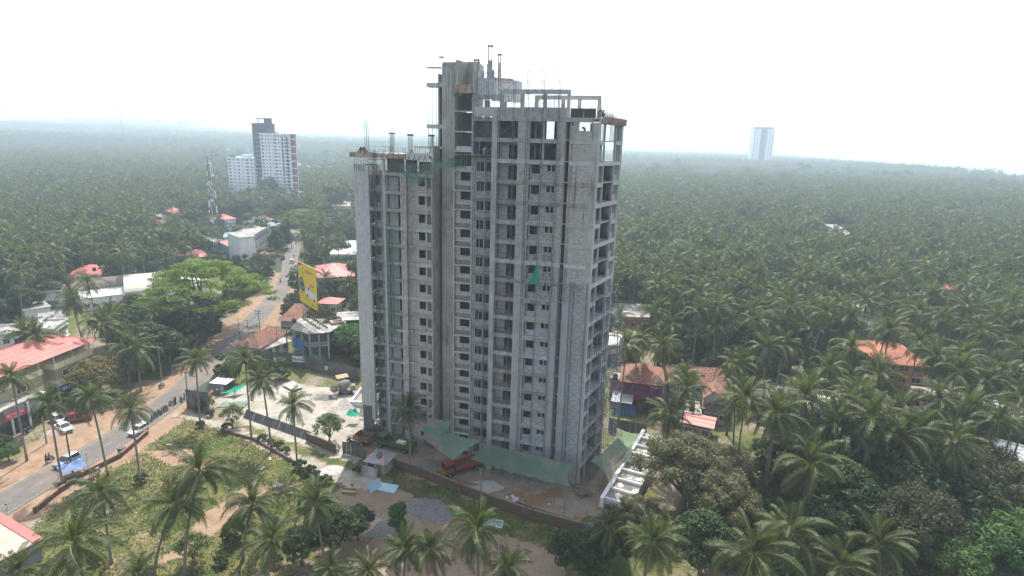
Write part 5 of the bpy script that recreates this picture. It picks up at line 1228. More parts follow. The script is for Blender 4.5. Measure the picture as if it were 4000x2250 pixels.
hip_house(rect3((-155.2, 200.7), (-145.6, 205.1), (-156.5, 217.5)), 4.5, 2.6, 'red hip roofed house with dark water tanks on the ridge', m=M_redsh, rows=7)
hip_house(rect3((-141.5, 184.5), (-130.9, 192.9), (-138.8, 202.1)), 4.5, 1.8, 'long house with dark weathered low roof before the barrel roof', m=mat('dark_weathered_roof', (.15, .13, .11), (.21, .18, .15), scale=.5, rough=.95), hip=0, nx_=5, wall=M_cream)
tank(*(-145.6, 200.6), 7.0, 'pair of dark water tanks on red hip roof'); tank(*(-142.7, 190.3), 6, 'yellowed tank on the dark low roof'); tank(*(-129.9, 193.6), 6, 'tank beside the barrel roof end')
flat_house(rect3((-132.5, 175.3), (-121.6, 184.0), (-128.0, 192.4)), 4.0, 'low building with bright white flat roof in front of the barrel hall', roof=M_white, par=.2, nx_=6)
flat_house(rect3((-139.7, 162.2), (-135.8, 166.8), (-141.1, 172.6)), 4.0, 'rusty shed roofs before the white flat house', roof=M_greysh, par=0, nx_=3, win=False, name='shed', cat='shed')
# barrel vaulted hall
(ox, oy), an, w_, d_ = rect3((-122.8, 181.8), (-103.5, 194.2), (-115.7, 213.8)); bh = empty('barrel_hall', (ox, oy, 0), an, 'large hall with pale barrel vault roof behind the giant spreading tree', 'building')
mb = MB(); n = 14
for i in range(n):
    a0, a1 = pi * i / n, pi * (i + 1) / n; f0 = (d_ / 2 - d_ / 2 * cos(a0), 4 + 3.4 * sin(a0)); f1 = (d_ / 2 - d_ / 2 * cos(a1), 4 + 3.4 * sin(a1))
    mb.add([(-.5, f0[0], f0[1]), (w_ + .5, f0[0], f0[1]), (w_ + .5, f1[0], f1[1]), (-.5, f1[0], f1[1])], [(0, 1, 2, 3)])
M_pale = mat('pale_vault', (.46, .46, .38), (.38, .38, .32), scale=.5, rough=.8, c3=(.40, .40, .35), s3=.2)
mb.build('vault_roof', M_pale, bh); MB().box(0, w_, 0.1, d_ - .1, 0, 4).add([(.1, d_ / 2 - d_ / 2 * cos(pi * i / n), 4 + 3.3 * sin(pi * i / n)) for i in range(n + 1)], [tuple(range(n, -1, -1))]).build('wall', M_white, bh); facade_windows(bh, w_, d_, 5, 1, 8, 'f')
# ---- blue grey complex beside the lattice mast
flat_house((((-114.7, 254.5)), atan2((-120.3, 289.7)[1] - (-114.7, 254.5)[1], (-120.3, 289.7)[0] - (-114.7, 254.5)[0]), hypot((-120.3, 289.7)[1] - (-114.7, 254.5)[1], (-120.3, 289.7)[0] - (-114.7, 254.5)[0]), 9.0), 11, 'three storey grey office block with ribbon windows along the road', wall=mat('grey_render', (.33, .36, .37), (.28, .30, .31), scale=.4, rough=.9, streak=(.2, .21, .21)), fl=3, nx_=9, sides='fl', wk=dict(ww=2.2, wh=1.5, sill=.9, shade=False), name='office_block', cat='building')
flat_house(rect3((-122.8, 252.0), (-116.9, 257.0), (-124.3, 275.6)), 7.0, 'blue walled building adjoining the grey office block', wall=M_bgrey, fl=2, nx_=2, roof=M_redsh, par=.3, sides='f')
flat_house(rect3((-111.9, 239.2), (-107.6, 243.1), (-112.7, 259.2)), 13.5, 'white stair room on top of the grey office block', par=.2, win=False, name='roof_room', cat='building')
hip_house(rect3((-136.8, 277.0), (-130.3, 279.4), (-136.0, 292.4)), 7.0, 1.0, 'white house with light blue sheet roof by the lattice mast', m=M_bluesh, hip=0, fl=2, nx_=2)
flat_house(rect3((-138.0, 268.0), (-135.5, 272.9), (-144.6, 293.5)), 6.0, 'white house directly behind the lattice mast', fl=2, nx_=2)
hip_house(rect3((-132.2, 322.3), (-127.4, 324.7), (-133.5, 341.8)), 5.5, 1.6, 'beige gabled house at the road bend with blue roof edge', wall=M_cream, m=M_bluesh, hip=0, nx_=2)
hip_house(rect3((-147.1, 336.2), (-141.2, 342.5), (-148.2, 361.0)), 4.5, 1.2, 'long shed with blue sheet roof at the road bend', m=M_bluesh, hip=0, nx_=3)
hip_house(rect3((-148.1, 351.5), (-144.3, 356.0), (-151.5, 374.2)), 5, 1.8, 'brown hip roof behind the blue sheet roofs', m=M_tileO)
hip_house(rect3((-111.4, 258.3), (-107.8, 262.7), (-111.7, 272.3)), 3, 1.2, 'little pink roofed kiosk under the upright tree', m=M_pinksh, nx_=2, name='kiosk', cat='kiosk')
for (q, h, lb) in ((((-174.5, 355.3), (-170.2, 360.1), (-179.1, 378.4)), 4.5, 'red roofed house right of the lattice mast'), (((-195.0, 326.5), (-192.3, 333.6), (-205.0, 356.3)), 4.5, 'orange roofed house among palms, left of the mast'),
    (((-182.8, 322.5), (-179.4, 329.6), (-193.5, 354.9)), 4.5, 'large orange hip roof just left of the mast'), (((-216.6, 376.2), (-212.0, 381.7), (-223.8, 402.5)), 5, 'dark red roof farthest of the group left of the mast'), (((-143.6, 243.6), (-140.0, 246.8), (-146.8, 259.2)), 4, 'red roof peeping over the giant spreading tree'),
    (((-134.6, 242.2), (-129.6, 245.6), (-135.4, 257.0)), 4, 'second red roof peeping over the giant spreading tree'), (((-180.7, 219.6), (-178.2, 222.2), (-185.8, 231.4)), 4, 'small red roof between palms at the left')):
    hip_house(rect3(*q), h, 2.2, lb, m=M_tileN if 'orange' in lb else M_redsh, rows=6)
flat_house(rect3((-205.6, 340.4), (-201.3, 345.0), (-211.5, 362.4)), 6, 'white flat house beyond the orange roofs', nx_=2, fl=2)
flat_house(rect3((-268.7, 363.6), (-264.6, 366.8), (-278.6, 386.4)), 6, 'pale roof deep in the left palm grove', nx_=2)
# ---- pink hip roof, old shops and the round fronted building by the billboard
hip_house(rect3((-67.1, 198.0), (-56.2, 201.3), (-61.3, 218.4)), 7.6, 3.0, 'two storey building with pale pink hip roof beside the billboard', m=M_pinksh, fl=2, nx_=5, ribs=True, rows=3, over=1.2, wall=M_greywall)
hip_house(rect3((-60.9, 180.0), (-55.3, 179.6), (-56.4, 185.4)), 3.5, 1.3, 'low annex with salmon pink roof below the hip roofed building', m=M_pinksh, rows=3, ribs=True)
hip_house(rect3((-65.1, 159.7), (-60.8, 160.1), (-64.6, 176.6)), 3.8, 2.6, 'old shop with brown clay tile roof behind the round fronted building', m=M_tileO, cols=.7, rows=13, wall=M_greywall)
(o_, an, w_, d_) = rect3((-62.2, 138.4), (-60.2, 151.3), (-63.9, 155.9)); hip_house((o_, an, w_, max(d_, 6)), 3.4, 2.2, 'old shop row with orange brown clay tiles nearest the dark fence', m=M_tileO, cols=.6, rows=12, wall=M_greywall, nx_=5)
hip_house(rect3((-61.4, 140.1), (-57.9, 145.9), (-60.6, 152.3)), 2.6, .5, 'lean-to sheds with rusty flat sheets beside the clay tiled shop row', m=M_greysh, hip=0, rows=3, nx_=3, name='shed', cat='shed')
rf = [(-55.6, 142.0), (-49.8, 138.1), (-45.0, 140.0), (-43.2, 148.6), (-49.6, 150.9), (-56.4, 150.9)]
cx_r = sum(p[0] for p in rf) / 6; cy_r = sum(p[1] for p in rf) / 6; rb = empty('round_fronted_building', (cx_r, cy_r, 0), 0, 'two storey bare concrete building with angled front carrying the billboard', 'building')
lp = [(p[0] - cx_r, p[1] - cy_r) for p in rf][::-1]; ip_ = [(p[0] * .86, p[1] * .86) for p in lp]; i2 = [(p[0] * .62, p[1] * .62) for p in lp]
MB().prism(lp, 7.2, 7.4).build('roof_slab', M_roofc, rb); MB().prism(ip_, 3.5, 3.8).build('floor_slab', M_conc, rb); MB().prism(i2, 0, 7.2).build('inner_wall', M_dark, rb)
for i in range(6):
    a, b = Vector(ip_[i]), Vector(ip_[(i + 1) % 6]); mb = MB().box(a.x - .2, a.x + .2, a.y - .2, a.y + .2, 0, 7.2); mb.build('column', M_conc, rb); m_ = a.lerp(b, .5); MB().box(m_.x - .15, m_.x + .15, m_.y - .15, m_.y + .15, 0, 7.2).build('column', M_conc, rb)
    MB().add([(a.x, a.y, 3.8), (b.x, b.y, 3.8), (b.x, b.y, 4.8), (a.x, a.y, 4.8)], [(0, 1, 2, 3)]).build('parapet_panel', M_greywall, rb)
mb = MB(); q = (-44.9, 147.4); mb.box(-2.2, 1.2, -1.2, 1.2, 7.42, 8.1); mb.build('stair_head', M_roofc, rb, loc=(q[0] - cx_r, q[1] - cy_r, 0)).rotation_euler = (0, 0, .5)
for i in range(6): MB().box(-1.4 + i * .35, -1.1 + i * .35, -.7, .7, 8.11 + .0 * i, 8.2 + .05 * i).build('step', M_brickw, rb, loc=(q[0] - cx_r, q[1] - cy_r, 0), rz=.5)
a, b = Vector((-53.6, 137.4)), Vector((-49.4, 134.4))
o = sheet('blue_tarpaulin', [(a.x, a.y, 6.9), (b.x, b.y, 6.9), (b.x, b.y - .2, 4.2), (a.x, a.y - .2, 4.2)], 10, 8, .1, mat('blue_tarp', (.04, .10, .26), (.06, .14, .32), scale=1, rough=.6), 'blue tarpaulin hung in the upper storey of the round fronted building', 'tarpaulin', .1, 4)
o = sheet('safety_net', [(a.x, a.y - .4, 3.5), (b.x + 5, b.y - .8, 3.5), (b.x + 5, b.y - 1, .8), (a.x, a.y - .6, .8)], 12, 8, .3, M_netT, 'dark green netting round the ground floor of the round fronted building', 'net', .1, 6)
tank(*(-56.3, 146.7), 7.42, 'water tank at the left corner of the round fronted building roof')
# billboard
f0, f1 = Vector((-55.2, 149.9)), Vector((-48.4, 141.7)); dv = (f1 - f0); BL = dv.length; ba = atan2(dv.y, dv.x); u_ = dv.normalized()
bb = empty('billboard', (f0.x, f0.y, 7.42), ba, 'tall yellow billboard with two vehicle pictures standing on the concrete roof', 'billboard')
M_yel = mat('billboard_yellow', (.72, .52, .035), (.68, .50, .04), scale=.3, rough=.6)
z0, z1 = 4.9, 15.6; x0_, x1_ = -.8, BL + .3
MB().box(x0_, x1_, -.12, 0, z0, z1).build('panel', M_yel, bb)
PW = x1_ - x0_; PH = z1 - z0
def pp(u, v): return (x0_ + PW * u, z0 + PH * v)
def flatpoly(P_, m, nm, y=-.135): mb = MB(); n = len(P_); mb.add([(pp(*p)[0], y, pp(*p)[1]) for p in P_], [tuple(range(n))]); return mb.build(nm, m, bb)
M_prR = mat('print_red', (.55, .06, .05), rough=.6); M_prD = mat('print_dark', (.06, .065, .08), rough=.6); M_prW = mat('print_white', (.62, .64, .66), rough=.6); M_prB = mat('print_brown', (.30, .14, .03), rough=.6); M_prG = mat('print_grey', (.25, .26, .28), rough=.6)
flatpoly([(0, 1), (0, .90), (.10, .905), (.22, .945), (.28, 1)], M_prR, 'red_corner'); flatpoly([(0, .90), (.0, .885), (.12, .89), (.25, .935), (.32, 1), (.28, 1), (.22, .945), (.1, .905)], M_prW, 'white_corner_band')
mb = MB()
for (v, u0, u1) in ((.845, .40, .86), (.815, .40, .74), (.785, .40, .62)):
    u = u0
    while u < u1: w2 = rnd.uniform(.02, .05); a = pp(u, v); b = pp(min(u + w2, u1), v + .02); mb.box(a[0], b[0], -.14, -.13, a[1], b[1]); u += w2 + .012
mb.build('red_lettering', M_prR, bb); mb = MB()
for (v, u0, u1) in ((.285, .06, .30), (.255, .06, .25), (.14, .3, .6)):
    u = u0
    while u < u1: w2 = rnd.uniform(.02, .05); a = pp(u, v); b = pp(u + w2, v + .014); mb.box(a[0], b[0], -.14, -.13, a[1], b[1]); u += w2 + .012
for i in range(5): a = pp(.72 + i * .045, .06); b = pp(.75 + i * .045, .095); mb.box(a[0], b[0], -.14, -.13, a[1], b[1])
mb.build('brown_lettering', M_prB, bb)
mb = MB(); c = pp(.26, .76)
for i in range(16): a = 2 * pi * i / 16; e = 2 * pi * (i + 1) / 16; mb.add([(c[0] + .5 * cos(a), -.14, c[1] + 1.1 * sin(a)), (c[0] + .5 * cos(e), -.14, c[1] + 1.1 * sin(e)), (c[0] + .42 * cos(e), -.14, c[1] + 1.0 * sin(e)), (c[0] + .42 * cos(a), -.14, c[1] + 1.0 * sin(a))], [(0, 1, 2, 3)])
mb.box(c[0] - .3, c[0] + .3, -.14, -.13, c[1] - .05, c[1] + .1).box(c[0] - .3, c[0] + .3, -.14, -.13, c[1] + .4, c[1] + .5); mb.build('emblem', M_prB, bb)
flatpoly([(.03, .44), (.05, .58), (.14, .65), (.24, .63), (.30, .52), (.34, .42), (.33, .33), (.22, .30), (.08, .34)], M_prD, 'dark_car_print'); flatpoly([(.10, .56), (.15, .61), (.22, .60), (.25, .53), (.14, .51)], M_prG, 'windscreen_print', -.15); flatpoly([(.13, .38), (.28, .36), (.30, .41), (.15, .43)], M_prG, 'grille_print', -.15)
flatpoly([(.36, .30), (.38, .38), (.46, .42), (.52, .50), (.64, .49), (.66, .40), (.95, .36), (.96, .24), (.90, .20), (.60, .24), (.45, .24)], M_prW, 'white_pickup_print'); flatpoly([(.50, .41), (.54, .48), (.62, .47), (.63, .40)], M_prD, 'pickup_window_print', -.15)
for (u, v) in ((.48, .25), (.86, .21)): flatpoly([(u + .05 * cos(a * pi / 5), v + .035 * sin(a * pi / 5)) for a in range(10)], M_prD, 'wheel_print', -.155)
for i in range(3): flatpoly([(.66 + i * .08, .50), (.71 + i * .08, .50), (.71 + i * .08, .56), (.66 + i * .08, .56)], M_prR, 'red_mark_print')
for i in range(9):
    x = i * BL / 8
    for yy in (.25, 2.2):
        p = MB().tube((x, yy, 0), (x, yy, 6.0), .055, n=5).tube((x, yy, 0.05), (x, .3, 6.5), .022) if yy > 1 else MB().tube((x, yy, 0), (x, yy, z1 - .4), .07, n=5)
        p.build('pole', M_rust, bb); MB().lathe((x, yy, 0), [(.3, 0), (.3, .35), (.12, .4)], 8).build('footing', M_dkgrey, bb)
for z in (3.2, 5.5, 8.5, 12, 15): MB().box(x0_, x1_, .05, .15, z, z + .1).build('rail', M_rust, bb)
for i in range(3): MB().tube((x1_ - .2 * i, 2.2, 8 - i * 2), (x1_ + 1.6, .9, 8.6 - i * 2), .04).build('strut', M_rust, bb)
# bare steel frame over the old shops
f0, f1 = Vector((-72.9, 150.9)), Vector((-56.9, 142.7)); dv = f1 - f0
sf = empty('steel_frame', (f0.x, f0.y, 0), atan2(dv.y, dv.x), 'bare rusty steel hoarding frame in front of the old shop row', 'hoarding frame')
n = 6
for i in range(n):
    x = dv.length * i / (n - 1); MB().tube((x, 0, 0), (x, 0, 6.8), .06 if i < n - 1 else .13).build('post', M_rust, sf)
for z in (3.0, 5.0, 6.75): MB().tube((0, 0, z), (dv.length, 0, z), .04).build('rail', M_rust, sf)
MB().tube((dv.length, .1, 6.6), (dv.length - 2.5, 1.5, 0), .06).build('brace', M_rust, sf)
# shed at the right of the billboard, half hidden by the tower
hip_house(rect3((-46.6, 153.0), (-41.8, 154.2), (-43.0, 161.1)), 6.5, .6, 'tall open shed with pale sheet roof next to the tower edge', m=M_greysh, hip=0, wall=M_dkgrey, rows=2, nx_=2, name='shed', cat='shed')
flat_house(rect3((-78.0, 247.2), (-66.4, 249.0), (-77.1, 282.8)), 6, 'broad white flat roof behind the pink hip roof', roof=M_white, par=.2, fl=2, nx_=6)
# ---- the white apartment complex far left
def tower_far(label, x, y, an, w_, d, h, fl, wallm, nx_, name='apartment_block', roofbits=True, z=0, dark=M_glass, ledge=True, cols=()):
    r = empty(name, (x, y, z), an, label, 'building'); MB().box(0, w_, 0, d, 0, h).build('wall', wallm, r); fh = h / fl
    for f_ in range(fl):
        wm = MB(); lm = MB()
        for i in range(nx_):
            c = w_ * (i + .5) / nx_; ww = w_ / nx_ * (.5, .22, .36, .16, .62, .3, .45)[i % 7]; wm.box(c - ww / 2, c + ww / 2, -.03, .05, f_ * fh + fh * .32, f_ * fh + fh * .8)
            if ledge: lm.box(c - ww / 2 - .4, c + ww / 2 + .4, -.9, 0, f_ * fh + fh * .84, f_ * fh + fh * .92)
        nd = max(1, int(d / 5))
        for i in range(nd):
            c = d * (i + .5) / nd; wm.box(w_ - .05, w_ + .03, c - .7, c + .7, f_ * fh + fh * .32, f_ * fh + fh * .8).box(-.03, .05, c - .7, c + .7, f_ * fh + fh * .32, f_ * fh + fh * .8)
        wm.build('window_row', dark, r)
        if ledge: lm.build('sunshade_row', wallm, r)
    MB().box(-.2, w_ + .2, -.2, d + .2, h, h + .9).build('parapet', wallm, r)
    return r
M_wfar = mat('white_apartment_wall', (.86, .88, .90), (.80, .82, .84), scale=.15, rough=.8); M_slate = mat('slate_panel', (.03, .042, .07), (.045, .055, .085), scale=.2, rough=.6); M_bk = mat('terracotta_panel', (.25, .08, .06), (.30, .11, .08), scale=.3, rough=.8)
# blocks are laid out on one line through the complex
O_ = Vector((-205.0, 545.0)); ang_c = radians(-16); cu = Vector((cos(ang_c), sin(ang_c)))
def cpos(s, t=0): v = Vector((-cu.y, cu.x)); q = O_ + cu * s + v * t; return q.x, q.y
BLKS = [(-66.7, -37.6, 33, 11, M_wfar, 6, 'lower white apartment block with a roof garden', 0, 14), (-39.9, -23.1, 64, 20, M_slate, 1, 'tall slate grey service tower of the white apartments', 4, 10),
        (-28.3, 2.9, 55.4, 18, M_wfar, 9, 'tall white apartment block left of the unfinished tower', 0, 9), (2.95, 6.4, 55, 18, M_bk, 1, 'terracotta panelled end block of the white apartments', .5, 3)]
for (s0, s1, h, fl, m, nxx, lb, t, dd) in BLKS:
    x, y = cpos(s0, t); r = tower_far(lb, x, y, ang_c, s1 - s0, dd, h, fl, m, nxx)
    if 'slate' in lb:
        for k in range(13): MB().box(3.0, (s1 - s0) * .6, -.5, 0, 8 + k * 4.0, 8.3 + k * 4.0).build('balcony_slab', M_wfar, r)
        MB().box(4, s1 - s0 - 1, 2, 8, h + .9, h + 1.2).box(4.5, 5, 2.5, 3, h, h + 5).box(s1 - s0 - 5, s1 - s0 - 1, 2, 8, h, h + 5).box(2.5, s1 - s0 - 1, 2, 9, h + 5, h + 5.6).build('roof_frame', M_slate, r)
    elif 'terracotta' in lb:
        for k in range(0, fl, 2): MB().box(-1.5, s1 - s0 + .8, -.8, 1, 3.2 * k, 3.2 * k + .8).build('balcony_slab', M_wfar, r)
    elif 'lower' in lb:
        MB().box((s1 - s0) * .45, (s1 - s0) * .92, 2, 8, h + 3, h + 3.4).box((s1 - s0) * .5, (s1 - s0) * .75, 2.5, 7, h, h + 3).build('roof_canopy', M_wfar, r)
        for k in range(7): MB().blob((1.5 + k * 1.1, 1.5, h + 1.6), .9, k, 6, 4, .3).build('roof_plant', M_leafB, r)
    else:
        for k in range(6): MB().blob((3 + k * 2.6, 3, h + 1.3), .8, k, 6, 4, .3).build('roof_plant', M_leaf, r)
        for xx in (.70, .86): MB().box((s1 - s0) * xx, (s1 - s0) * (xx + .07), -.08, 0, 0, h - 2).build('glazed_strip', M_slate, r)
        for k in range(fl): MB().box((s1 - s0) * .69, (s1 - s0) * .95, -.5, -.1, k * h / fl, k * h / fl + .3).build('balcony_slab', M_wfar, r)
        for xx in (.0, (s1 - s0) * .42, (s1 - s0) * .68): MB().box(xx + .1, xx + .9, -1.0, 0, 0, h + .5).build('fin', M_wfar, r)
flat_house(rect3((-294.9, 866.6), (-273.8, 893.2), (-321.6, 1054.9)), 12, 'large pale block with red fascia right of the white apartments', fl=3, nx_=6, wk=dict(ww=3, wh=2), name='public_building', cat='building', over=1.5)
flat_house(rect3((-288.7, 787.8), (-278.7, 793.5), (-323.6, 917.4)), 9, 'white sheet roofed hall hidden right behind the white apartments', roof=M_white, fl=2, nx_=4, wk=dict(ww=2, wh=1.5))
flat_house(rect3((-193.9, 519.5), (-186.3, 530.5), (-197.5, 563.0)), 6, 'low white block at the foot of the white apartments', fl=1, nx_=4)
flat_house(rect3((-124.5, 407.5), (-113.8, 410.3), (-124.1, 450.2)), 8, 'pale peach flat block near the left edge of the tower', wall=mat('peach_wall', (.6, .36, .22), (.55, .33, .2), scale=.4), fl=2, nx_=3)
flat_house(rect3((-138.3, 486.2), (-129.0, 496.8), (-139.0, 535.5)), 9, 'grey block with white awning touching the tower edge', wall=M_greywall, fl=2, nx_=3)
for (a, b, lb) in (((-469.1, 887.3), (-462.2, 892.1), 'white domed roof in the far grove, left one'), ((-459.6, 894.0), (-450.5, 900.5), 'white domed roof in the far grove, right one')):
    flat_house(rect3(a, b, (a[0], a[1] + 30)), 8, lb, roof=M_white, fl=1, nx_=4, par=0, wk=dict(ww=3, wh=2), name='far_hall', cat='building')
# far hazy towers
for (x, y, w_, h, fl, lb) in ((659, 1700, 55, 107, 32, 'lone hazy high rise with dark centre strip on the right horizon'), (-2019, 3400, 36, 112, 28, 'narrow faint high rise on the left horizon'), (-1904, 3400, 62, 109, 28, 'wide faint high rise on the left horizon')):
    r = tower_far(lb, x, y, radians(-8), w_, w_ * .7, h, fl, M_wfar, 7, 'high_rise', ledge=False); 
    MB().box(w_ * .36, w_ * .6, -.6, .1, 0, h + 4).build('centre_strip', M_slate, r); MB().box(w_ * .12, w_ * .9, 2, w_ * .6, h + .9, h + 5).box(w_ * .06, w_ * .96, 1, w_ * .65, h + 5, h + 6).build('roof_crown', M_slate, r)
# ---- houses right of the tower
r = hip_house(rect3((24.0, 116.7), (31.7, 115.1), (34.5, 123.8)), 6.2, 2.6, 'purple walled house with old clay tile roof beside the tower', wall=M_purple, m=M_tileO, cols=.7, rows=12, fl=2, nx_=4, sides='fl', wk=dict(frame=M_purple))
(o_, an, w_, d_) = rect3((21.8, 119.7), (31.4, 115.0), (32.6, 118.3)); flat_house((o_, an, w_, 3.4), 5.6, 'purple terrace wing with concrete roof in front of the clay tiled house', wall=M_purple, par=.15, fl=2, nx_=5, sides='fl', wk=dict(frame=M_purple))
(o_, an, w_, d_) = rect3((21.2, 114.2), (25.6, 112.9), (26.6, 117.8)); ss = empty('sheet_awning', (o_[0], o_[1], 0), an, 'silver corrugated sheet awning beside the purple house', 'awning'); mb = MB()
for i in range(int(w_ / .22)): mb.add([(i * .22, 0, 2.6), (i * .22 + .11, 0, 2.68), (i * .22 + .22, 0, 2.6), (i * .22 + .22, 4.2, 3.4), (i * .22 + .11, 4.2, 3.48), (i * .22, 4.2, 3.4)], [(0, 1, 4, 5), (1, 2, 3, 4)])
mb.build('sheet', mat('zinc_sheet', (.52, .54, .56), (.42, .44, .46), scale=.8, rough=.45, metallic=.3), ss)
for (x, y) in ((.2, .2), (w_ - .3, .2), (.2, 4), (w_ - .3, 4)): MB().box(x, x + .1, y, y + .1, 0, 2.6).build('post', M_wood, ss)
a = Vector((24.4, 114.1)); sheet('blue_tarpaulin', [(a.x - 2.5, a.y, 1.9), (a.x + 2, a.y - .4, 1.9), (a.x + 2, a.y - 1.2, .1), (a.x - 2.5, a.y - .8, .1)], 8, 6, .1, MATS['blue_tarp'], 'blue tarpaulin under the silver awning', 'tarpaulin', .1, 9)
hip_house(rect3((34.6, 117.8), (45.7, 117.5), (49.5, 126.4)), 5.4, 2.2, 'grey house under long worn clay tile roof, right of the purple one', wall=M_greywall, m=M_tileO, hip=0, cols=.7, rows=12, fl=2, nx_=5, wk=dict(ww=1.0, wh=1.0))
(o_, an, w_, d_) = rect3((39.8, 112.0), (43.4, 110.7), (45.5, 115.3)); gw = empty('gable_wing', (o_[0], o_[1], 0), an, 'pale grey gable wing with a brown shuttered window', 'house'); MB().box(0, w_, 0, 6, 0, 5).build('wall', mat('pale_grey_wall', (.42, .45, .50), (.38, .41, .45), scale=.5, rough=.9), gw)
MB().add([(0, 0, 5), (w_, 0, 5), (w_ / 2, 0, 6.8)], [(0, 1, 2)]).build('gable', MATS['pale_grey_wall'], gw); 
mb = MB(); slope(mb, (-.4, 6, 4.8), (-.4, -.5, 4.8), (w_ / 2, -.5, 6.9), (w_ / 2, 6, 6.9), 8, .06, 0, .7); mb.build('roof_slope', M_tileO, gw); mb = MB(); slope(mb, (w_ + .4, -.5, 4.8), (w_ + .4, 6, 4.8), (w_ / 2, 6, 6.9), (w_ / 2, -.5, 6.9), 8, .06, 0, .7); mb.build('roof_slope', M_tileO, gw)
window(gw, w_ / 2, 0, 2.6, 1.3, 1.3, 'x', -1, frame=M_brickw, pane=M_brickw)
hip_house(rect3((39.9, 111.0), (43.9, 109.7), (46.0, 114.8)), 3.2, 1.6, 'small house with worn clay tiles behind the pink shed roof', wall=MATS['pale_grey_wall'], m=M_tileO, cols=.7, rows=9, nx_=3)
hip_house(rect3((34.0, 105.0), (38.4, 103.0), (39.6, 106.7)), 3.0, .5, 'shed with salmon pink corrugated roof among the right houses', wall=M_greywall, m=M_pinksh, hip=0, rows=2, ribs=True, nx_=3, name='shed', cat='shed')
flat_house(rect3((32.5, 108.7), (37.7, 107.6), (39.6, 112.4)), 3.2, 'flat roof with pipes and black tank between the tiled houses', wall=M_white, nx_=3)
tank(*(36.5, 108.9), 3.4, 'black tank on the piped flat roof, nearer the pink shed'); tank(*(35.0, 110.7), 3.4, 'black tank in front of the grey gable wing'); tank(*(22.7, 118.9), 5.75, 'black tank on the purple terrace roof')
r = flat_house(rect3((29.4, 160.5), (39.8, 160.7), (44.0, 176.8)), 7.0, 'unfinished red brick house with stepped flat roofs', wall=M_brickw, roof=M_roofc, par=.5, fl=2, nx_=3, wk=dict(frame=M_conc, pane=M_void))  # near-black panes stand in for the shade inside
flat_house(rect3((28.6, 154.2), (35.5, 154.1), (39.0, 166.5)), 4.0, 'lower brick terrace of the unfinished house', wall=M_brickw, roof=M_roofc, par=.7, nx_=3, wk=dict(frame=M_conc, pane=M_void))
flat_house(rect3((25.1, 144.3), (33.4, 143.7), (35.8, 153.3)), 4.5, 'house with dazzling white flat roof below the brick house', roof=M_white, par=.1, nx_=3)
hip_house(rect3((87.3, 134.8), (98.6, 132.5), (107.7, 145.8)), 5.6, 3.2, 'ochre house with bright orange tiled hip roof', wall=M_orange, m=M_tileN, rows=16, fl=2, nx_=4, wk=dict(ww=1.8, wh=1.3, frame=M_white), over=1.0)
flat_house(rect3((85.3, 115.1), (92.5, 113.4), (95.7, 118.4)), 5.4, 'unplastered brick house with white rimmed flat roof', wall=M_brickw, fl=2, nx_=3)
flat_house(rect3((85.4, 113.2), (90.9, 112.1), (93.4, 115.3)), 4.2, 'lower flat wing in front of the unplastered brick house', wall=M_brickw, nx_=3)
flat_house(rect3((95.2, 110.2), (102.8, 106.8), (107.9, 112.8)), 4.0, 'white terrace house at the right edge', roof=M_white, nx_=4)
flat_house(rect3((94.4, 113.5), (97.1, 112.1), (101.5, 117.2)), 4.0, 'small white house left of the terrace house', nx_=2)
flat_house(rect3((82.1, 90.5), (89.2, 84.9), (96.2, 91.9)), 4.0, 'modern white house with stepped flat roof at the right edge', roof=M_white, nx_=4, over=.9)
flat_house(rect3((80.3, 85.2), (87.1, 81.5), (89.7, 84.0)), 2.8, 'low white car port before the modern white house', roof=M_white, nx_=2, par=.15, name='car_port', cat='car port')
(o_, an, w_, d_) = rect3((53.0, 123.9), (60.7, 122.3), (61.8, 124.5)); wl = empty('compound_wall', (o_[0], o_[1], 0), an, 'long white compound wall behind the tall right palms', 'wall'); MB().box(0, w_, 0, .2, 0, 2.2).build('wall', M_white, wl); MB().box(-.05, w_ + .05, -.05, .25, 2.2, 2.3).build('coping', M_roofc, wl)
flat_house(rect3((56.2, 113.3), (60.5, 112.1), (63.6, 117.8)), 4.0, 'flat roofed house at the end of the long white wall', nx_=3)
hip_house(rect3((58.6, 109.3), (63.2, 106.4), (67.9, 114.6)), 4.2, 1.4, 'house with shiny white sheet roofs under the dark palm', m=M_white, hip=0, rows=3, ribs=True, nx_=4)
hip_house(rect3((68.5, 114.1), (72.1, 113.2), (74.4, 117.3)), 4, 1.8, 'reddish roof between palms below the orange house', m=M_tileO, rows=8)
hip_house(rect3((77.3, 110.8), (80.2, 109.7), (83.4, 114.4)), 3.6, 1.6, 'brown tile roof left of the unplastered brick house', m=M_tileO, rows=8)
hip_house(rect3((28.0, 80.6), (34.7, 78.2), (38.1, 85.6)), 3.4, 2.0, 'old brown tiled roof beneath the olive trees', wall=M_brickw, m=mat('dark_tile', (.20, .11, .09), (.15, .09, .075), scale=1.5, rough=.9, island=.2), rows=14, cols=.7)
flat_house(rect3((173.8, 324.0), (184.8, 320.4), (208.4, 361.1)), 9.5, 'white two storey villa standing out of the right grove', fl=2, nx_=4, wk=dict(ww=1.6, wh=1.6)); hip_house(rect3((179.8, 334.2), (185.4, 333.7), (194.3, 350.4)), 12, 1.2, 'small roof room on the villa', m=M_greysh, hip=0, name='roof_room', cat='building')
hip_house(rect3((121.9, 331.0), (129.1, 332.2), (136.2, 351.5)), 5, 2, 'beige hip roof deep in the right grove', m=M_roofc, rows=5)
flat_house(rect3((99.6, 219.9), (105.0, 220.6), (108.8, 229.2)), 5, 'pinkish flat house between palms in the right grove', wall=mat('mauve_wall', (.3, .16, .3), (.26, .14, .26), scale=.5), nx_=3)
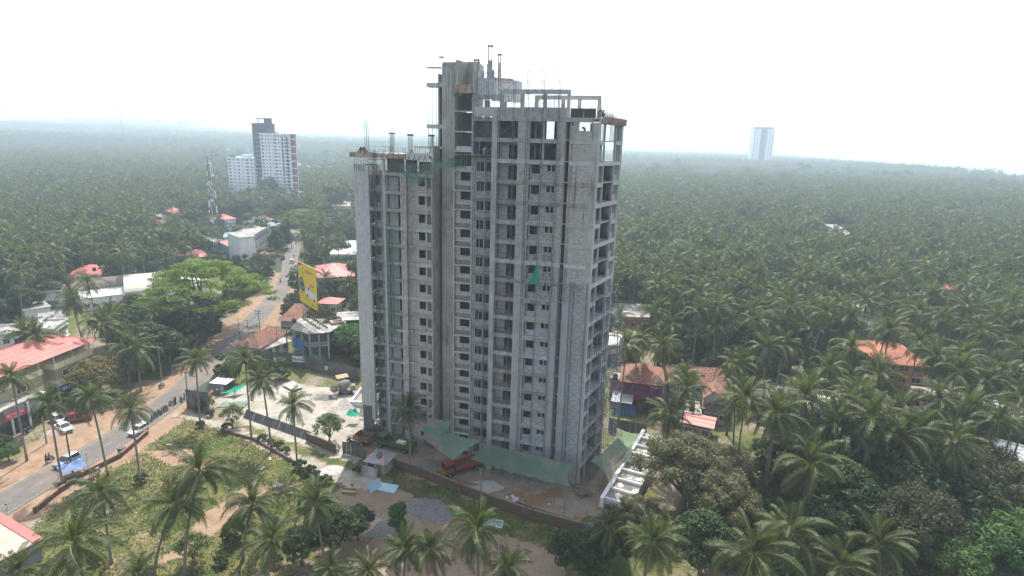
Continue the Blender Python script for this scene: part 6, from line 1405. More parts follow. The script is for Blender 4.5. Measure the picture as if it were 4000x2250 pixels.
flat_house(rect3((111.1, 181.5), (116.2, 179.7), (121.6, 188.6)), 5, 'white roofed house behind the tall slanting palm', nx_=3); flat_house(rect3((106.9, 168.8), (110.9, 167.6), (114.8, 173.5)), 4, 'small pale flat roof just above the orange roof', nx_=2)
hip_house(rect3((164.0, 218.5), (167.9, 215.3), (180.4, 232.3)), 5, 2, 'red roofed white house in the right grove', m=M_redsh, rows=6)
hip_house(rect3((198.1, 300.4), (203.3, 301.2), (211.7, 314.3)), 5, 2, 'small red roof right of the villa', m=M_redsh, rows=5)
for (a, b, lb) in (((281.6, 512.7), (288.8, 514.5), 'tiny white house far in the right grove, above the villa'), ((321.1, 553.5), (327.2, 555.1), 'tiny white roof far in the right grove, right of the other'), ((332.7, 764.9), (340.0, 767.5), 'tiny teal and white roof under the far high rise'),
        ((341.6, 1070.2), (360.2, 1079.7), 'tiny white houses near the horizon right of the tower'), ((297.0, 975.7), (303.1, 978.6), 'tiny red roof near the horizon right of the tower'), ((92.6, 467.4), (97.2, 468.6), 'tiny white roof close to the right side of the tower')):
    flat_house((a, 0.0, b[0] - a[0], 16), 8, lb, roof=M_redsh if 'red' in lb else M_white, nx_=3, fl=1, par=0, name='far_house', cat='house', wk=dict(ww=2, wh=2))
# ---- masts
def lattice(label, x, y, h, w0, w1, seg, m, name='lattice_mast', guys=False, dishes=0, z=0.0):
    r = empty(name, (x, y, z), .4, label, 'mast'); n = int(h / seg)
    for c in range(4): 
        sx_, sy_ = ((-1, -1), (1, -1), (1, 1), (-1, 1))[c]; MB().tube((sx_ * w0, sy_ * w0, 0), (sx_ * w1, sy_ * w1, h), w0 * .055 + .02, w0 * .04 + .02).build('leg', m, r)
    for i in range(n):
        mb = MB(); a = lerp(w0, w1, i / n); b = lerp(w0, w1, (i + 1) / n); z0 = h * i / n; z1 = h * (i + 1) / n; tr = .02 + w0 * .02
        C = [(-1, -1), (1, -1), (1, 1), (-1, 1)]
        for k in range(4):
            p, q = C[k], C[(k + 1) % 4]; mb.tube((p[0] * a, p[1] * a, z0), (q[0] * b, q[1] * b, z1), tr, n=3, cap=False).tube((q[0] * a, q[1] * a, z0), (p[0] * b, p[1] * b, z1), tr, n=3, cap=False).tube((p[0] * b, p[1] * b, z1), (q[0] * b, q[1] * b, z1), tr, n=3, cap=False)
        mb.build('bracing', m, r)
    rr = random.Random(4)
    for i in range(dishes):
        zz = h * rr.uniform(.35, .99); a = rr.uniform(0, 6.28); k = lerp(w0, w1, zz / h) + .4
        if i % 3: MB().box(-.16, .16, -.1, .1, -1.1, 1.1).build('panel_antenna', M_wfar, r, loc=(k * cos(a), k * sin(a), zz), rz=a)
        else:
            d = MB().lathe((0, 0, 0), [(.05, -.15), (.35, -.1), (.6, .08), (.6, .16)], 12).build('dish', M_wfar, r, loc=(k * cos(a), k * sin(a), zz)); d.rotation_euler = (pi / 2, 0, a + pi / 2)
    for z_ in (h * .62, h * .8, h * .95):
        if dishes: k = lerp(w0, w1, z_ / h) + .5; MB().box(-k, k, -k, k, z_, z_ + .08).build('platform', m, r)
    if guys:
        for a in (0, 2.1, 4.2):
            for f_ in (.45, .95): MB().tube((0, 0, h * f_), (h * .4 * cos(a), h * .4 * sin(a), 0), .12, n=3).build('guy_wire', m, r)
    return r
M_galv = mat('galvanised_steel', (.20, .20, .20), (.13, .11, .10), scale=1, rough=.6, metallic=.3)
mx, my, mh_, _d = (-133.4, 263.1, 40.9, 0.5)
lattice('tall galvanised telecom lattice mast crowded with dishes and panels', mx - _d, my, mh_ + 4, 1.7, .55, 2.2, M_galv, dishes=46)
lattice('second telecom mast, smaller and hazy behind the first', (-249.7, 497.8)[0], (-249.7, 497.8)[1], 41, 1.3, .6, 3.5, M_galv, dishes=16)
lattice('very thin guyed radio mast rising high on the left horizon', -930.0, 1440.0, 185, 1.5, 1.2, 6, M_rust, guys=True, name='radio_mast')

# ================================================================ FENCES, WALLS, SITE, VEHICLES, PEOPLE
M_cor = mat('dark_corrugated_sheet', (.085, .09, .105), (.12, .12, .135), scale=.6, rough=.55, metallic=.2, c3=(.16, .13, .12), s3=.5)
M_corL = mat('pale_green_sheet', (.42, .48, .46), (.36, .41, .40), scale=.6, rough=.5, metallic=.2)
M_dirtbrick = mat('mossy_brick_wall', (.16, .085, .065), (.10, .065, .05), scale=1.5, rough=.95, c3=(.09, .10, .05), s3=.5, bump=.3, bscale=8)
def fence(pts, h, m, label, sheet_w=1.1, z0=0.0, lean=0.0, base=None, gaps=0.0, cat='fence', name='corrugated_fence', pw=.2):
    """sheet by sheet corrugated fence along a polyline"""
    r = empty(name, (pts[0][0], pts[0][1], 0), 0, label, cat); O2 = Vector((pts[0][0], pts[0][1])); gm_ = {}
    for a, b in zip(pts, pts[1:]):
        a = Vector(a); b = Vector(b); d = b - a; n = max(1, round(d.length / sheet_w)); w_ = d.length / n; an = atan2(d.y, d.x)
        key = round(w_, 2)
        if key not in gm_:
            mb = MB(); k = max(3, int(w_ / .18)); vs = []
            for i in range(2 * k + 1): x = (w_ - .03) * i / (2 * k); y = .035 if i % 2 else 0.0; vs += [(x, y, 0), (x, y + lean, h)]
            mb.add(vs, [(2 * i, 2 * i + 2, 2 * i + 3, 2 * i + 1) for i in range(2 * k)]); gm_[key] = mb.mesh('fence_sheet', m)
        for i in range(n):
            p = a.lerp(b, i / n) - O2; o = link('fence_sheet', gm_[key], r, (p.x, p.y, z0 + rnd.uniform(-.06, .05)), an)
        for i in range(0, n, 3): p = a.lerp(b, i / n) - O2; MB().box(-.04, .04, .06, .14, 0, h + z0 - .05).build('post', M_rust, r, loc=(p.x, p.y, 0), rz=an)
        if base:
            p = a - O2; MB().box(0, d.length, -.06, .2, 0, base).build('base_wall', M_dirtbrick, r, loc=(p.x, p.y, 0), rz=an)
    return r
fence([(-63.1, 136.8), (-52.6, 135.2), (-34.3, 126.4)], 2.9, M_cor, 'long dark corrugated site fence with notice boards behind the building site', base=.5, z0=.4)
fence([(-65.0, 119.2), (-67.5, 131.8), (-68.3, 138.1), (-63.1, 136.8)], 2.6, M_corL, 'pale green corrugated fence between the road and the building site')
fence([(-65.5, 110.7), (-60.1, 109.2)], 3.6, M_cor, 'tall dark sheet panels with bright gaps at the corner of the lane', sheet_w=1.35, base=.7, z0=.7)
fence([(-65.6, 111.4), (-65.0, 119.2)], 2.8, M_corL, 'pale sheets behind the dark corner panels')
fence([(-52.5, 107.2), (-45.7, 103.6), (-36.8, 98.8)], 1.5, M_cor, 'bent low corrugated sheets along the lane side of the site', lean=.9, sheet_w=2.2)
fence([(-29.2, 94.6), (-25.9, 93.7), (-24.0, 91.4)], 2.4, M_cor, 'dark sheet gate next to the brown tipper body', sheet_w=.9)
fence([(19.6, 105.9), (26.5, 103.4)], 2.9, M_cor, 'dark corrugated fence behind the green nets at the right side of the tower')
def wall_run(pts, h, th, label, m=M_dirtbrick, name='compound_wall', cop=True, piers=8.0):
    r = empty(name, (pts[0][0], pts[0][1], 0), 0, label, 'wall'); O2 = Vector(pts[0])
    for a, b in zip(pts, pts[1:]):
        a = Vector(a); b = Vector(b); d = b - a; an = atan2(d.y, d.x); p = a - O2; MB().box(0, d.length, -th / 2, th / 2, 0, h).build('wall', m, r, loc=(p.x, p.y, 0), rz=an)
        if cop: MB().box(-.02, d.length + .02, -th / 2 - .04, th / 2 + .04, h, h + .07).build('coping', mat('reddish_coping', (.26, .15, .12), (.2, .13, .11), scale=2, rough=.95), r, loc=(p.x, p.y, 0), rz=an)
        for i in range(int(d.length / piers) + 1): q = a + d.normalized() * min(i * piers, d.length) - O2; MB().box(-.2, .2, -th / 2 - .08, th / 2 + .08, 0, h + .12).build('pier', m, r, loc=(q.x, q.y, 0), rz=an)
    return r
wall_run([(-21.1, 91.6), (-14.2, 87.9), (-3.9, 81.5), (4.0, 77.2), (11.0, 74.4)], 1.7, .25, 'long dark red brick wall between the tower yard and the empty plot')
wall_run([(-36.8, 98.8), (-30.5, 94.8)], 1.6, .25, 'soot stained brick wall under the leafy lane tree')
wall_run([(-68.7, 75.7), (-69.0, 80.7), (-68.6, 85.8), (-66.5, 91.5), (-66.9, 99.8)], .8, .3, 'low crumbling laterite wall along the road side of the grass lot', piers=12)
wall_run([(-86.5, 90.5), (-86.0, 94.9)], 2.2, .3, 'tall mossy wall at the left edge under the bushes', m=mat('mossy_plaster', (.30, .30, .27), (.18, .19, .15), scale=.8, rough=.95, c3=(.1, .12, .07), s3=.5))
wall_run([(-53.9, 101.6), (-46.5, 98.5), (-37.5, 91.8), (-35.4, 90.3)], .5, .3, 'low wall hidden in weeds on the lane side of the grass lot', piers=99, cop=False)
# notice boards on the fence
for (x, y, z, w_, h, m, lb) in ((*(-52.5, 134.2), 1.6, 4.2, 1.5, M_white, 'wide white site notice board with small pictures on the dark fence'), (*(-57.4, 135.1), 1.3, .7, .8, M_white, 'small white notice on the left part of the dark fence'), (*(-43.5, 130.5), 1.3, .7, .9, M_white, 'small white notice right of the wide board'), (*(-36.6, 127.7), 1.6, .5, .7, M_yel, 'small yellow notice on the fence near the tower')):
    nb = empty('notice_board', (x, y - .15, z), -.12, lb, 'notice board'); MB().box(0, w_, 0, .04, 0, h).build('board', m, nb)
    mb = MB(); q = .12
    while q < w_ - .3: ww = rnd.uniform(.15, .5); mb.box(q, min(q + ww, w_ - .1), -.012, -.004, h * .25, h * (.5 + .3 * rnd.random())); q += ww + .1
    mb.build('print', M_prG if m is M_white else M_prD, nb)
    if w_ > 2: MB().box(w_ * .58, w_ * .75, -.02, -.014, .1, h - .1).build('print', mat('print_blue', (.2, .35, .5), rough=.6), nb)

# ---- the white wall with cross beams on the right
a, b = Vector((14.5, 79.4)), Vector((25.6, 102.0)); d = b - a; an = atan2(d.y, d.x); n_ = d.length
wb = empty('beamed_roof', (a.x, a.y, 0), an, 'long white edge wall with concrete cross beams beneath the olive tree', 'roof structure')
MB().box(0, n_, -.25, .35, 0, 2.6).build('edge_wall', M_white, wb); MB().box(0, n_, -4.2, -.25, 1.7, 1.9).build('floor_slab', M_roofc, wb); MB().box(0, n_, -4.2, -4.0, 0, 1.7).build('wall', M_greywall, wb)
for i in range(int(n_ / 3.1)): MB().box(.6 + i * 3.1, .95 + i * 3.1, -4.2, -.25, 1.9, 2.4).build('cross_beam', M_white, wb)

# ---- yard shed, sheets, bench, poles
(o_, an, w_, d_) = (((-23.6, 88.9)), -.32, 3.4, 3.6)
sh = empty('site_shed', (o_[0], o_[1], 0), an, 'little grey site shed with patched sheet roof and a red stripe', 'shed'); MB().box(0, w_, 0, d_, 0, 2.2).build('wall', mat('shed_wall', (.40, .38, .33), (.26, .25, .22), scale=.8, rough=.9), sh)
for nm, q in (('front', ((-.4, -.4, 2.15), (w_ + .4, -.4, 2.15), (w_ * .6, d_ / 2, 2.9), (w_ * .4, d_ / 2, 2.9))), ('back', ((w_ + .4, d_ + .4, 2.15), (-.4, d_ + .4, 2.15), (w_ * .4, d_ / 2, 2.9), (w_ * .6, d_ / 2, 2.9))), ('right', ((w_ + .4, -.4, 2.15), (w_ + .4, d_ + .4, 2.15), (w_ * .6, d_ / 2, 2.9), (w_ * .6, d_ / 2, 2.9))), ('left', ((-.4, d_ + .4, 2.15), (-.4, -.4, 2.15), (w_ * .4, d_ / 2, 2.9), (w_ * .4, d_ / 2, 2.9)))):
    mb = MB(); slope(mb, *q, 2, .03); mb.build('roof_slope', M_greysh, sh)
mb = MB(); mb.add([(w_ * .62, d_ / 2 - .1, 2.98), (w_ * .74, d_ / 2 - .1, 2.98), (w_ + .3, -.42, 2.25), (w_ - .1, -.42, 2.25)], [(0, 1, 2, 3)]); mb.add([(-.4, .6, 2.45), (-.4, 1.0, 2.5), (w_ * .45, d_ / 2, 3.0), (w_ * .42, d_ / 2 - .3, 2.95)], [(0, 1, 2, 3)]); mb.build('red_strip', M_pinksh, sh)
MB().box(.4, 1.5, -.04, -.005, .1, 1.9).build('door_shade_sheet', M_void, sh); MB().box(2.0, 2.8, -.05, -.005, 0, 2.0).build('door', M_wood, sh)  # dark sheet on the solid wall, standing in for a shaded doorway
for i, (x, y) in enumerate(((-.2, -.9), (.9, -1.0), (1.9, -1.0))): tag(MB().rbox((0, 0, 0), (1.0, .05, 1.7), -.32, -.35).build('leaning_sheet', M_greysh, loc=(o_[0] + x * .95, o_[1] + y - .3 * x, .85)), ('left', 'middle', 'right')[i] + ' metal sheet leaning before the little shed', 'metal sheet', 'sheets leaning on the shed')
dsh = MB().lathe((0, 0, 0), [(.05, -.2), (.4, -.12), (.6, .1)], 10).build('satellite_dish', M_dkgrey, loc=(o_[0] + 2.2, o_[1] + .5, 2.9)); dsh.rotation_euler = (.6, .3, 0); tag(dsh, 'dark dish lying on the little shed roof', 'dish')
M_lb = mat('light_blue_sheet', (.30, .48, .58), (.38, .52, .60), scale=1, rough=.5)
for (q, rz, rx, sz, lb) in (((-19.1, 84.1), -.25, .25, (3.4, 1.7), 'light blue sheet lying flat on the shaded soil'), ((-21.0, 83.9), .9, 1.1, (2.4, 1.6), 'light blue sheet standing tilted beside the flat one'), ((-1.8, 75.8), -.2, .2, (3.0, 1.5), 'light blue sheet behind the windswept palm')):
    mb = MB(); k = 8
    vs = [(sz[0] * (i / k - .5), sz[1] * (j - .5), .04 * (i % 2)) for i in range(k + 1) for j in (0, 1)]; mb.add(vs, [(2 * i, 2 * i + 2, 2 * i + 3, 2 * i + 1) for i in range(k)])
    o = mb.build('blue_sheet', M_lb, loc=(q[0], q[1], .3 if rx < .5 else .8)); o.rotation_euler = (rx, 0, rz); tag(o, lb, 'metal sheet')
bn = empty('bench', (*(-24.8, 82.6), 0), -.1, 'yellowish bench with low back on the shaded soil', 'bench'); MB().box(-1.1, 1.1, -.25, .25, .42, .48).build('seat', mat('bench_yellow', (.5, .42, .18), (.4, .34, .16), scale=2), bn); MB().box(-1.1, 1.1, .22, .27, .5, .9).build('backrest', M_wood, bn)
for x in (-1.0, 1.0): MB().box(x - .04, x + .04, -.2, .2, 0, .42).build('leg', M_wood, bn)
tag(MB().blob((0, 0, .25), .25, 2, 8, 5, .1).build('red_bucket', M_red, loc=(*(-24.9, 84.8), 0)), 'small red bundle left of the bench', 'bundle')
def pole(x, y, h, r, label, m=M_wood, tilt=(0, 0)): o = MB().tube((0, 0, 0), (tilt[0], tilt[1], h), r, r * .8, 7).build('pole', m, loc=(x, y, 0)); return tag(o, label, 'pole')
pole(*(-3.7, 80.1), 6.5, .13, 'leaning wooden pole rising out of the dark red wall', tilt=(-.3, 0)); pole(*(-34.2, 78.2), 4.2, .08, 'thin pole standing at the edge of the grass lot'); pole(*(11.8, 75.5), 3.2, .05, 'thin bar standing in the shaded yard, right one', M_rebar); pole(*(8.7, 77.7), 3.4, .05, 'thin bar standing in the shaded yard, left one', M_rebar)
for i in range(6): tag(MB().tube((0, 0, 0), (0, 0, 2.6), .045, n=5).build('net_post', M_rebar, loc=(*(((1.1, 86.3), (3.6, 84.7), (5.8, 83.6), (7.6, 82.4), (-1.6, 88.0), (-2.3, 88.5))[i]), 0)), 'slim steel post carrying the front edge of the green yard net', 'post', 'net posts')
# utility poles
M_cpole = mat('pole_concrete', (.24, .22, .2), (.3, .28, .26), scale=2, rough=.9)
def upole(x, y, h, label, arms=2, rz=0.0, m=None):
    r = empty('utility_pole', (x, y, 0), rz, label, 'utility pole'); MB().tube((0, 0, 0), (0, 0, h), .16, .1, 7).build('pole', m or M_cpole, r)
    for i in range(arms):
        MB().box(-.9, .9, -.05, .05, h - .4 - i * .7, h - .3 - i * .7).build('crossarm', M_rust, r)
        for x_ in (-.8, 0, .8): MB().lathe((x_, 0, h - .3 - i * .7), [(.06, 0), (.09, .1), (.03, .22)], 6).build('insulator', M_dkgrey, r)
    return r
upole(*(-67.8, 152.0), 9, 'utility pole with crossarms beside the road before the old shops'); upole(*(-70.8, 86.0), 7.5, 'weathered utility pole behind the blue tarpaulin stall', 1, .4, M_rust); upole(*(-82.4, 95.5), 8, 'slim pole on the far verge near the tall mossy wall', 1, .3); upole(*(-78.9, 124.9), 8, 'leaning pole at the road edge under the dark trees', 1, .3); upole(*(-65.4, 111.3), 8, 'slanting pole beside the dark corner panels', 1, .2)
def wires(p, q, n, sag, label): 
    mb = MB(); 
    for k in range(n):
        pts = [Vector(p).lerp(Vector(q), t / 10) + Vector((0, 0, -sag * 4 * (t / 10) * (1 - t / 10) - k * .3)) for t in range(11)]; mb.path(pts, .022, 3)
    tag(mb.build('overhead_wire', M_black), label, 'wire', 'overhead wires')
wires((*(-67.8, 152.0), 8.6), (*(-65.4, 111.3), 7.8), 3, 1.2, 'overhead wires along the road past the site fence'); wires((*(-78.9, 124.9), 7.6), (*(-82.4, 95.5), 7.6), 3, 1.4, 'overhead wires along the road past the cream building')
# blue tarpaulin stall
q = (-69.8, 84.6); st = empty('tarpaulin_stall', (q[0], q[1], 0), .9, 'roadside stall under a sagging blue tarpaulin', 'stall')
sheet('tarpaulin', [(-1.8, -1.3, 2.3), (2.0, -1.6, 2.0), (2.1, 1.4, 2.6), (-1.6, 1.5, 2.2)], 14, 12, .35, mat('faded_blue_tarp', (.06, .13, .32), (.14, .21, .34), scale=.8, rough=.6), '', 'x', .12, 11, parent=st)
for (x, y) in ((-1.7, -1.2), (1.9, -1.5), (2.0, 1.3), (-1.5, 1.4)): MB().tube((x, y, 0), (x, y, 2.25), .05).build('post', M_wood, st)
MB().box(-1.2, 1.2, -.6, .5, 0, .8).build('counter', M_wood, st); MB().rbox((1.6, -2.2, .9), (2.2, 1.4, .05), .1, -.5).build('side_sheet', M_greysh, st)
tag(MB().box(-.45, .45, -.4, .4, 0, 1.0).box(-.5, .5, -.45, .45, 1.0, 1.08).build('dustbin', M_dkgrey, loc=(*(-67.2, 92.8), 0)), 'dark square bin at the road edge of the grass lot', 'bin')
tag(MB().box(-.4, .4, -.3, .3, 0, .5).build('stone_block', M_roofc, loc=(*(-67.9, 87.3), 0)), 'pale stone block on the road shoulder', 'stone')
# watchman cabin and pale site things
q = (-64.3, 118.9); wc = empty('site_cabin', (q[0], q[1], 0), -.15, 'small open site cabin with pale flat sheet roof', 'cabin'); MB().box(0, 3.0, 0, .1, 0, 2.2).box(0, .1, 0, 2.2, 0, 2.2).box(2.7, 3.0, 0, .12, 0, 2.3).build('wall', M_greywall, wc); MB().rbox((1.6, 1.1, 2.35), (4.0, 3.0, .08), 0, .05).build('roof', M_white, wc)
MB().box(2.2, 2.7, -.5, -.1, 0, 1.6).build('locker', mat('pinkish_grey', (.42, .34, .33), rough=.8), wc)
q = (-58.6, 118.6); sheet('green_cloth', [(q[0] - 3.0, q[1] - 2.2, .9), (q[0] + .5, q[1] - 2, 1.3), (q[0] + 1.7, q[1] + 1.2, 2.0), (q[0] - .5, q[1] + .2, 1.7)], 12, 8, .4, M_netB, 'bright green net canopy on the pale building site', 'net', .1, 12)
q = (-57.2, 112.7); sheet('green_cloth', [(q[0] - 3, q[1] - 1.5, .35), (q[0] + 3, q[1] - 1, .4), (q[0] + 3.4, q[1] + 1.6, .5), (q[0] - 2.5, q[1] + 1.2, .3)], 12, 8, .1, M_net, 'faded green net spread on the pale site ground', 'net', .12, 13)
q = (-31.3, 106.8); sheet('green_cloth', [(q[0] - .6, q[1] - 1, 2.2), (q[0] + 1.6, q[1] - 1.2, 1.6), (q[0] + 2.2, q[1] + .6, 2.0), (q[0], q[1] + .8, 2.6)], 8, 8, .3, M_netB, 'green net draped behind the brown tipper body', 'net', .25, 14)
q = (-27.5, 109.1); sheet('green_cloth', [(q[0] - 2.6, q[1] - .5, .3), (q[0] + 2, q[1] - .8, .3), (q[0] + 2, q[1] - .4, 2.8), (q[0] - 2.4, q[1] + .2, 2.4)], 8, 8, .1, M_net, 'dark green net screen under the left wing', 'net', .12, 15)
def heap(x, y, r, h, m, label, cat='heap', seed=1, name='gravel_heap', el=1.0, rz=0.0, stones=0, sm=None):
    root = empty(name, (x, y, 0), rz, label, cat); mb = MB(); vs = []; fs = []; nu, nv = 22, 7
    for j in range(nv + 1):
        for i in range(nu):
            a = 2 * pi * i / nu; t = j / nv; rr = r * t * (1 + .25 * mnoise.noise(Vector((cos(a) * 1.3 + seed, sin(a) * 1.3, seed)))); z = h * (1 - t) ** 1.2 * (1 + .3 * mnoise.noise(Vector((cos(a) * 2 * t, sin(a) * 2 * t, seed + 5)))) + (.02 if j < nv else -.05)
            vs.append((rr * cos(a) * el, rr * sin(a), z))
    for j in range(nv):
        for i in range(nu): fs.append((j * nu + i, (j + 1) * nu + i, (j + 1) * nu + (i + 1) % nu, j * nu + (i + 1) % nu))
    mb.add(vs, fs).build('heap', m, root, smooth=True)
    if stones:
        mb = MB(); rr_ = random.Random(seed)
        for _ in range(stones):
            a = rr_.uniform(0, 6.28); t = rr_.random() ** .6 * 1.25; s = rr_.uniform(.06, .2); mb.rbox((r * t * cos(a) * el, r * t * sin(a), max(0.03, h * max(0, 1 - t) ** 1.2)), (s, s * rr_.uniform(.5, 1), s * rr_.uniform(.4, .9)), rr_.uniform(0, 3), rr_.uniform(-.5, .5))
        tag(mb.build('loose_stones', sm or m, root), kind='stuff')
    return root
M_grav = mat('grey_gravel', (.24, .235, .23), (.13, .13, .13), scale=6, rough=1, bump=1, bscale=8); M_sand = mat('pale_sand', (.42, .40, .36), (.33, .31, .28), scale=2, rough=1, bump=.5, bscale=5); M_osand = mat('rust_sand', (.25, .15, .075), (.20, .125, .07), scale=1.5, rough=1, bump=.6, bscale=5); M_rub = mat('pink_rubble', (.42, .24, .19), (.34, .28, .25), scale=2, rough=1, bump=.8, bscale=6, island=.2); M_deb = mat('white_debris', (.5, .48, .45), (.34, .33, .31), scale=2, rough=1, island=.25)
for (q, r, h, m, lb, el, st_) in (((-12.6, 79.7), 2.3, .5, M_grav, 'grey gravel heap on the bare plot, left one', 1.4, 260), ((-10.0, 78.3), 2.3, .6, M_grav, 'grey gravel heap on the bare plot, right one beside the grass', 1.2, 260), ((-22.7, 77.6), 2.0, .35, M_grav, 'flat gravel patch left on the bare plot', 1.3, 160), ((-10.3, 71.9), 1.8, .3, M_grav, 'gravel patch near the bright sapling', 1.0, 160),
    ((-17.2, 74.2), 2.4, .4, M_grav, 'gravel and shards left of the sapling', 1.5, 200), ((-21.0, 74.5), 2.6, .5, M_rub, 'pink brick rubble before the dark shrub trees', 1.3, 240), ((-24.0, 75.8), 1.8, .4, M_rub, 'pink rubble strip under the right foreground palm', 1.2, 160), ((4.9, 82.3), 1.7, .25, M_osand, 'rusty sand patch in the yard, centre one', 1.4, 60), ((7.5, 84.4), 1.4, .25, M_osand, 'rusty sand patch in the yard, upper right one', 1.2, 40), ((10.8, 76.9), 1.5, .3, M_osand, 'rusty sand heap near the lower end of the white wall', 1.0, 60), ((1.7, 83.5), 1.2, .15, M_osand, 'faint rusty sand patch in the yard, leftmost', 1.2, 20),
    ((-34.1, 114.2), 2.6, 1.6, M_sand, 'pale sand heap at the foot of the left wing', 1.0, 30), ((-45.7, 107.6), 2.4, .9, M_sand, 'low sand heap on the pale site near the lane', 1.6, 60), ((-39.8, 117.8), 1.8, .8, M_grav, 'grey aggregate heap in the middle of the site', 1.3, 60), ((-83.4, 99.9), 1.8, .5, M_rub, 'broken brick heap on the far road verge', 1.5, 160), ((-4.1, 85.2), 2.2, .25, M_sand, 'pale mortar spill beside the red truck', 1.8, 40), ((-36.6, 84.3), .5, .3, M_deb, 'little white litter heap in the grass lot', 1.6, 40), ((-59.5, 76.1), .9, .2, M_deb, 'white litter scattered by the roadside wall end', 1.5, 60),
    ((-29.6, 89.0), 1.8, .3, M_deb, 'heap of shards beside the shed path', 1.3, 90), ((-13.4, 91.7), 1.6, .8, M_grav, 'dark rubble pile left of the red truck cab', 1.2, 90)):
    heap(q[0], q[1], r, h, m, lb, 'heap', int(q[0] * 3 + 200) % 97, 'rubble_heap' if m in (M_rub, M_deb) else 'gravel_heap' if m is M_grav else 'sand_heap', el, .3, st_, M_deb if m is M_rub else None)
# sacks, timber, rebar bundles
q = (0.7, 81.7); sk = empty('sack_pile', (q[0], q[1], 0), 0, 'heap of white cement sacks beside the wall', 'sack pile'); sm_ = MB().blob((0, 0, .12), .38, 3, 8, 5, .3, zs=.4).mesh('sack', mat('sack_white', (.62, .62, .58), (.45, .44, .40), scale=3), True)
for i in range(16): o = link('sack', sm_, sk, (rnd.uniform(-1.1, 1.1), rnd.uniform(-.8, .8), rnd.choice((0, 0, .2, .35))), rnd.uniform(0, 3)); o.scale = (1.1, .8, 1)
def pile(q, an, n, L0, r, m, label, spread=.5, h=.3, cat='pile', name='rebar_pile', pn='bar', fan=.05):
    root = empty(name, (q[0], q[1], 0), an, label, cat)
    for i in range(n):
        y = rnd.uniform(-spread, spread); z = .05 + rnd.random() * h; a = rnd.gauss(0, fan); x = rnd.uniform(-.4, .4); l = L0 * rnd.uniform(.8, 1.05); mb = MB().tube((-l / 2, 0, 0), (l / 2, 0, rnd.uniform(-.05, .05)), r, n=4); mb.build(pn, m, root, loc=(x, y, z), rz=a)
    return root
aw = atan2((11.0, 74.4)[1] - (1.7, 79.4)[1], (11.0, 74.4)[0] - (1.7, 79.4)[0])
pile((5.8, 78.3), aw, 46, 11, .04, M_rebar, 'long bundle of steel bars lying along the brick wall', .8, .35); pile((9.8, 76.2), aw + .1, 30, 6.5, .05, M_steel, 'bluish pipe bundle on the lower end of the bars', .6, .4, name='pipe_pile', pn='pipe'); pile((12.0, 84.6), .5, 60, 2.2, .05, M_wood, 'untidy heap of timber offcuts at the tower corner', 1.3, .7, name='timber_pile', pn='plank', fan=1.2)
pile((16.8, 87.7), 1.25, 34, 8, .05, M_wood, 'dark timber poles lying between the tower and the white wall', .9, .3, name='timber_pile', pn='pole', fan=.04); pile((19.9, 94.1), 1.2, 20, 5, .06, M_rust, 'rusty timber along the white wall below the green net', .7, .4, name='timber_pile', pn='pole', fan=.1)
pile((-24.2, 101.3), .9, 40, 3.2, .06, M_dkgrey, 'stack of dark scaffold frames beside the brown tipper body, right', .9, .6, name='scaffold_stack', pn='scaffold_tube', fan=.1); pile((-26.2, 103.7), .7, 40, 3.0, .06, M_dkgrey, 'stack of dark scaffold frames beside the brown tipper body, left', .9, .6, name='scaffold_stack', pn='scaffold_tube', fan=.12); pile((-6.7, 85.7), aw, 18, 5, .05, M_wood, 'scattered pale planks between the red truck and the wall', .9, .15, name='timber_pile', pn='plank', fan=.25)
q = (-48.2, 122.5); tag(MB().rbox((0, 0, .25), (4.6, 2.6, .12), -.7, .06).build('formwork_sheet', mat('greyish_panel', (.34, .31, .28), (.42, .40, .37), scale=1), loc=(q[0], q[1], .2)), 'large tilted shuttering panel on the pale site', 'panel')
# low slab frame of concrete beams at the wing foot
q = (-33.2, 113.9); bf = empty('plinth_beams', (q[0], q[1], 0), -.05, 'pale open grid of plinth beams beside the left wing', 'foundation'); 
for (x0, x1, y0, y1) in ((0, 9, 0, .35), (0, .35, .35, 7), (4.2, 4.5, .35, 7), (.0, 9, 7, 7.35)): MB().box(x0, x1, y0, y1, 0, 1.1).build('plinth_beam', M_white, bf)
MB().lathe((0, 0, 0), [(.3, 0), (.3, .9), (.27, .95)], 12).build('barrel', mat('blue_drum', (.05, .16, .34), rough=.5), loc=(*(-31.4, 111.0), 0)); tag(bpy.data.objects['barrel'], 'blue drum beside the left wing base', 'drum')
# concrete mixer plant
q = (-35.9, 120.1); mx_ = empty('mixer_plant', (q[0], q[1], 0), .3, 'grimy concrete batching mixer with orange canopy near the fence', 'concrete mixer'); M_grime = mat('cement_grime', (.24, .23, .21), (.16, .15, .14), scale=2, rough=.9)
MB().path([(-1.2, 0, 1.8), (-.7, 0, 1.95), (.3, 0, 2.3), (1.1, 0, 2.6)], [.45, 1.0, 1.0, .5], 12).build('drum', M_grime, mx_); MB().add([(-3.2, -1.8, 1.9), (-1.2, -1.8, 1.9), (-1.2, .2, 1.9), (-3.2, .2, 1.9), (-2.5, -1.1, .9), (-1.9, -1.1, .9), (-1.9, -.5, .9), (-2.5, -.5, .9)], [(0, 1, 5, 4), (1, 2, 6, 5), (2, 3, 7, 6), (3, 0, 4, 7)]).build('hopper', M_grime, mx_)
MB().rbox((-.5, 1.8, 3.4), (2.6, 1.6, .08), .3, .15).build('canopy', mat('orange_sheet', (.55, .24, .10), (.42, .33, .25), scale=1.5), mx_); MB().box(-1.4, 1.6, -.8, .8, .5, .8).box(1.3, 2.2, -.8, .6, .8, 2.0).build('chassis', M_grime, mx_)
for (x, y) in ((-1, -.9), (1.2, -.9), (-1, .9), (1.2, .9)): MB().tube((x, y, .45), (x, y + .2, .45), .45, n=12).build('wheel', M_black, mx_)
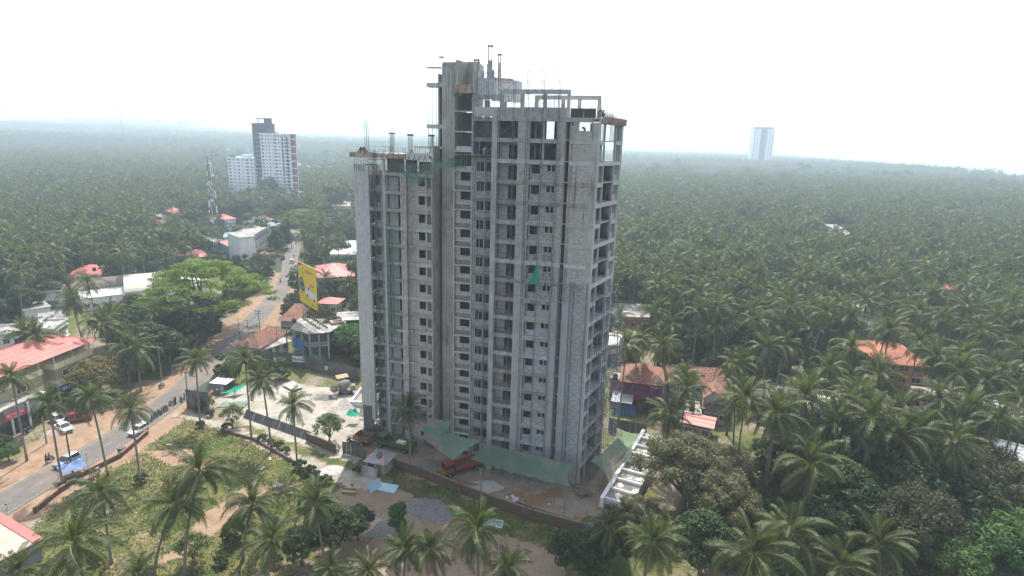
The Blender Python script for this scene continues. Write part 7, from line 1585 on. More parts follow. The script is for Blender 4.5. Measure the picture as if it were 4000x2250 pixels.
for (x, y) in ((-1.6, 1.2), (.6, 1.2), (-1.6, 2.5), (.6, 2.5)): MB().tube((x, y, 0), (x, y, 3.35), .05).build('post', M_rust, mx_)
# ---- the green catch nets round the tower foot (they are hung from the first floors)
NT = 'green catch nets around the tower foot'
def GZ(p, z): return (p[0], p[1], z)
sheet('safety_net', [GZ((-6.2, 82.8), 7.2), GZ((9.6, 83.6), 5.8), GZ((10.0, 81.4), 2.9), GZ((-6.0, 87.8), 3.2)] if False else [GZ((-4.6, 86.5), 7.6), GZ((10.6, 82.7), 6.2), GZ((10.0, 81.7), 2.8), GZ((-6.8, 88.0), 3.6)], 90, 30, .6, M_net, 'largest green net stretched like a long awning over the yard in front of the tower', 'net', .16, 21, NT)
sheet('safety_net', [GZ((-14.7, 91.7), 7.6), GZ((-4.5, 87.3), 7.2), GZ((-8.9, 87.3), 3.6), GZ((-14.8, 92.1), 5.0)], 26, 16, .5, M_net, 'green net fan between the left wing and the red truck', 'net', .15, 22, NT)
sheet('safety_net', [GZ((-15.3, 92.0), 9.5), GZ((-9.3, 91.2), 8.6), GZ((-10.5, 90.3), 6.5), GZ((-15.5, 91.5), 6.8)], 20, 14, .8, M_net, 'upper green net pouch in the corner beside the left wing', 'net', .15, 23, NT)
sheet('green_cloth', [GZ((-14.0, 89.7), 8.1), GZ((-11.7, 89.0), 7.6), GZ((-11.7, 88.9), 7.4), GZ((-13.9, 89.1), 7.8)], 10, 3, .2, M_netB, 'vivid green strip of net lying on the upper net pouch', 'net', .1, 24)
sheet('safety_net', [GZ((18.3, 89.3), 7.5), GZ((21.4, 90.8), 4.6), GZ((16.6, 84.0), 3.2), GZ((13.0, 84.1), 6.0)], 26, 20, .5, M_net, 'green net stretched off the right side of the tower, the lower larger one', 'net', .15, 25, NT)
M_netS = mat('sunlit_green_net', (.26, .36, .22), (.32, .40, .25), scale=.3, rough=.9, transl=.4)  # paler than the other nets: sunlight put into the colour
sheet('safety_net', [GZ((19.0, 94.8), 6.5), GZ((23.2, 95.2), 5.2), GZ((20.7, 90.5), 4.2), GZ((17.8, 90.8), 5.8)], 20, 16, .5, M_netS, 'green net coloured as if sunlit, with scalloped edges at the far right of the tower', 'net', .08, 26, NT)

# ---------------------------------------------------------------- vehicles
M_tyre = mat('tyre_rubber', (.012, .012, .012), rough=.9); M_rim = mat('wheel_rim', (.4, .4, .42), rough=.4, metallic=.6); M_lamp = mat('lamp_glass', (.7, .7, .65), rough=.2, spec=.8); M_tail = mat('tail_lamp', (.35, .02, .02), rough=.3); M_cglass = mat('car_glass', (.02, .025, .03), rough=.08, spec=.8)
def wheel(parent, x, y, r, w_=.2):
    o = MB().tube((x, y - w_ / 2, r), (x, y + w_ / 2, r), r, n=16).build('wheel', M_tyre, parent); MB().tube((x, y - w_ / 2 - .012, r), (x, y + w_ / 2 + .012, r), r * .58, n=12).build('rim', M_rim, o); return o
def car(x, y, rz, label, paint, L=3.9, W=1.65, H=1.5, kind='hatch', scale=1.0, z=.06):
    r = empty('parked_car' if 'parked' in label else 'car', (x, y, z), rz, label, 'car'); h = L / 2; cl = .22; wy = W / 2
    if kind == 'suv': cl = .3
    bh = H * .56
    prof = [(-h, cl + .15), (-h + .05, cl), (h - .1, cl), (h, cl + .2), (h - .04, bh * .78), (h * .93, bh * .9), (h * .45, bh), (-h * .9, bh), (-h + .02, bh * .9)]
    mb = MB(); secs = []
    for (yy, ins, zz) in ((-wy, .12, .0), (-wy * .96, .0, .0), (-wy * .7, 0, .03), (wy * .7, 0, .03), (wy * .96, 0, 0), (wy, .12, 0)):
        secs.append([(px * (1 - ins * .25) , yy, pz + (zz if pz > .5 else 0) - (ins * .3 if pz > .6 else 0)) for px, pz in prof])
    n = len(prof); vs = [p for s in secs for p in s]; fs = [(s * n + i, s * n + (i + 1) % n, (s + 1) * n + (i + 1) % n, (s + 1) * n + i) for s in range(5) for i in range(n)] + [tuple(range(n - 1, -1, -1)), tuple(5 * n + i for i in range(n))]
    mb.add(vs, fs); mb.build('body', paint, r, smooth=False)
    f0, f1 = (h * .50, h * .12); b0, b1 = (-h * .95, -h * .82) if kind != 'sedan' else (-h * .62, -h * .38); g = MB(); gw, tw = wy * .93, wy * .76
    g.add([(f0, -gw, bh - .02), (f0, gw, bh - .02), (b0, gw, bh - .02), (b0, -gw, bh - .02), (f1, -tw, H - .05), (f1, tw, H - .05), (b1, tw, H - .05), (b1, -tw, H - .05)], [(0, 1, 5, 4), (1, 2, 6, 5), (2, 3, 7, 6), (3, 0, 4, 7)]); g.build('windows', M_cglass, r)
    rf_ = MB(); rf_.add([(f1 + .06, -tw - .01, H - .05), (f1 + .06, tw + .01, H - .05), (b1 - .06, tw + .01, H - .05), (b1 - .06, -tw - .01, H - .05), (f1 - .1, -tw * .85, H), (f1 - .1, tw * .85, H), (b1 + .1, tw * .85, H), (b1 + .1, -tw * .85, H)], [(4, 5, 6, 7), (0, 1, 5, 4), (1, 2, 6, 5), (2, 3, 7, 6), (3, 0, 4, 7)]); rf_.build('roof', paint, r)
    pm = MB()
    for (xa, xb) in ((f0, f1), (b0, b1), (lerp(f0, b0, .45), lerp(f1, b1, .45)), (lerp(f0, b0, .78), lerp(f1, b1, .78))):
        for s in (-1, 1): pm.tube((xa, s * (gw + .01), bh - .02), (xb, s * (tw + .01), H - .04), .04)
    pm.build('pillars', paint, r)
    for s in (-1, 1):
        MB().rbox((h * .90, s * wy * .74, bh * .80), (.28, .30, .16)).build('headlight', M_lamp, r); MB().rbox((-h * .985, s * wy * .8, bh * .78), (.12, .22, .26)).build('tail_light', M_tail, r); MB().rbox((f0 - .12, s * (wy + .1), bh + .08), (.12, .2, .13)).build('mirror', paint, r)
        MB().box(-h * .6, h * .55, s * wy - .005 if s > 0 else -wy - .01, s * wy + .01 if s > 0 else -wy + .005, cl + .05, cl + .13).build('sill_trim', M_black, r)
    MB().box(h - .07, h + .02, -wy * .6, wy * .6, cl + .12, cl + .32).build('grille', M_black, r); MB().box(-h - .02, -h + .05, -.26, .26, .55, .67).build('number_plate', M_signw, r)
    for xx in (h * .62, -h * .64):
        for s in (-1, 1): wheel(r, xx, s * (wy - .1), .30 if kind != 'suv' else .36)
    r.scale = (scale,) * 3; return r
def paint(n, c): return mat(n, c, rough=.3, spec=.5, coat=.6)
P_white = paint('white_car_paint', (.72, .72, .70)); P_blue = paint('blue_grey_car_paint', (.22, .27, .36)); P_red = paint('maroon_car_paint', (.22, .015, .03)); P_dark = paint('dark_car_paint', (.04, .05, .06)); P_silver = paint('silver_car_paint', (.4, .42, .44)); P_lblue = paint('light_blue_car_paint', (.2, .35, .42))
q, q2 = (-74.4, 87.9), (-73.9, 91.1); ha = atan2((-74.9, 76.8)[1] - (-71.4, 91.3)[1], (-74.9, 76.8)[0] - (-71.4, 91.3)[0])
car(*(-73.8, 88.8), ha, 'blue grey hatchback driving past the tarpaulin stall', P_blue, 3.8, 1.6, 1.6); car(*(-68.8, 100.2), ha + .05, 'white hatchback parked at the road edge of the grass lot', P_white, 3.8, 1.6, 1.5)
car(*(-82.9, 100.4), -.55, 'white sedan parked on the soil in front of the motor shop', P_white, 4.3, 1.65, 1.45, 'sedan'); car(*(-86.2, 103.5), -.5, 'white car parked behind the white sedan', P_white, 3.9, 1.6, 1.55); car(*(-82.9, 104.3), .5, 'maroon off road car parked under the slanting palm', P_red, 4.4, 1.8, 1.8, 'suv')
car(*(-97.6, 256.3), 1.85, 'white car driving on the road at the bend', P_white, scale=1.1); car(*(-96.3, 231.5), 1.9, 'white car parked under the brownish open tree', P_white, scale=1.1); car(*(-117.7, 309.9), 1.9, 'light blue car on the road beyond the upright tree', P_lblue); car(*(-110.6, 284.9), 1.9, 'silver car parked at the upright tree', P_silver); car(*(-104.4, 263.6), 1.9, 'dark car parked under the upright tree', P_dark, 4.2, 1.75, 1.7, 'suv'); car(*(-80.3, 213.2), 1.8, 'white car parked behind the yellow billboard edge', P_white); car(*(-76.7, 204.0), 1.8, 'dark car parked nearest to the billboard', P_dark)
# auto carrier
q = (-74.8, 194.9); ac = empty('three_wheeler', (q[0], q[1], 0.05), 1.7, 'dark green three wheeled carrier at the road edge by the clay roofs', 'three wheeler'); P_g = paint('bottle_green_paint', (.03, .10, .07))
MB().add([(1.5, -.35, .4), (1.5, .35, .4), (.6, .65, .35), (.6, -.65, .35), (1.1, -.4, 1.75), (1.1, .4, 1.75), (.5, .62, 1.8), (.5, -.62, 1.8)], [(3, 2, 1, 0), (4, 5, 6, 7), (0, 1, 5, 4), (1, 2, 6, 5), (2, 3, 7, 6), (3, 0, 4, 7)]).build('cab', P_g, ac); MB().box(-1.3, .5, -.7, .7, .6, .7).box(-1.3, .5, -.72, -.66, .7, 1.15).box(-1.3, .5, .66, .72, .7, 1.15).box(-1.34, -1.28, -.7, .7, .7, 1.15).build('load_bed', P_g, ac); MB().add([(1.42, -.34, 1.0), (1.42, .34, 1.0), (1.16, .36, 1.6), (1.16, -.36, 1.6)], [(0, 1, 2, 3)]).build('windscreen', M_cglass, ac)
for (x, y) in ((1.25, 0), (-.9, -.6), (-.9, .6)): wheel(ac, x, y, .24, .12)
def two_wheeler(x, y, rz, label, kind='bike', paintm=None, group=None, z=.0, lean=0.12, proto=[]):
    r = empty('motorcycle' if kind == 'bike' else 'scooter', (x, y, z), rz, label, 'motorcycle' if kind == 'bike' else 'scooter', group); P = paintm or P_dark
    for (xx, rr) in ((.62, .28), (-.58, .28)):
        rr = rr if kind == 'bike' else .23; w_ = MB(); n = 14
        for i in range(n): a, b = 2 * pi * i / n, 2 * pi * (i + 1) / n; w_.tube((xx + rr * cos(a), 0, rr + .04 + rr * sin(a)), (xx + rr * cos(b), 0, rr + .04 + rr * sin(b)), .055, n=4, cap=False)
        w_.tube((xx, -.05, rr + .04), (xx, .05, rr + .04), .08, n=8); w_.build('wheel', M_tyre, r)
    if kind == 'bike':
        MB().path([(.42, 0, .95), (.3, 0, .82), (0, 0, .84), (-.12, 0, .72)], [.06, .15, .16, .07], 8).build('fuel_tank', P, r); MB().path([(-.1, 0, .78), (-.35, 0, .80), (-.72, 0, .86)], [.08, .12, .09], 6).build('seat', M_black, r); MB().rbox((.02, 0, .45), (.42, .24, .36)).build('engine', M_dkgrey, r); MB().tube((-.1, -.14, .32), (-.75, -.16, .38), .05, n=6).build('exhaust', M_rim, r)
        MB().tube((.62, -.08, .3), (.38, -.08, 1.0), .03).tube((.62, .08, .3), (.38, .08, 1.0), .03).tube((.38, 0, .6), (-.58, .1, .3), .03).build('fork', M_rim, r)
    else:
        MB().add([(.55, -.2, .35), (.55, .2, .35), (.38, .26, 1.0), (.38, -.26, 1.0), (.45, -.15, .35), (.45, .15, .35), (.28, .2, 1.0), (.28, -.2, 1.0)], [(0, 1, 2, 3), (7, 6, 5, 4), (0, 3, 7, 4), (1, 5, 6, 2), (3, 2, 6, 7)]).build('front_shield', P, r); MB().box(-.2, .5, -.16, .16, .28, .34).build('footboard', M_black, r)
        MB().path([(-.1, 0, .55), (-.45, 0, .58), (-.8, 0, .66)], [.16, .2, .1], 8).build('rear_body', P, r); MB().path([(-.05, 0, .78), (-.4, 0, .80), (-.75, 0, .84)], [.1, .13, .09], 6).build('seat', M_black, r)
    MB().tube((.36, -.34, 1.02), (.36, .34, 1.02), .025).build('handlebar', M_black, r); MB().lathe((.50, 0, .86), [(.03, -.06), (.09, 0), (.08, .1)], 8).build('headlight', M_lamp, r)
    r.rotation_euler = (lean, 0, rz); return r
mA = two_wheeler(*(-69.5, 105.3), 2.2, 'parked motorcycle in the roadside row, first from the white hatchback', group='motorcycles parked in the row by the grass lot'); tA = tree_of(mA)
ordn = ['second', 'third', 'fourth', 'fifth', 'sixth', 'seventh']
for i, q in enumerate(((-69.6, 106.3), (-69.5, 107.0), (-69.5, 107.9), (-69.4, 108.6), (-69.4, 109.4), (-69.2, 109.9))): dup(mA, tA, (q[0], q[1], 0), 2.2 + .12 * (i % 3), 'parked motorcycle in the roadside row, %s from the white hatchback' % ordn[i])
for q, lb in (((-68.4, 113.9), 'motorcycle parked by the dark corner panels, left of two'), ((-68.5, 115.3), 'motorcycle parked by the dark corner panels, right of two'), ((-88.7, 98.5), 'motorcycle parked at the shop front, left of three'), ((-88.6, 99.2), 'motorcycle parked at the shop front, middle of three'), ((-88.5, 99.8), 'motorcycle parked at the shop front, right of three'), ((-84.4, 123.4), 'motorcycle parked under the dark roadside trees, left'), ((-79.4, 127.5), 'motorcycle parked under the dark roadside trees, middle'), ((-79.0, 128.5), 'motorcycle parked under the dark roadside trees, right'), ((-85.9, 106.9), 'motorcycle parked behind the maroon car')):
    dup(mA, tA, (q[0], q[1], 0), rnd.uniform(1.6, 2.6), lb, 'parked motorcycles elsewhere')

# ---------------------------------------------------------------- people: one skinned body each
PMAT = {}
def pm(n, c): return mat('cloth_' + n, c, rough=.85)
M_skin = mat('skin_brown', (.17, .09, .055), rough=.6); M_hair = mat('black_hair', (.012, .01, .01), rough=.6); M_helm = mat('white_helmet', (.75, .75, .73), rough=.35); M_helmy = mat('yellow_helmet', (.7, .5, .05), rough=.35)
POSES = {  # joint positions, x forward
 'stand': dict(pel=(0, 0, .92), chest=(0, 0, 1.32), neck=(0, 0, 1.5), head=(.02, 0, 1.65), eL=(0, .26, 1.12), hL=(.08, .26, .86), eR=(0, -.26, 1.12), hR=(.08, -.26, .86), kL=(.02, .1, .5), fL=(0, .1, .06), kR=(0, -.1, .5), fR=(0, -.1, .06)),
 'walk': dict(pel=(0, 0, .92), chest=(.03, 0, 1.32), neck=(.04, 0, 1.5), head=(.08, 0, 1.65), eL=(-.12, .26, 1.12), hL=(-.1, .27, .88), eR=(.14, -.26, 1.12), hR=(.28, -.24, .95), kL=(.2, .1, .52), fL=(.3, .1, .06), kR=(-.02, -.1, .5), fR=(-.3, -.1, .12)),
 'bend': dict(pel=(-.1, 0, .86), chest=(.28, 0, 1.05), neck=(.42, 0, 1.08), head=(.56, 0, 1.04), eL=(.36, .24, .8), hL=(.5, .2, .56), eR=(.36, -.24, .8), hR=(.5, -.2, .56), kL=(.04, .12, .48), fL=(-.05, .12, .06), kR=(.04, -.12, .48), fR=(-.05, -.12, .06)),
 'sit': dict(pel=(-.12, 0, .9), chest=(-.05, 0, 1.28), neck=(-.02, 0, 1.45), head=(.02, 0, 1.6), eL=(.12, .26, 1.12), hL=(.36, .26, 1.04), eR=(.12, -.26, 1.12), hR=(.36, -.26, 1.04), kL=(.3, .2, .78), fL=(.2, .2, .36), kR=(.3, -.2, .78), fR=(.2, -.2, .36)),
 'squat': dict(pel=(-.1, 0, .35), chest=(.05, 0, .72), neck=(.12, 0, .88), head=(.2, 0, 1.0), eL=(.25, .24, .62), hL=(.45, .16, .5), eR=(.25, -.24, .62), hR=(.45, -.16, .5), kL=(.32, .16, .5), fL=(.1, .14, .06), kR=(.32, -.16, .5), fR=(.1, -.14, .06))}
def body_mesh(pose, robe=False):
    J = {k: Vector(v) for k, v in POSES[pose].items()}; d = (J['chest'] - J['pel']).normalized(); nk = J['neck']
    J['sL'] = J['chest'] + d * .1 + Vector((0, .19, 0)); J['sR'] = J['chest'] + d * .1 + Vector((0, -.19, 0)); J['hipL'] = J['pel'] + Vector((0, .1, -.05)); J['hipR'] = J['pel'] + Vector((0, -.1, -.05)); J['toeL'] = J['fL'] + Vector((.16, 0, -.02)); J['toeR'] = J['fR'] + Vector((.16, 0, -.02)); J['waist'] = J['pel'].lerp(J['chest'], .45)
    keys = ['pel', 'waist', 'chest', 'neck', 'head', 'sL', 'eL', 'hL', 'sR', 'eR', 'hR', 'hipL', 'kL', 'fL', 'toeL', 'hipR', 'kR', 'fR', 'toeR']; ix = {k: i for i, k in enumerate(keys)}
    E = [('pel', 'waist'), ('waist', 'chest'), ('chest', 'neck'), ('neck', 'head'), ('chest', 'sL'), ('sL', 'eL'), ('eL', 'hL'), ('chest', 'sR'), ('sR', 'eR'), ('eR', 'hR'), ('pel', 'hipL'), ('hipL', 'kL'), ('kL', 'fL'), ('fL', 'toeL'), ('pel', 'hipR'), ('hipR', 'kR'), ('kR', 'fR'), ('fR', 'toeR')]
    R = dict(pel=.13, waist=.12, chest=.15, neck=.055, head=.1, sL=.065, eL=.045, hL=.035, hipL=.09, kL=.06, fL=.045, toeL=.035); 
    me = bpy.data.meshes.new('body'); me.from_pydata([J[k] for k in keys], [(ix[a], ix[b]) for a, b in E], []); o = bpy.data.objects.new('tmp', me); COL.objects.link(o); o.modifiers.new('s', 'SKIN'); sv = me.skin_vertices[0].data
    for i, k in enumerate(keys):
        r = R.get(k) or R.get(k[:-1] + 'L'); w_ = 1.25 if k in ('chest', 'waist', 'pel') else 1.0
        if robe and k in ('kL', 'kR'): r = .13
        if robe and k in ('fL', 'fR'): r = .15
        sv[i].radius = (r, r * w_); sv[i].use_root = (i == 0)
    ss = o.modifiers.new('u', 'SUBSURF'); ss.levels = 1; ss.render_levels = 1; dg = bpy.context.evaluated_depsgraph_get(); dg.update(); m2 = bpy.data.meshes.new_from_object(o.evaluated_get(dg)); bpy.data.objects.remove(o)
    # colour zones: 0 shirt, 1 trousers, 2 skin, by the nearest bone
    segs = [('pel', 'waist', 0), ('waist', 'chest', 0), ('chest', 'sL', 0), ('chest', 'sR', 0), ('sL', 'eL', 0), ('sR', 'eR', 0), ('eL', 'hL', 2), ('eR', 'hR', 2), ('neck', 'head', 2), ('hipL', 'kL', 1), ('hipR', 'kR', 1), ('kL', 'fL', 1), ('kR', 'fR', 1), ('fL', 'toeL', 2), ('fR', 'toeR', 2), ('pel', 'hipL', 1), ('pel', 'hipR', 1)]
    for p in m2.polygons:
        c = p.center; best = (9, 0)
        for a, b, z in segs:
            A, B = J[a], J[b]; ab = B - A; t = max(0, min(1, (c - A).dot(ab) / max(ab.length_squared, 1e-6))); dd = (c - A - ab * t).length
            if dd < best[0]: best = (dd, z)
        p.material_index = best[1]; p.use_smooth = True
    return m2, J
BM = {k: body_mesh(k) for k in POSES}; BMR = body_mesh('stand', True)
def person(x, y, z, rz, label, pose='stand', shirt=(.6, .6, .6), legs=(.08, .09, .12), hat=None, robe=False, scale=1.0, group=None):
    m0, J = BMR if robe else BM[pose]; me = m0.copy(); me.materials.clear()
    for n, c in (('shirt_%.2f%.2f%.2f' % shirt, shirt), ('legs_%.2f%.2f%.2f' % legs, legs)): me.materials.append(pm(n, c))
    me.materials.append(M_skin if not robe else MATS['cloth_legs_%.2f%.2f%.2f' % legs])
    r = empty('person', (x, y, z), rz, label, 'person', group); link('body', me, r); hd = J['head']
    hb = MB().blob((hd.x - .02, hd.y, hd.z + .035), .125, 3, 10, 7, .02); hb.build('helmet' if hat else ('veil' if robe else 'hair'), hat or (M_hair if not robe else MATS['cloth_legs_%.2f%.2f%.2f' % legs]), r, smooth=True)
    f = MB().blob((hd.x + .115, hd.y, hd.z - .03), .022, 1, 5, 3, 0); f.build('nose', M_skin, r)
    e = MB()
    for s in (-1, 1): e.blob((hd.x + .1, s * .035, hd.z + .0), .012, 1, 5, 3, 0)
    e.build('eyes', M_hair, r); r.scale = (scale,) * 3; return r
def rider(q, rz, label, lab2, kind='scooter', pil=False, P=None, shirt=(.35, .45, .6)):
    b = two_wheeler(q[0], q[1], rz, label, kind, P, z=.06, lean=0); person(q[0], q[1], .0, rz, lab2, 'sit', shirt, (.05, .06, .1), None)
    if pil: person(q[0] - .5 * cos(rz), q[1] - .5 * sin(rz), .06, rz, 'pillion rider in dark clothes behind the rider near the blue grey hatchback', 'sit', (.05, .05, .08), (.04, .04, .05))
rider((-77.1, 89.4), ha + pi, 'dark scooter carrying two people on the road beside the blue grey hatchback', 'rider in blue shirt with a pillion passenger behind', pil=True, shirt=(.12, .2, .3))
rider((-76.3, 120.4), ha + pi, 'black scooter riding away past the cabin fence', 'rider in pale blue shirt on the black scooter', shirt=(.45, .52, .68)); rider((-69.5, 112.3), ha + pi, 'grey scooter halted beside the woman in black', 'rider in white shirt on the halted grey scooter', shirt=(.6, .62, .68), P=P_silver); rider((-88.4, 219.2), 1.8, 'scooter coming up the far road under the giant tree edge', 'rider on the far scooter under the giant tree edge', shirt=(.3, .25, .2))
person(*(-68.8, 112.4), .03, 2.5, 'woman in long black robe standing beside the halted scooter', 'stand', (.01, .01, .012), (.01, .01, .012), robe=True)
person(*(-70.6, 89.2), .03, -.9, 'man in white shirt and white wrap walking along the road', 'walk', (.66, .66, .62), (.62, .60, .55)); person(*(-72.2, 74.9), .03, 2.1, 'man in white shirt and dark trousers walking at the lower left', 'walk', (.66, .64, .6), (.03, .035, .05))
person(*(-62.2, 116.7), 0, .5, 'worker with white helmet and maroon shirt by the site cabin', 'stand', (.25, .03, .05), (.4, .36, .3), M_helm); person(*(-62.0, 118.4), 0, 2.5, 'worker with white helmet behind the pinkish locker', 'stand', (.4, .38, .36), (.2, .2, .22), M_helm); person(*(-58.4, 116.6), 0, 0.5, 'bare backed worker on the pale site near the green canopy', 'stand', (.24, .14, .1), (.25, .2, .2))
person(*(-50.5, 119.6), 0, 1.5, 'worker half hidden behind the palm pair on the site', 'bend', (.3, .3, .3), (.2, .2, .2)); person(*(13.4, 76.3), 0, 2.0, 'person in blue shirt at the lower end of the beamed wall', 'bend', (.12, .16, .3), (.05, .05, .07), M_helm); person(*(-67.3, 150.1), 0, 1.0, 'person with a dark top on the road beside the steel frame', 'walk', (.2, .05, .1), (.05, .05, .08)); person(*(-100.4, 266.0), 0, 1.0, 'far pedestrian in dark clothes at the road bend', 'walk', (.05, .05, .06), (.04, .04, .05), scale=1.1)
def tpos(s, t): c, s_ = cos(TA), sin(TA); return T0[0] + s * c - t * s_, T0[1] + s * s_ + t * c
for (s, t, z, rz, lb, po, sh_, lg, hat) in ((-40.9, LT + .3, 51.5, 1.2, 'worker in dark shirt and white helmet standing at the wing roof corner, left', 'stand', (.06, .07, .1), (.05, .05, .07), M_helm), (-40.3, LT + .2, 51.5, 1.6, 'worker with white helmet standing on the wing roof, right of the other', 'stand', (.1, .1, .12), (.06, .06, .08), M_helm), (-41.3, LT + .1, 51.5, .3, 'worker crouching on the wing roof edge', 'squat', (.05, .05, .06), (.05, .05, .06), None), (-39.7, LT + .1, 51.5, 2.4, 'worker bending over the wing roof reinforcement', 'bend', (.12, .09, .07), (.06, .06, .08), None),
    (-2.2, .35, 55.7, -1.9, 'bricklayer bending behind the top corner wall opening', 'bend', (.04, .04, .05), (.04, .04, .05), None), (-5.6, .9, 58.15, 2.6, 'worker in bright orange on the roof behind the beam', 'stand', (.7, .16, .05), (.62, .5, .4), None), (-.35, 1.0, 58.15, .2, 'worker in yellow helmet bending at the right roof corner', 'bend', (.08, .1, .12), (.05, .06, .08), M_helmy), (.1, 1.6, 58.15, -.2, 'second worker crouching at the right roof corner', 'squat', (.07, .07, .08), (.05, .05, .06), None),
    (-17.9, 2.2, 52.45, 1.0, 'worker in white top bending on the plank platform', 'bend', (.6, .6, .58), (.12, .12, .14), None), (-16.6, 2.3, 52.45, 3.9, 'worker in blue shirt bending at the right end of the plank platform', 'bend', (.1, .16, .26), (.12, .14, .18), None)):
    x, y = tpos(s, t); person(x, y, z, rz + TA, lb, po, sh_, lg, hat)
# ---------------------------------------------------------------- trucks
def truck(q, rz, label, cabc, bedc, L=6.5, W=2.2, cabover=True, load=None, cabin=True, bedh=.8, nose=0.0):
    r = empty('tipper_truck', (q[0], q[1], 0), rz, label, 'truck'); MB().box(-L / 2, L / 2, -.5, .5, .65, .85).build('chassis', M_dkgrey, r); cx = L / 2 - 1.0
    if cabin:
        MB().add([(L / 2 + .05, -W / 2 + .1, .7), (L / 2 + .05, W / 2 - .1, .7), (L / 2 - 1.7, W / 2 - .1, .7), (L / 2 - 1.7, -W / 2 + .1, .7), (L / 2, -W / 2 + .12, 1.55), (L / 2, W / 2 - .12, 1.55), (L / 2 - 1.7, W / 2 - .12, 1.55), (L / 2 - 1.7, -W / 2 + .12, 1.55)], [(3, 2, 1, 0), (4, 5, 6, 7), (0, 1, 5, 4), (1, 2, 6, 5), (2, 3, 7, 6), (3, 0, 4, 7)]).build('cab', cabc, r)
        MB().add([(L / 2 - .02, -W / 2 + .16, 1.55), (L / 2 - .02, W / 2 - .16, 1.55), (L / 2 - 1.65, W / 2 - .16, 1.55), (L / 2 - 1.65, -W / 2 + .16, 1.55), (L / 2 - .3, -W / 2 + .2, 2.3), (L / 2 - .3, W / 2 - .2, 2.3), (L / 2 - 1.65, W / 2 - .2, 2.3), (L / 2 - 1.65, -W / 2 + .2, 2.3)], [(0, 1, 5, 4), (1, 2, 6, 5), (2, 3, 7, 6), (3, 0, 4, 7)]).build('windows', M_cglass, r)
        MB().box(L / 2 - 1.75, L / 2 - .15, -W / 2 + .12, W / 2 - .12, 2.3, 2.42).build('cab_roof', cabc, r)
        for s in (-1, 1): MB().tube((L / 2 - .02, s * (W / 2 - .15), 1.5), (L / 2 - .3, s * (W / 2 - .19), 2.32), .06).tube((L / 2 - 1.0, s * (W / 2 - .13), 1.5), (L / 2 - 1.0, s * (W / 2 - .19), 2.32), .05).build('pillar', cabc, r); MB().rbox((L / 2 + .06, s * .75, .95), (.06, .3, .25)).build('headlight', M_lamp, r)
        MB().box(L / 2 + .02, L / 2 + .14, -W / 2 + .1, W / 2 - .1, .55, .75).build('bumper', M_rust if 'red' in label else M_white, r)
    b0, b1 = -L / 2, L / 2 - 1.95; z = .95; mb = MB().box(b0, b1, -W / 2, W / 2, z, z + .08); mb.build('bed_floor', M_rust, r)
    for nm, bb_ in (('side_board', (b0, b1, -W / 2, -W / 2 + .06)), ('side_board', (b0, b1, W / 2 - .06, W / 2)), ('tail_board', (b0 - .06, b0, -W / 2, W / 2)), ('head_board', (b1, b1 + .06, -W / 2, W / 2))): MB().box(*bb_, z, z + bedh).build(nm, bedc, r)
    for i in range(5): x = b0 + (b1 - b0) * i / 4; MB().box(x - .04, x + .04, -W / 2 - .05, -W / 2, z, z + bedh).box(x - .04, x + .04, W / 2, W / 2 + .05, z, z + bedh).build('board_rib', bedc, r)
    for xx in (L / 2 - .8, -L / 2 + 1.3):
        for s in (-1, 1): wheel(r, xx, s * (W / 2 - .18), .45, .32)
    return r
O_red = paint('orange_red_truck_paint', (.30, .045, .03)); O_yel = mat('truck_yellow', (.5, .25, .03), (.42, .2, .03), scale=1); M_grn = mat('truck_green', (.09, .14, .035), (.08, .11, .04), scale=1); M_brn = mat('truck_brown', (.22, .16, .12), (.16, .12, .09), scale=1, c3=(.40, .16, .05), s3=.8)
q, q2 = Vector((-10.4, 88.4)), Vector((-4.9, 91.9)); rz_ = atan2((q - q2).y, (q - q2).x)
t1 = truck(((q.x + q2.x) / 2, (q.y + q2.y) / 2), rz_, 'orange red truck with open tilted cab front half under the green net', O_red, O_red, (q - q2).length + .6); L1 = (q - q2).length + .6
MB().add([(L1 / 2 + .1, -1, 1.35), (L1 / 2 + .1, 1, 1.35), (L1 / 2 + .15, 1.0, .7), (L1 / 2 + .15, -1.0, .7)], [(0, 1, 2, 3)]).box(L1 / 2 + .15, L1 / 2 + .2, -1, 1, .95, 1.15).build('yellow_front_band', O_yel, t1)
mb = MB()
for i in range(30): mb.rbox((L1 / 2 + rnd.uniform(.6, 2.0), rnd.uniform(-1, 1), rnd.uniform(.1, .8)), (rnd.uniform(.1, .6), rnd.uniform(.06, .2), rnd.uniform(.06, .2)), rnd.uniform(0, 3), rnd.uniform(-1, 1))
tag(mb.build('scrap_heap', M_rust, loc=t1.location, rz=rz_), 'tangle of rusty machine scrap in front of the red truck', 'scrap', kind='stuff')
q, q2 = Vector((-23.1, 98.1)), Vector((-17.1, 95.8)); rz_ = atan2((q - q2).y, (q - q2).x); t2 = truck(((q.x + q2.x) / 2, (q.y + q2.y) / 2), rz_, 'green sided tipper truck parked behind the wall left of the palm', M_grn, M_grn, (q - q2).length + .8)
MB().box(-1.8, -.2, -.5, .5, 1.1, 1.7).build('load', M_white, t2)
q, q2 = Vector((-28.9, 99.5)), Vector((-25.6, 98.2)); rz_ = atan2((q2 - q).y, (q2 - q).x); truck(((q.x + q2.x) / 2, (q.y + q2.y) / 2), rz_ + pi, 'old brown tipper body with orange end board beside the lane tree', M_brn, M_brn, 5.0, 2.3, cabin=False, bedh=1.0)
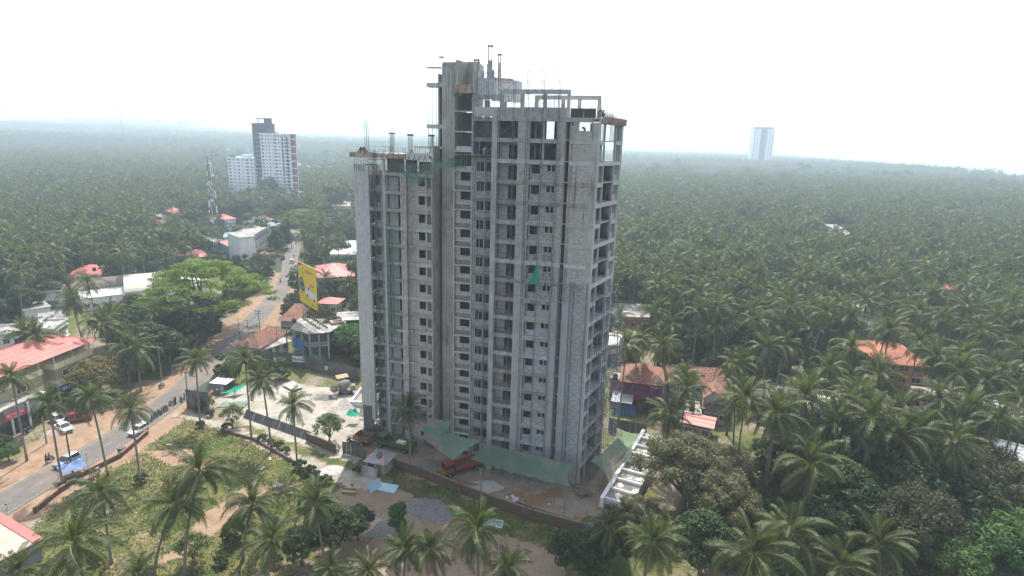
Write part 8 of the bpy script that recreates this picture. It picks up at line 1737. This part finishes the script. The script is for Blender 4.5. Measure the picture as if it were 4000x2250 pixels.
# cement mixer drums under the nets
for i, q in enumerate(((-15.3, 98.8), (-14.3, 97.7))):
    r = empty('mixer', (q[0], q[1], 0), .4, ('left', 'right')[i] + ' small grey drum mixer under the net fan', 'mixer', 'drum mixers'); MB().path([(0, 0, .7), (.2, 0, 1.1), (.35, 0, 1.5), (.5, 0, 1.8)], [.3, .6, .55, .3], 12).build('drum', M_grime, r); MB().tube((-.5, -.5, 0), (0, 0, .8), .05).tube((.6, -.5, 0), (0, 0, .8), .05).tube((0, .6, 0), (0, 0, .8), .05).build('stand', M_rust, r)
# red roofed shed cut by the lower left corner
(o_, an, w_, d_) = rect3((-62.4, 61.1), (-60.1, 66.0), (-68.7, 70.2)); cs = empty('roadside_shed', (o_[0], o_[1], 0), an, 'roadside shed with red edged pale sheet roof in the lower left corner', 'shed'); MB().box(0, w_, 0, d_, 0, 3).build('wall', M_greywall, cs)
mb = MB(); slope(mb, (-.3, -.3, 3.0), (w_ + .3, -.3, 3.0), (w_ + .3, d_ + .3, 3.6), (-.3, d_ + .3, 3.6), 3, .03); mb.build('roof_sheet', mat('pale_brown_sheet', (.46, .40, .34), (.38, .32, .27), scale=.8), cs); mb = MB(); mb.add([(w_ - .8, -.35, 3.12), (w_ + .35, -.35, 3.12), (w_ + .35, d_ + .35, 3.72), (w_ - .8, d_ + .35, 3.72)], [(0, 1, 2, 3)]); mb.add([(-.3, d_ - .6, 3.62), (w_, d_ - .6, 3.62), (w_, d_ + .35, 3.73), (-.3, d_ + .35, 3.73)], [(0, 1, 2, 3)]); mb.build('red_strip', M_redsh, cs)
# scattered litter on lot, road edge and yard
mb = MB(); rr_ = random.Random(8)
for _ in range(900):
    x, y = rr_.uniform(-72, 20), rr_.uniform(55, 118)
    if not (inpoly(x, y, LOT) or inpoly(x, y, BARE) or inpoly(x, y, YARD) or inpoly(x, y, SITE)): continue
    s = rr_.uniform(.04, .22) * (1.5 if rr_.random() < .06 else 1); mb.rbox((x, y, .05 + s * .15), (s, s * rr_.uniform(.4, 1), .03 + s * .3), rr_.uniform(0, 3), rr_.uniform(-.3, .3))
tag(mb.build('litter', M_deb), 'small pale litter and stones strewn over lot and yard', 'litter', kind='stuff')
for i, q in enumerate(((-60.7, 96.0), (-49.0, 100.8), (-41.1, 89.0), (-41.1, 92.2))):
    tag(MB().rbox((0, 0, .1), (1.1, .35, .12), i * .7, .1).build('pale_slab', M_deb, loc=(q[0], q[1], 0)), 'pale broken slab piece lying in the grass lot', 'slab piece', 'slab pieces in the grass')

# ================================================================ HAZE
hzm = bpy.data.materials.new('haze_air'); hzm.use_nodes = True; t_ = hzm.node_tree; t_.nodes.clear()
vo = t_.nodes.new('ShaderNodeVolumePrincipled'); vo.inputs['Color'].default_value = (.70, .86, .98, 1); vo.inputs['Density'].default_value = 0.00040; vo.inputs['Anisotropy'].default_value = 0.2
oo = t_.nodes.new('ShaderNodeOutputMaterial'); t_.links.new(vo.outputs[0], oo.inputs['Volume'])
tag(MB().box(-9800, 9800, -300, 9800, -9, 175).build('haze', hzm), kind='stuff')
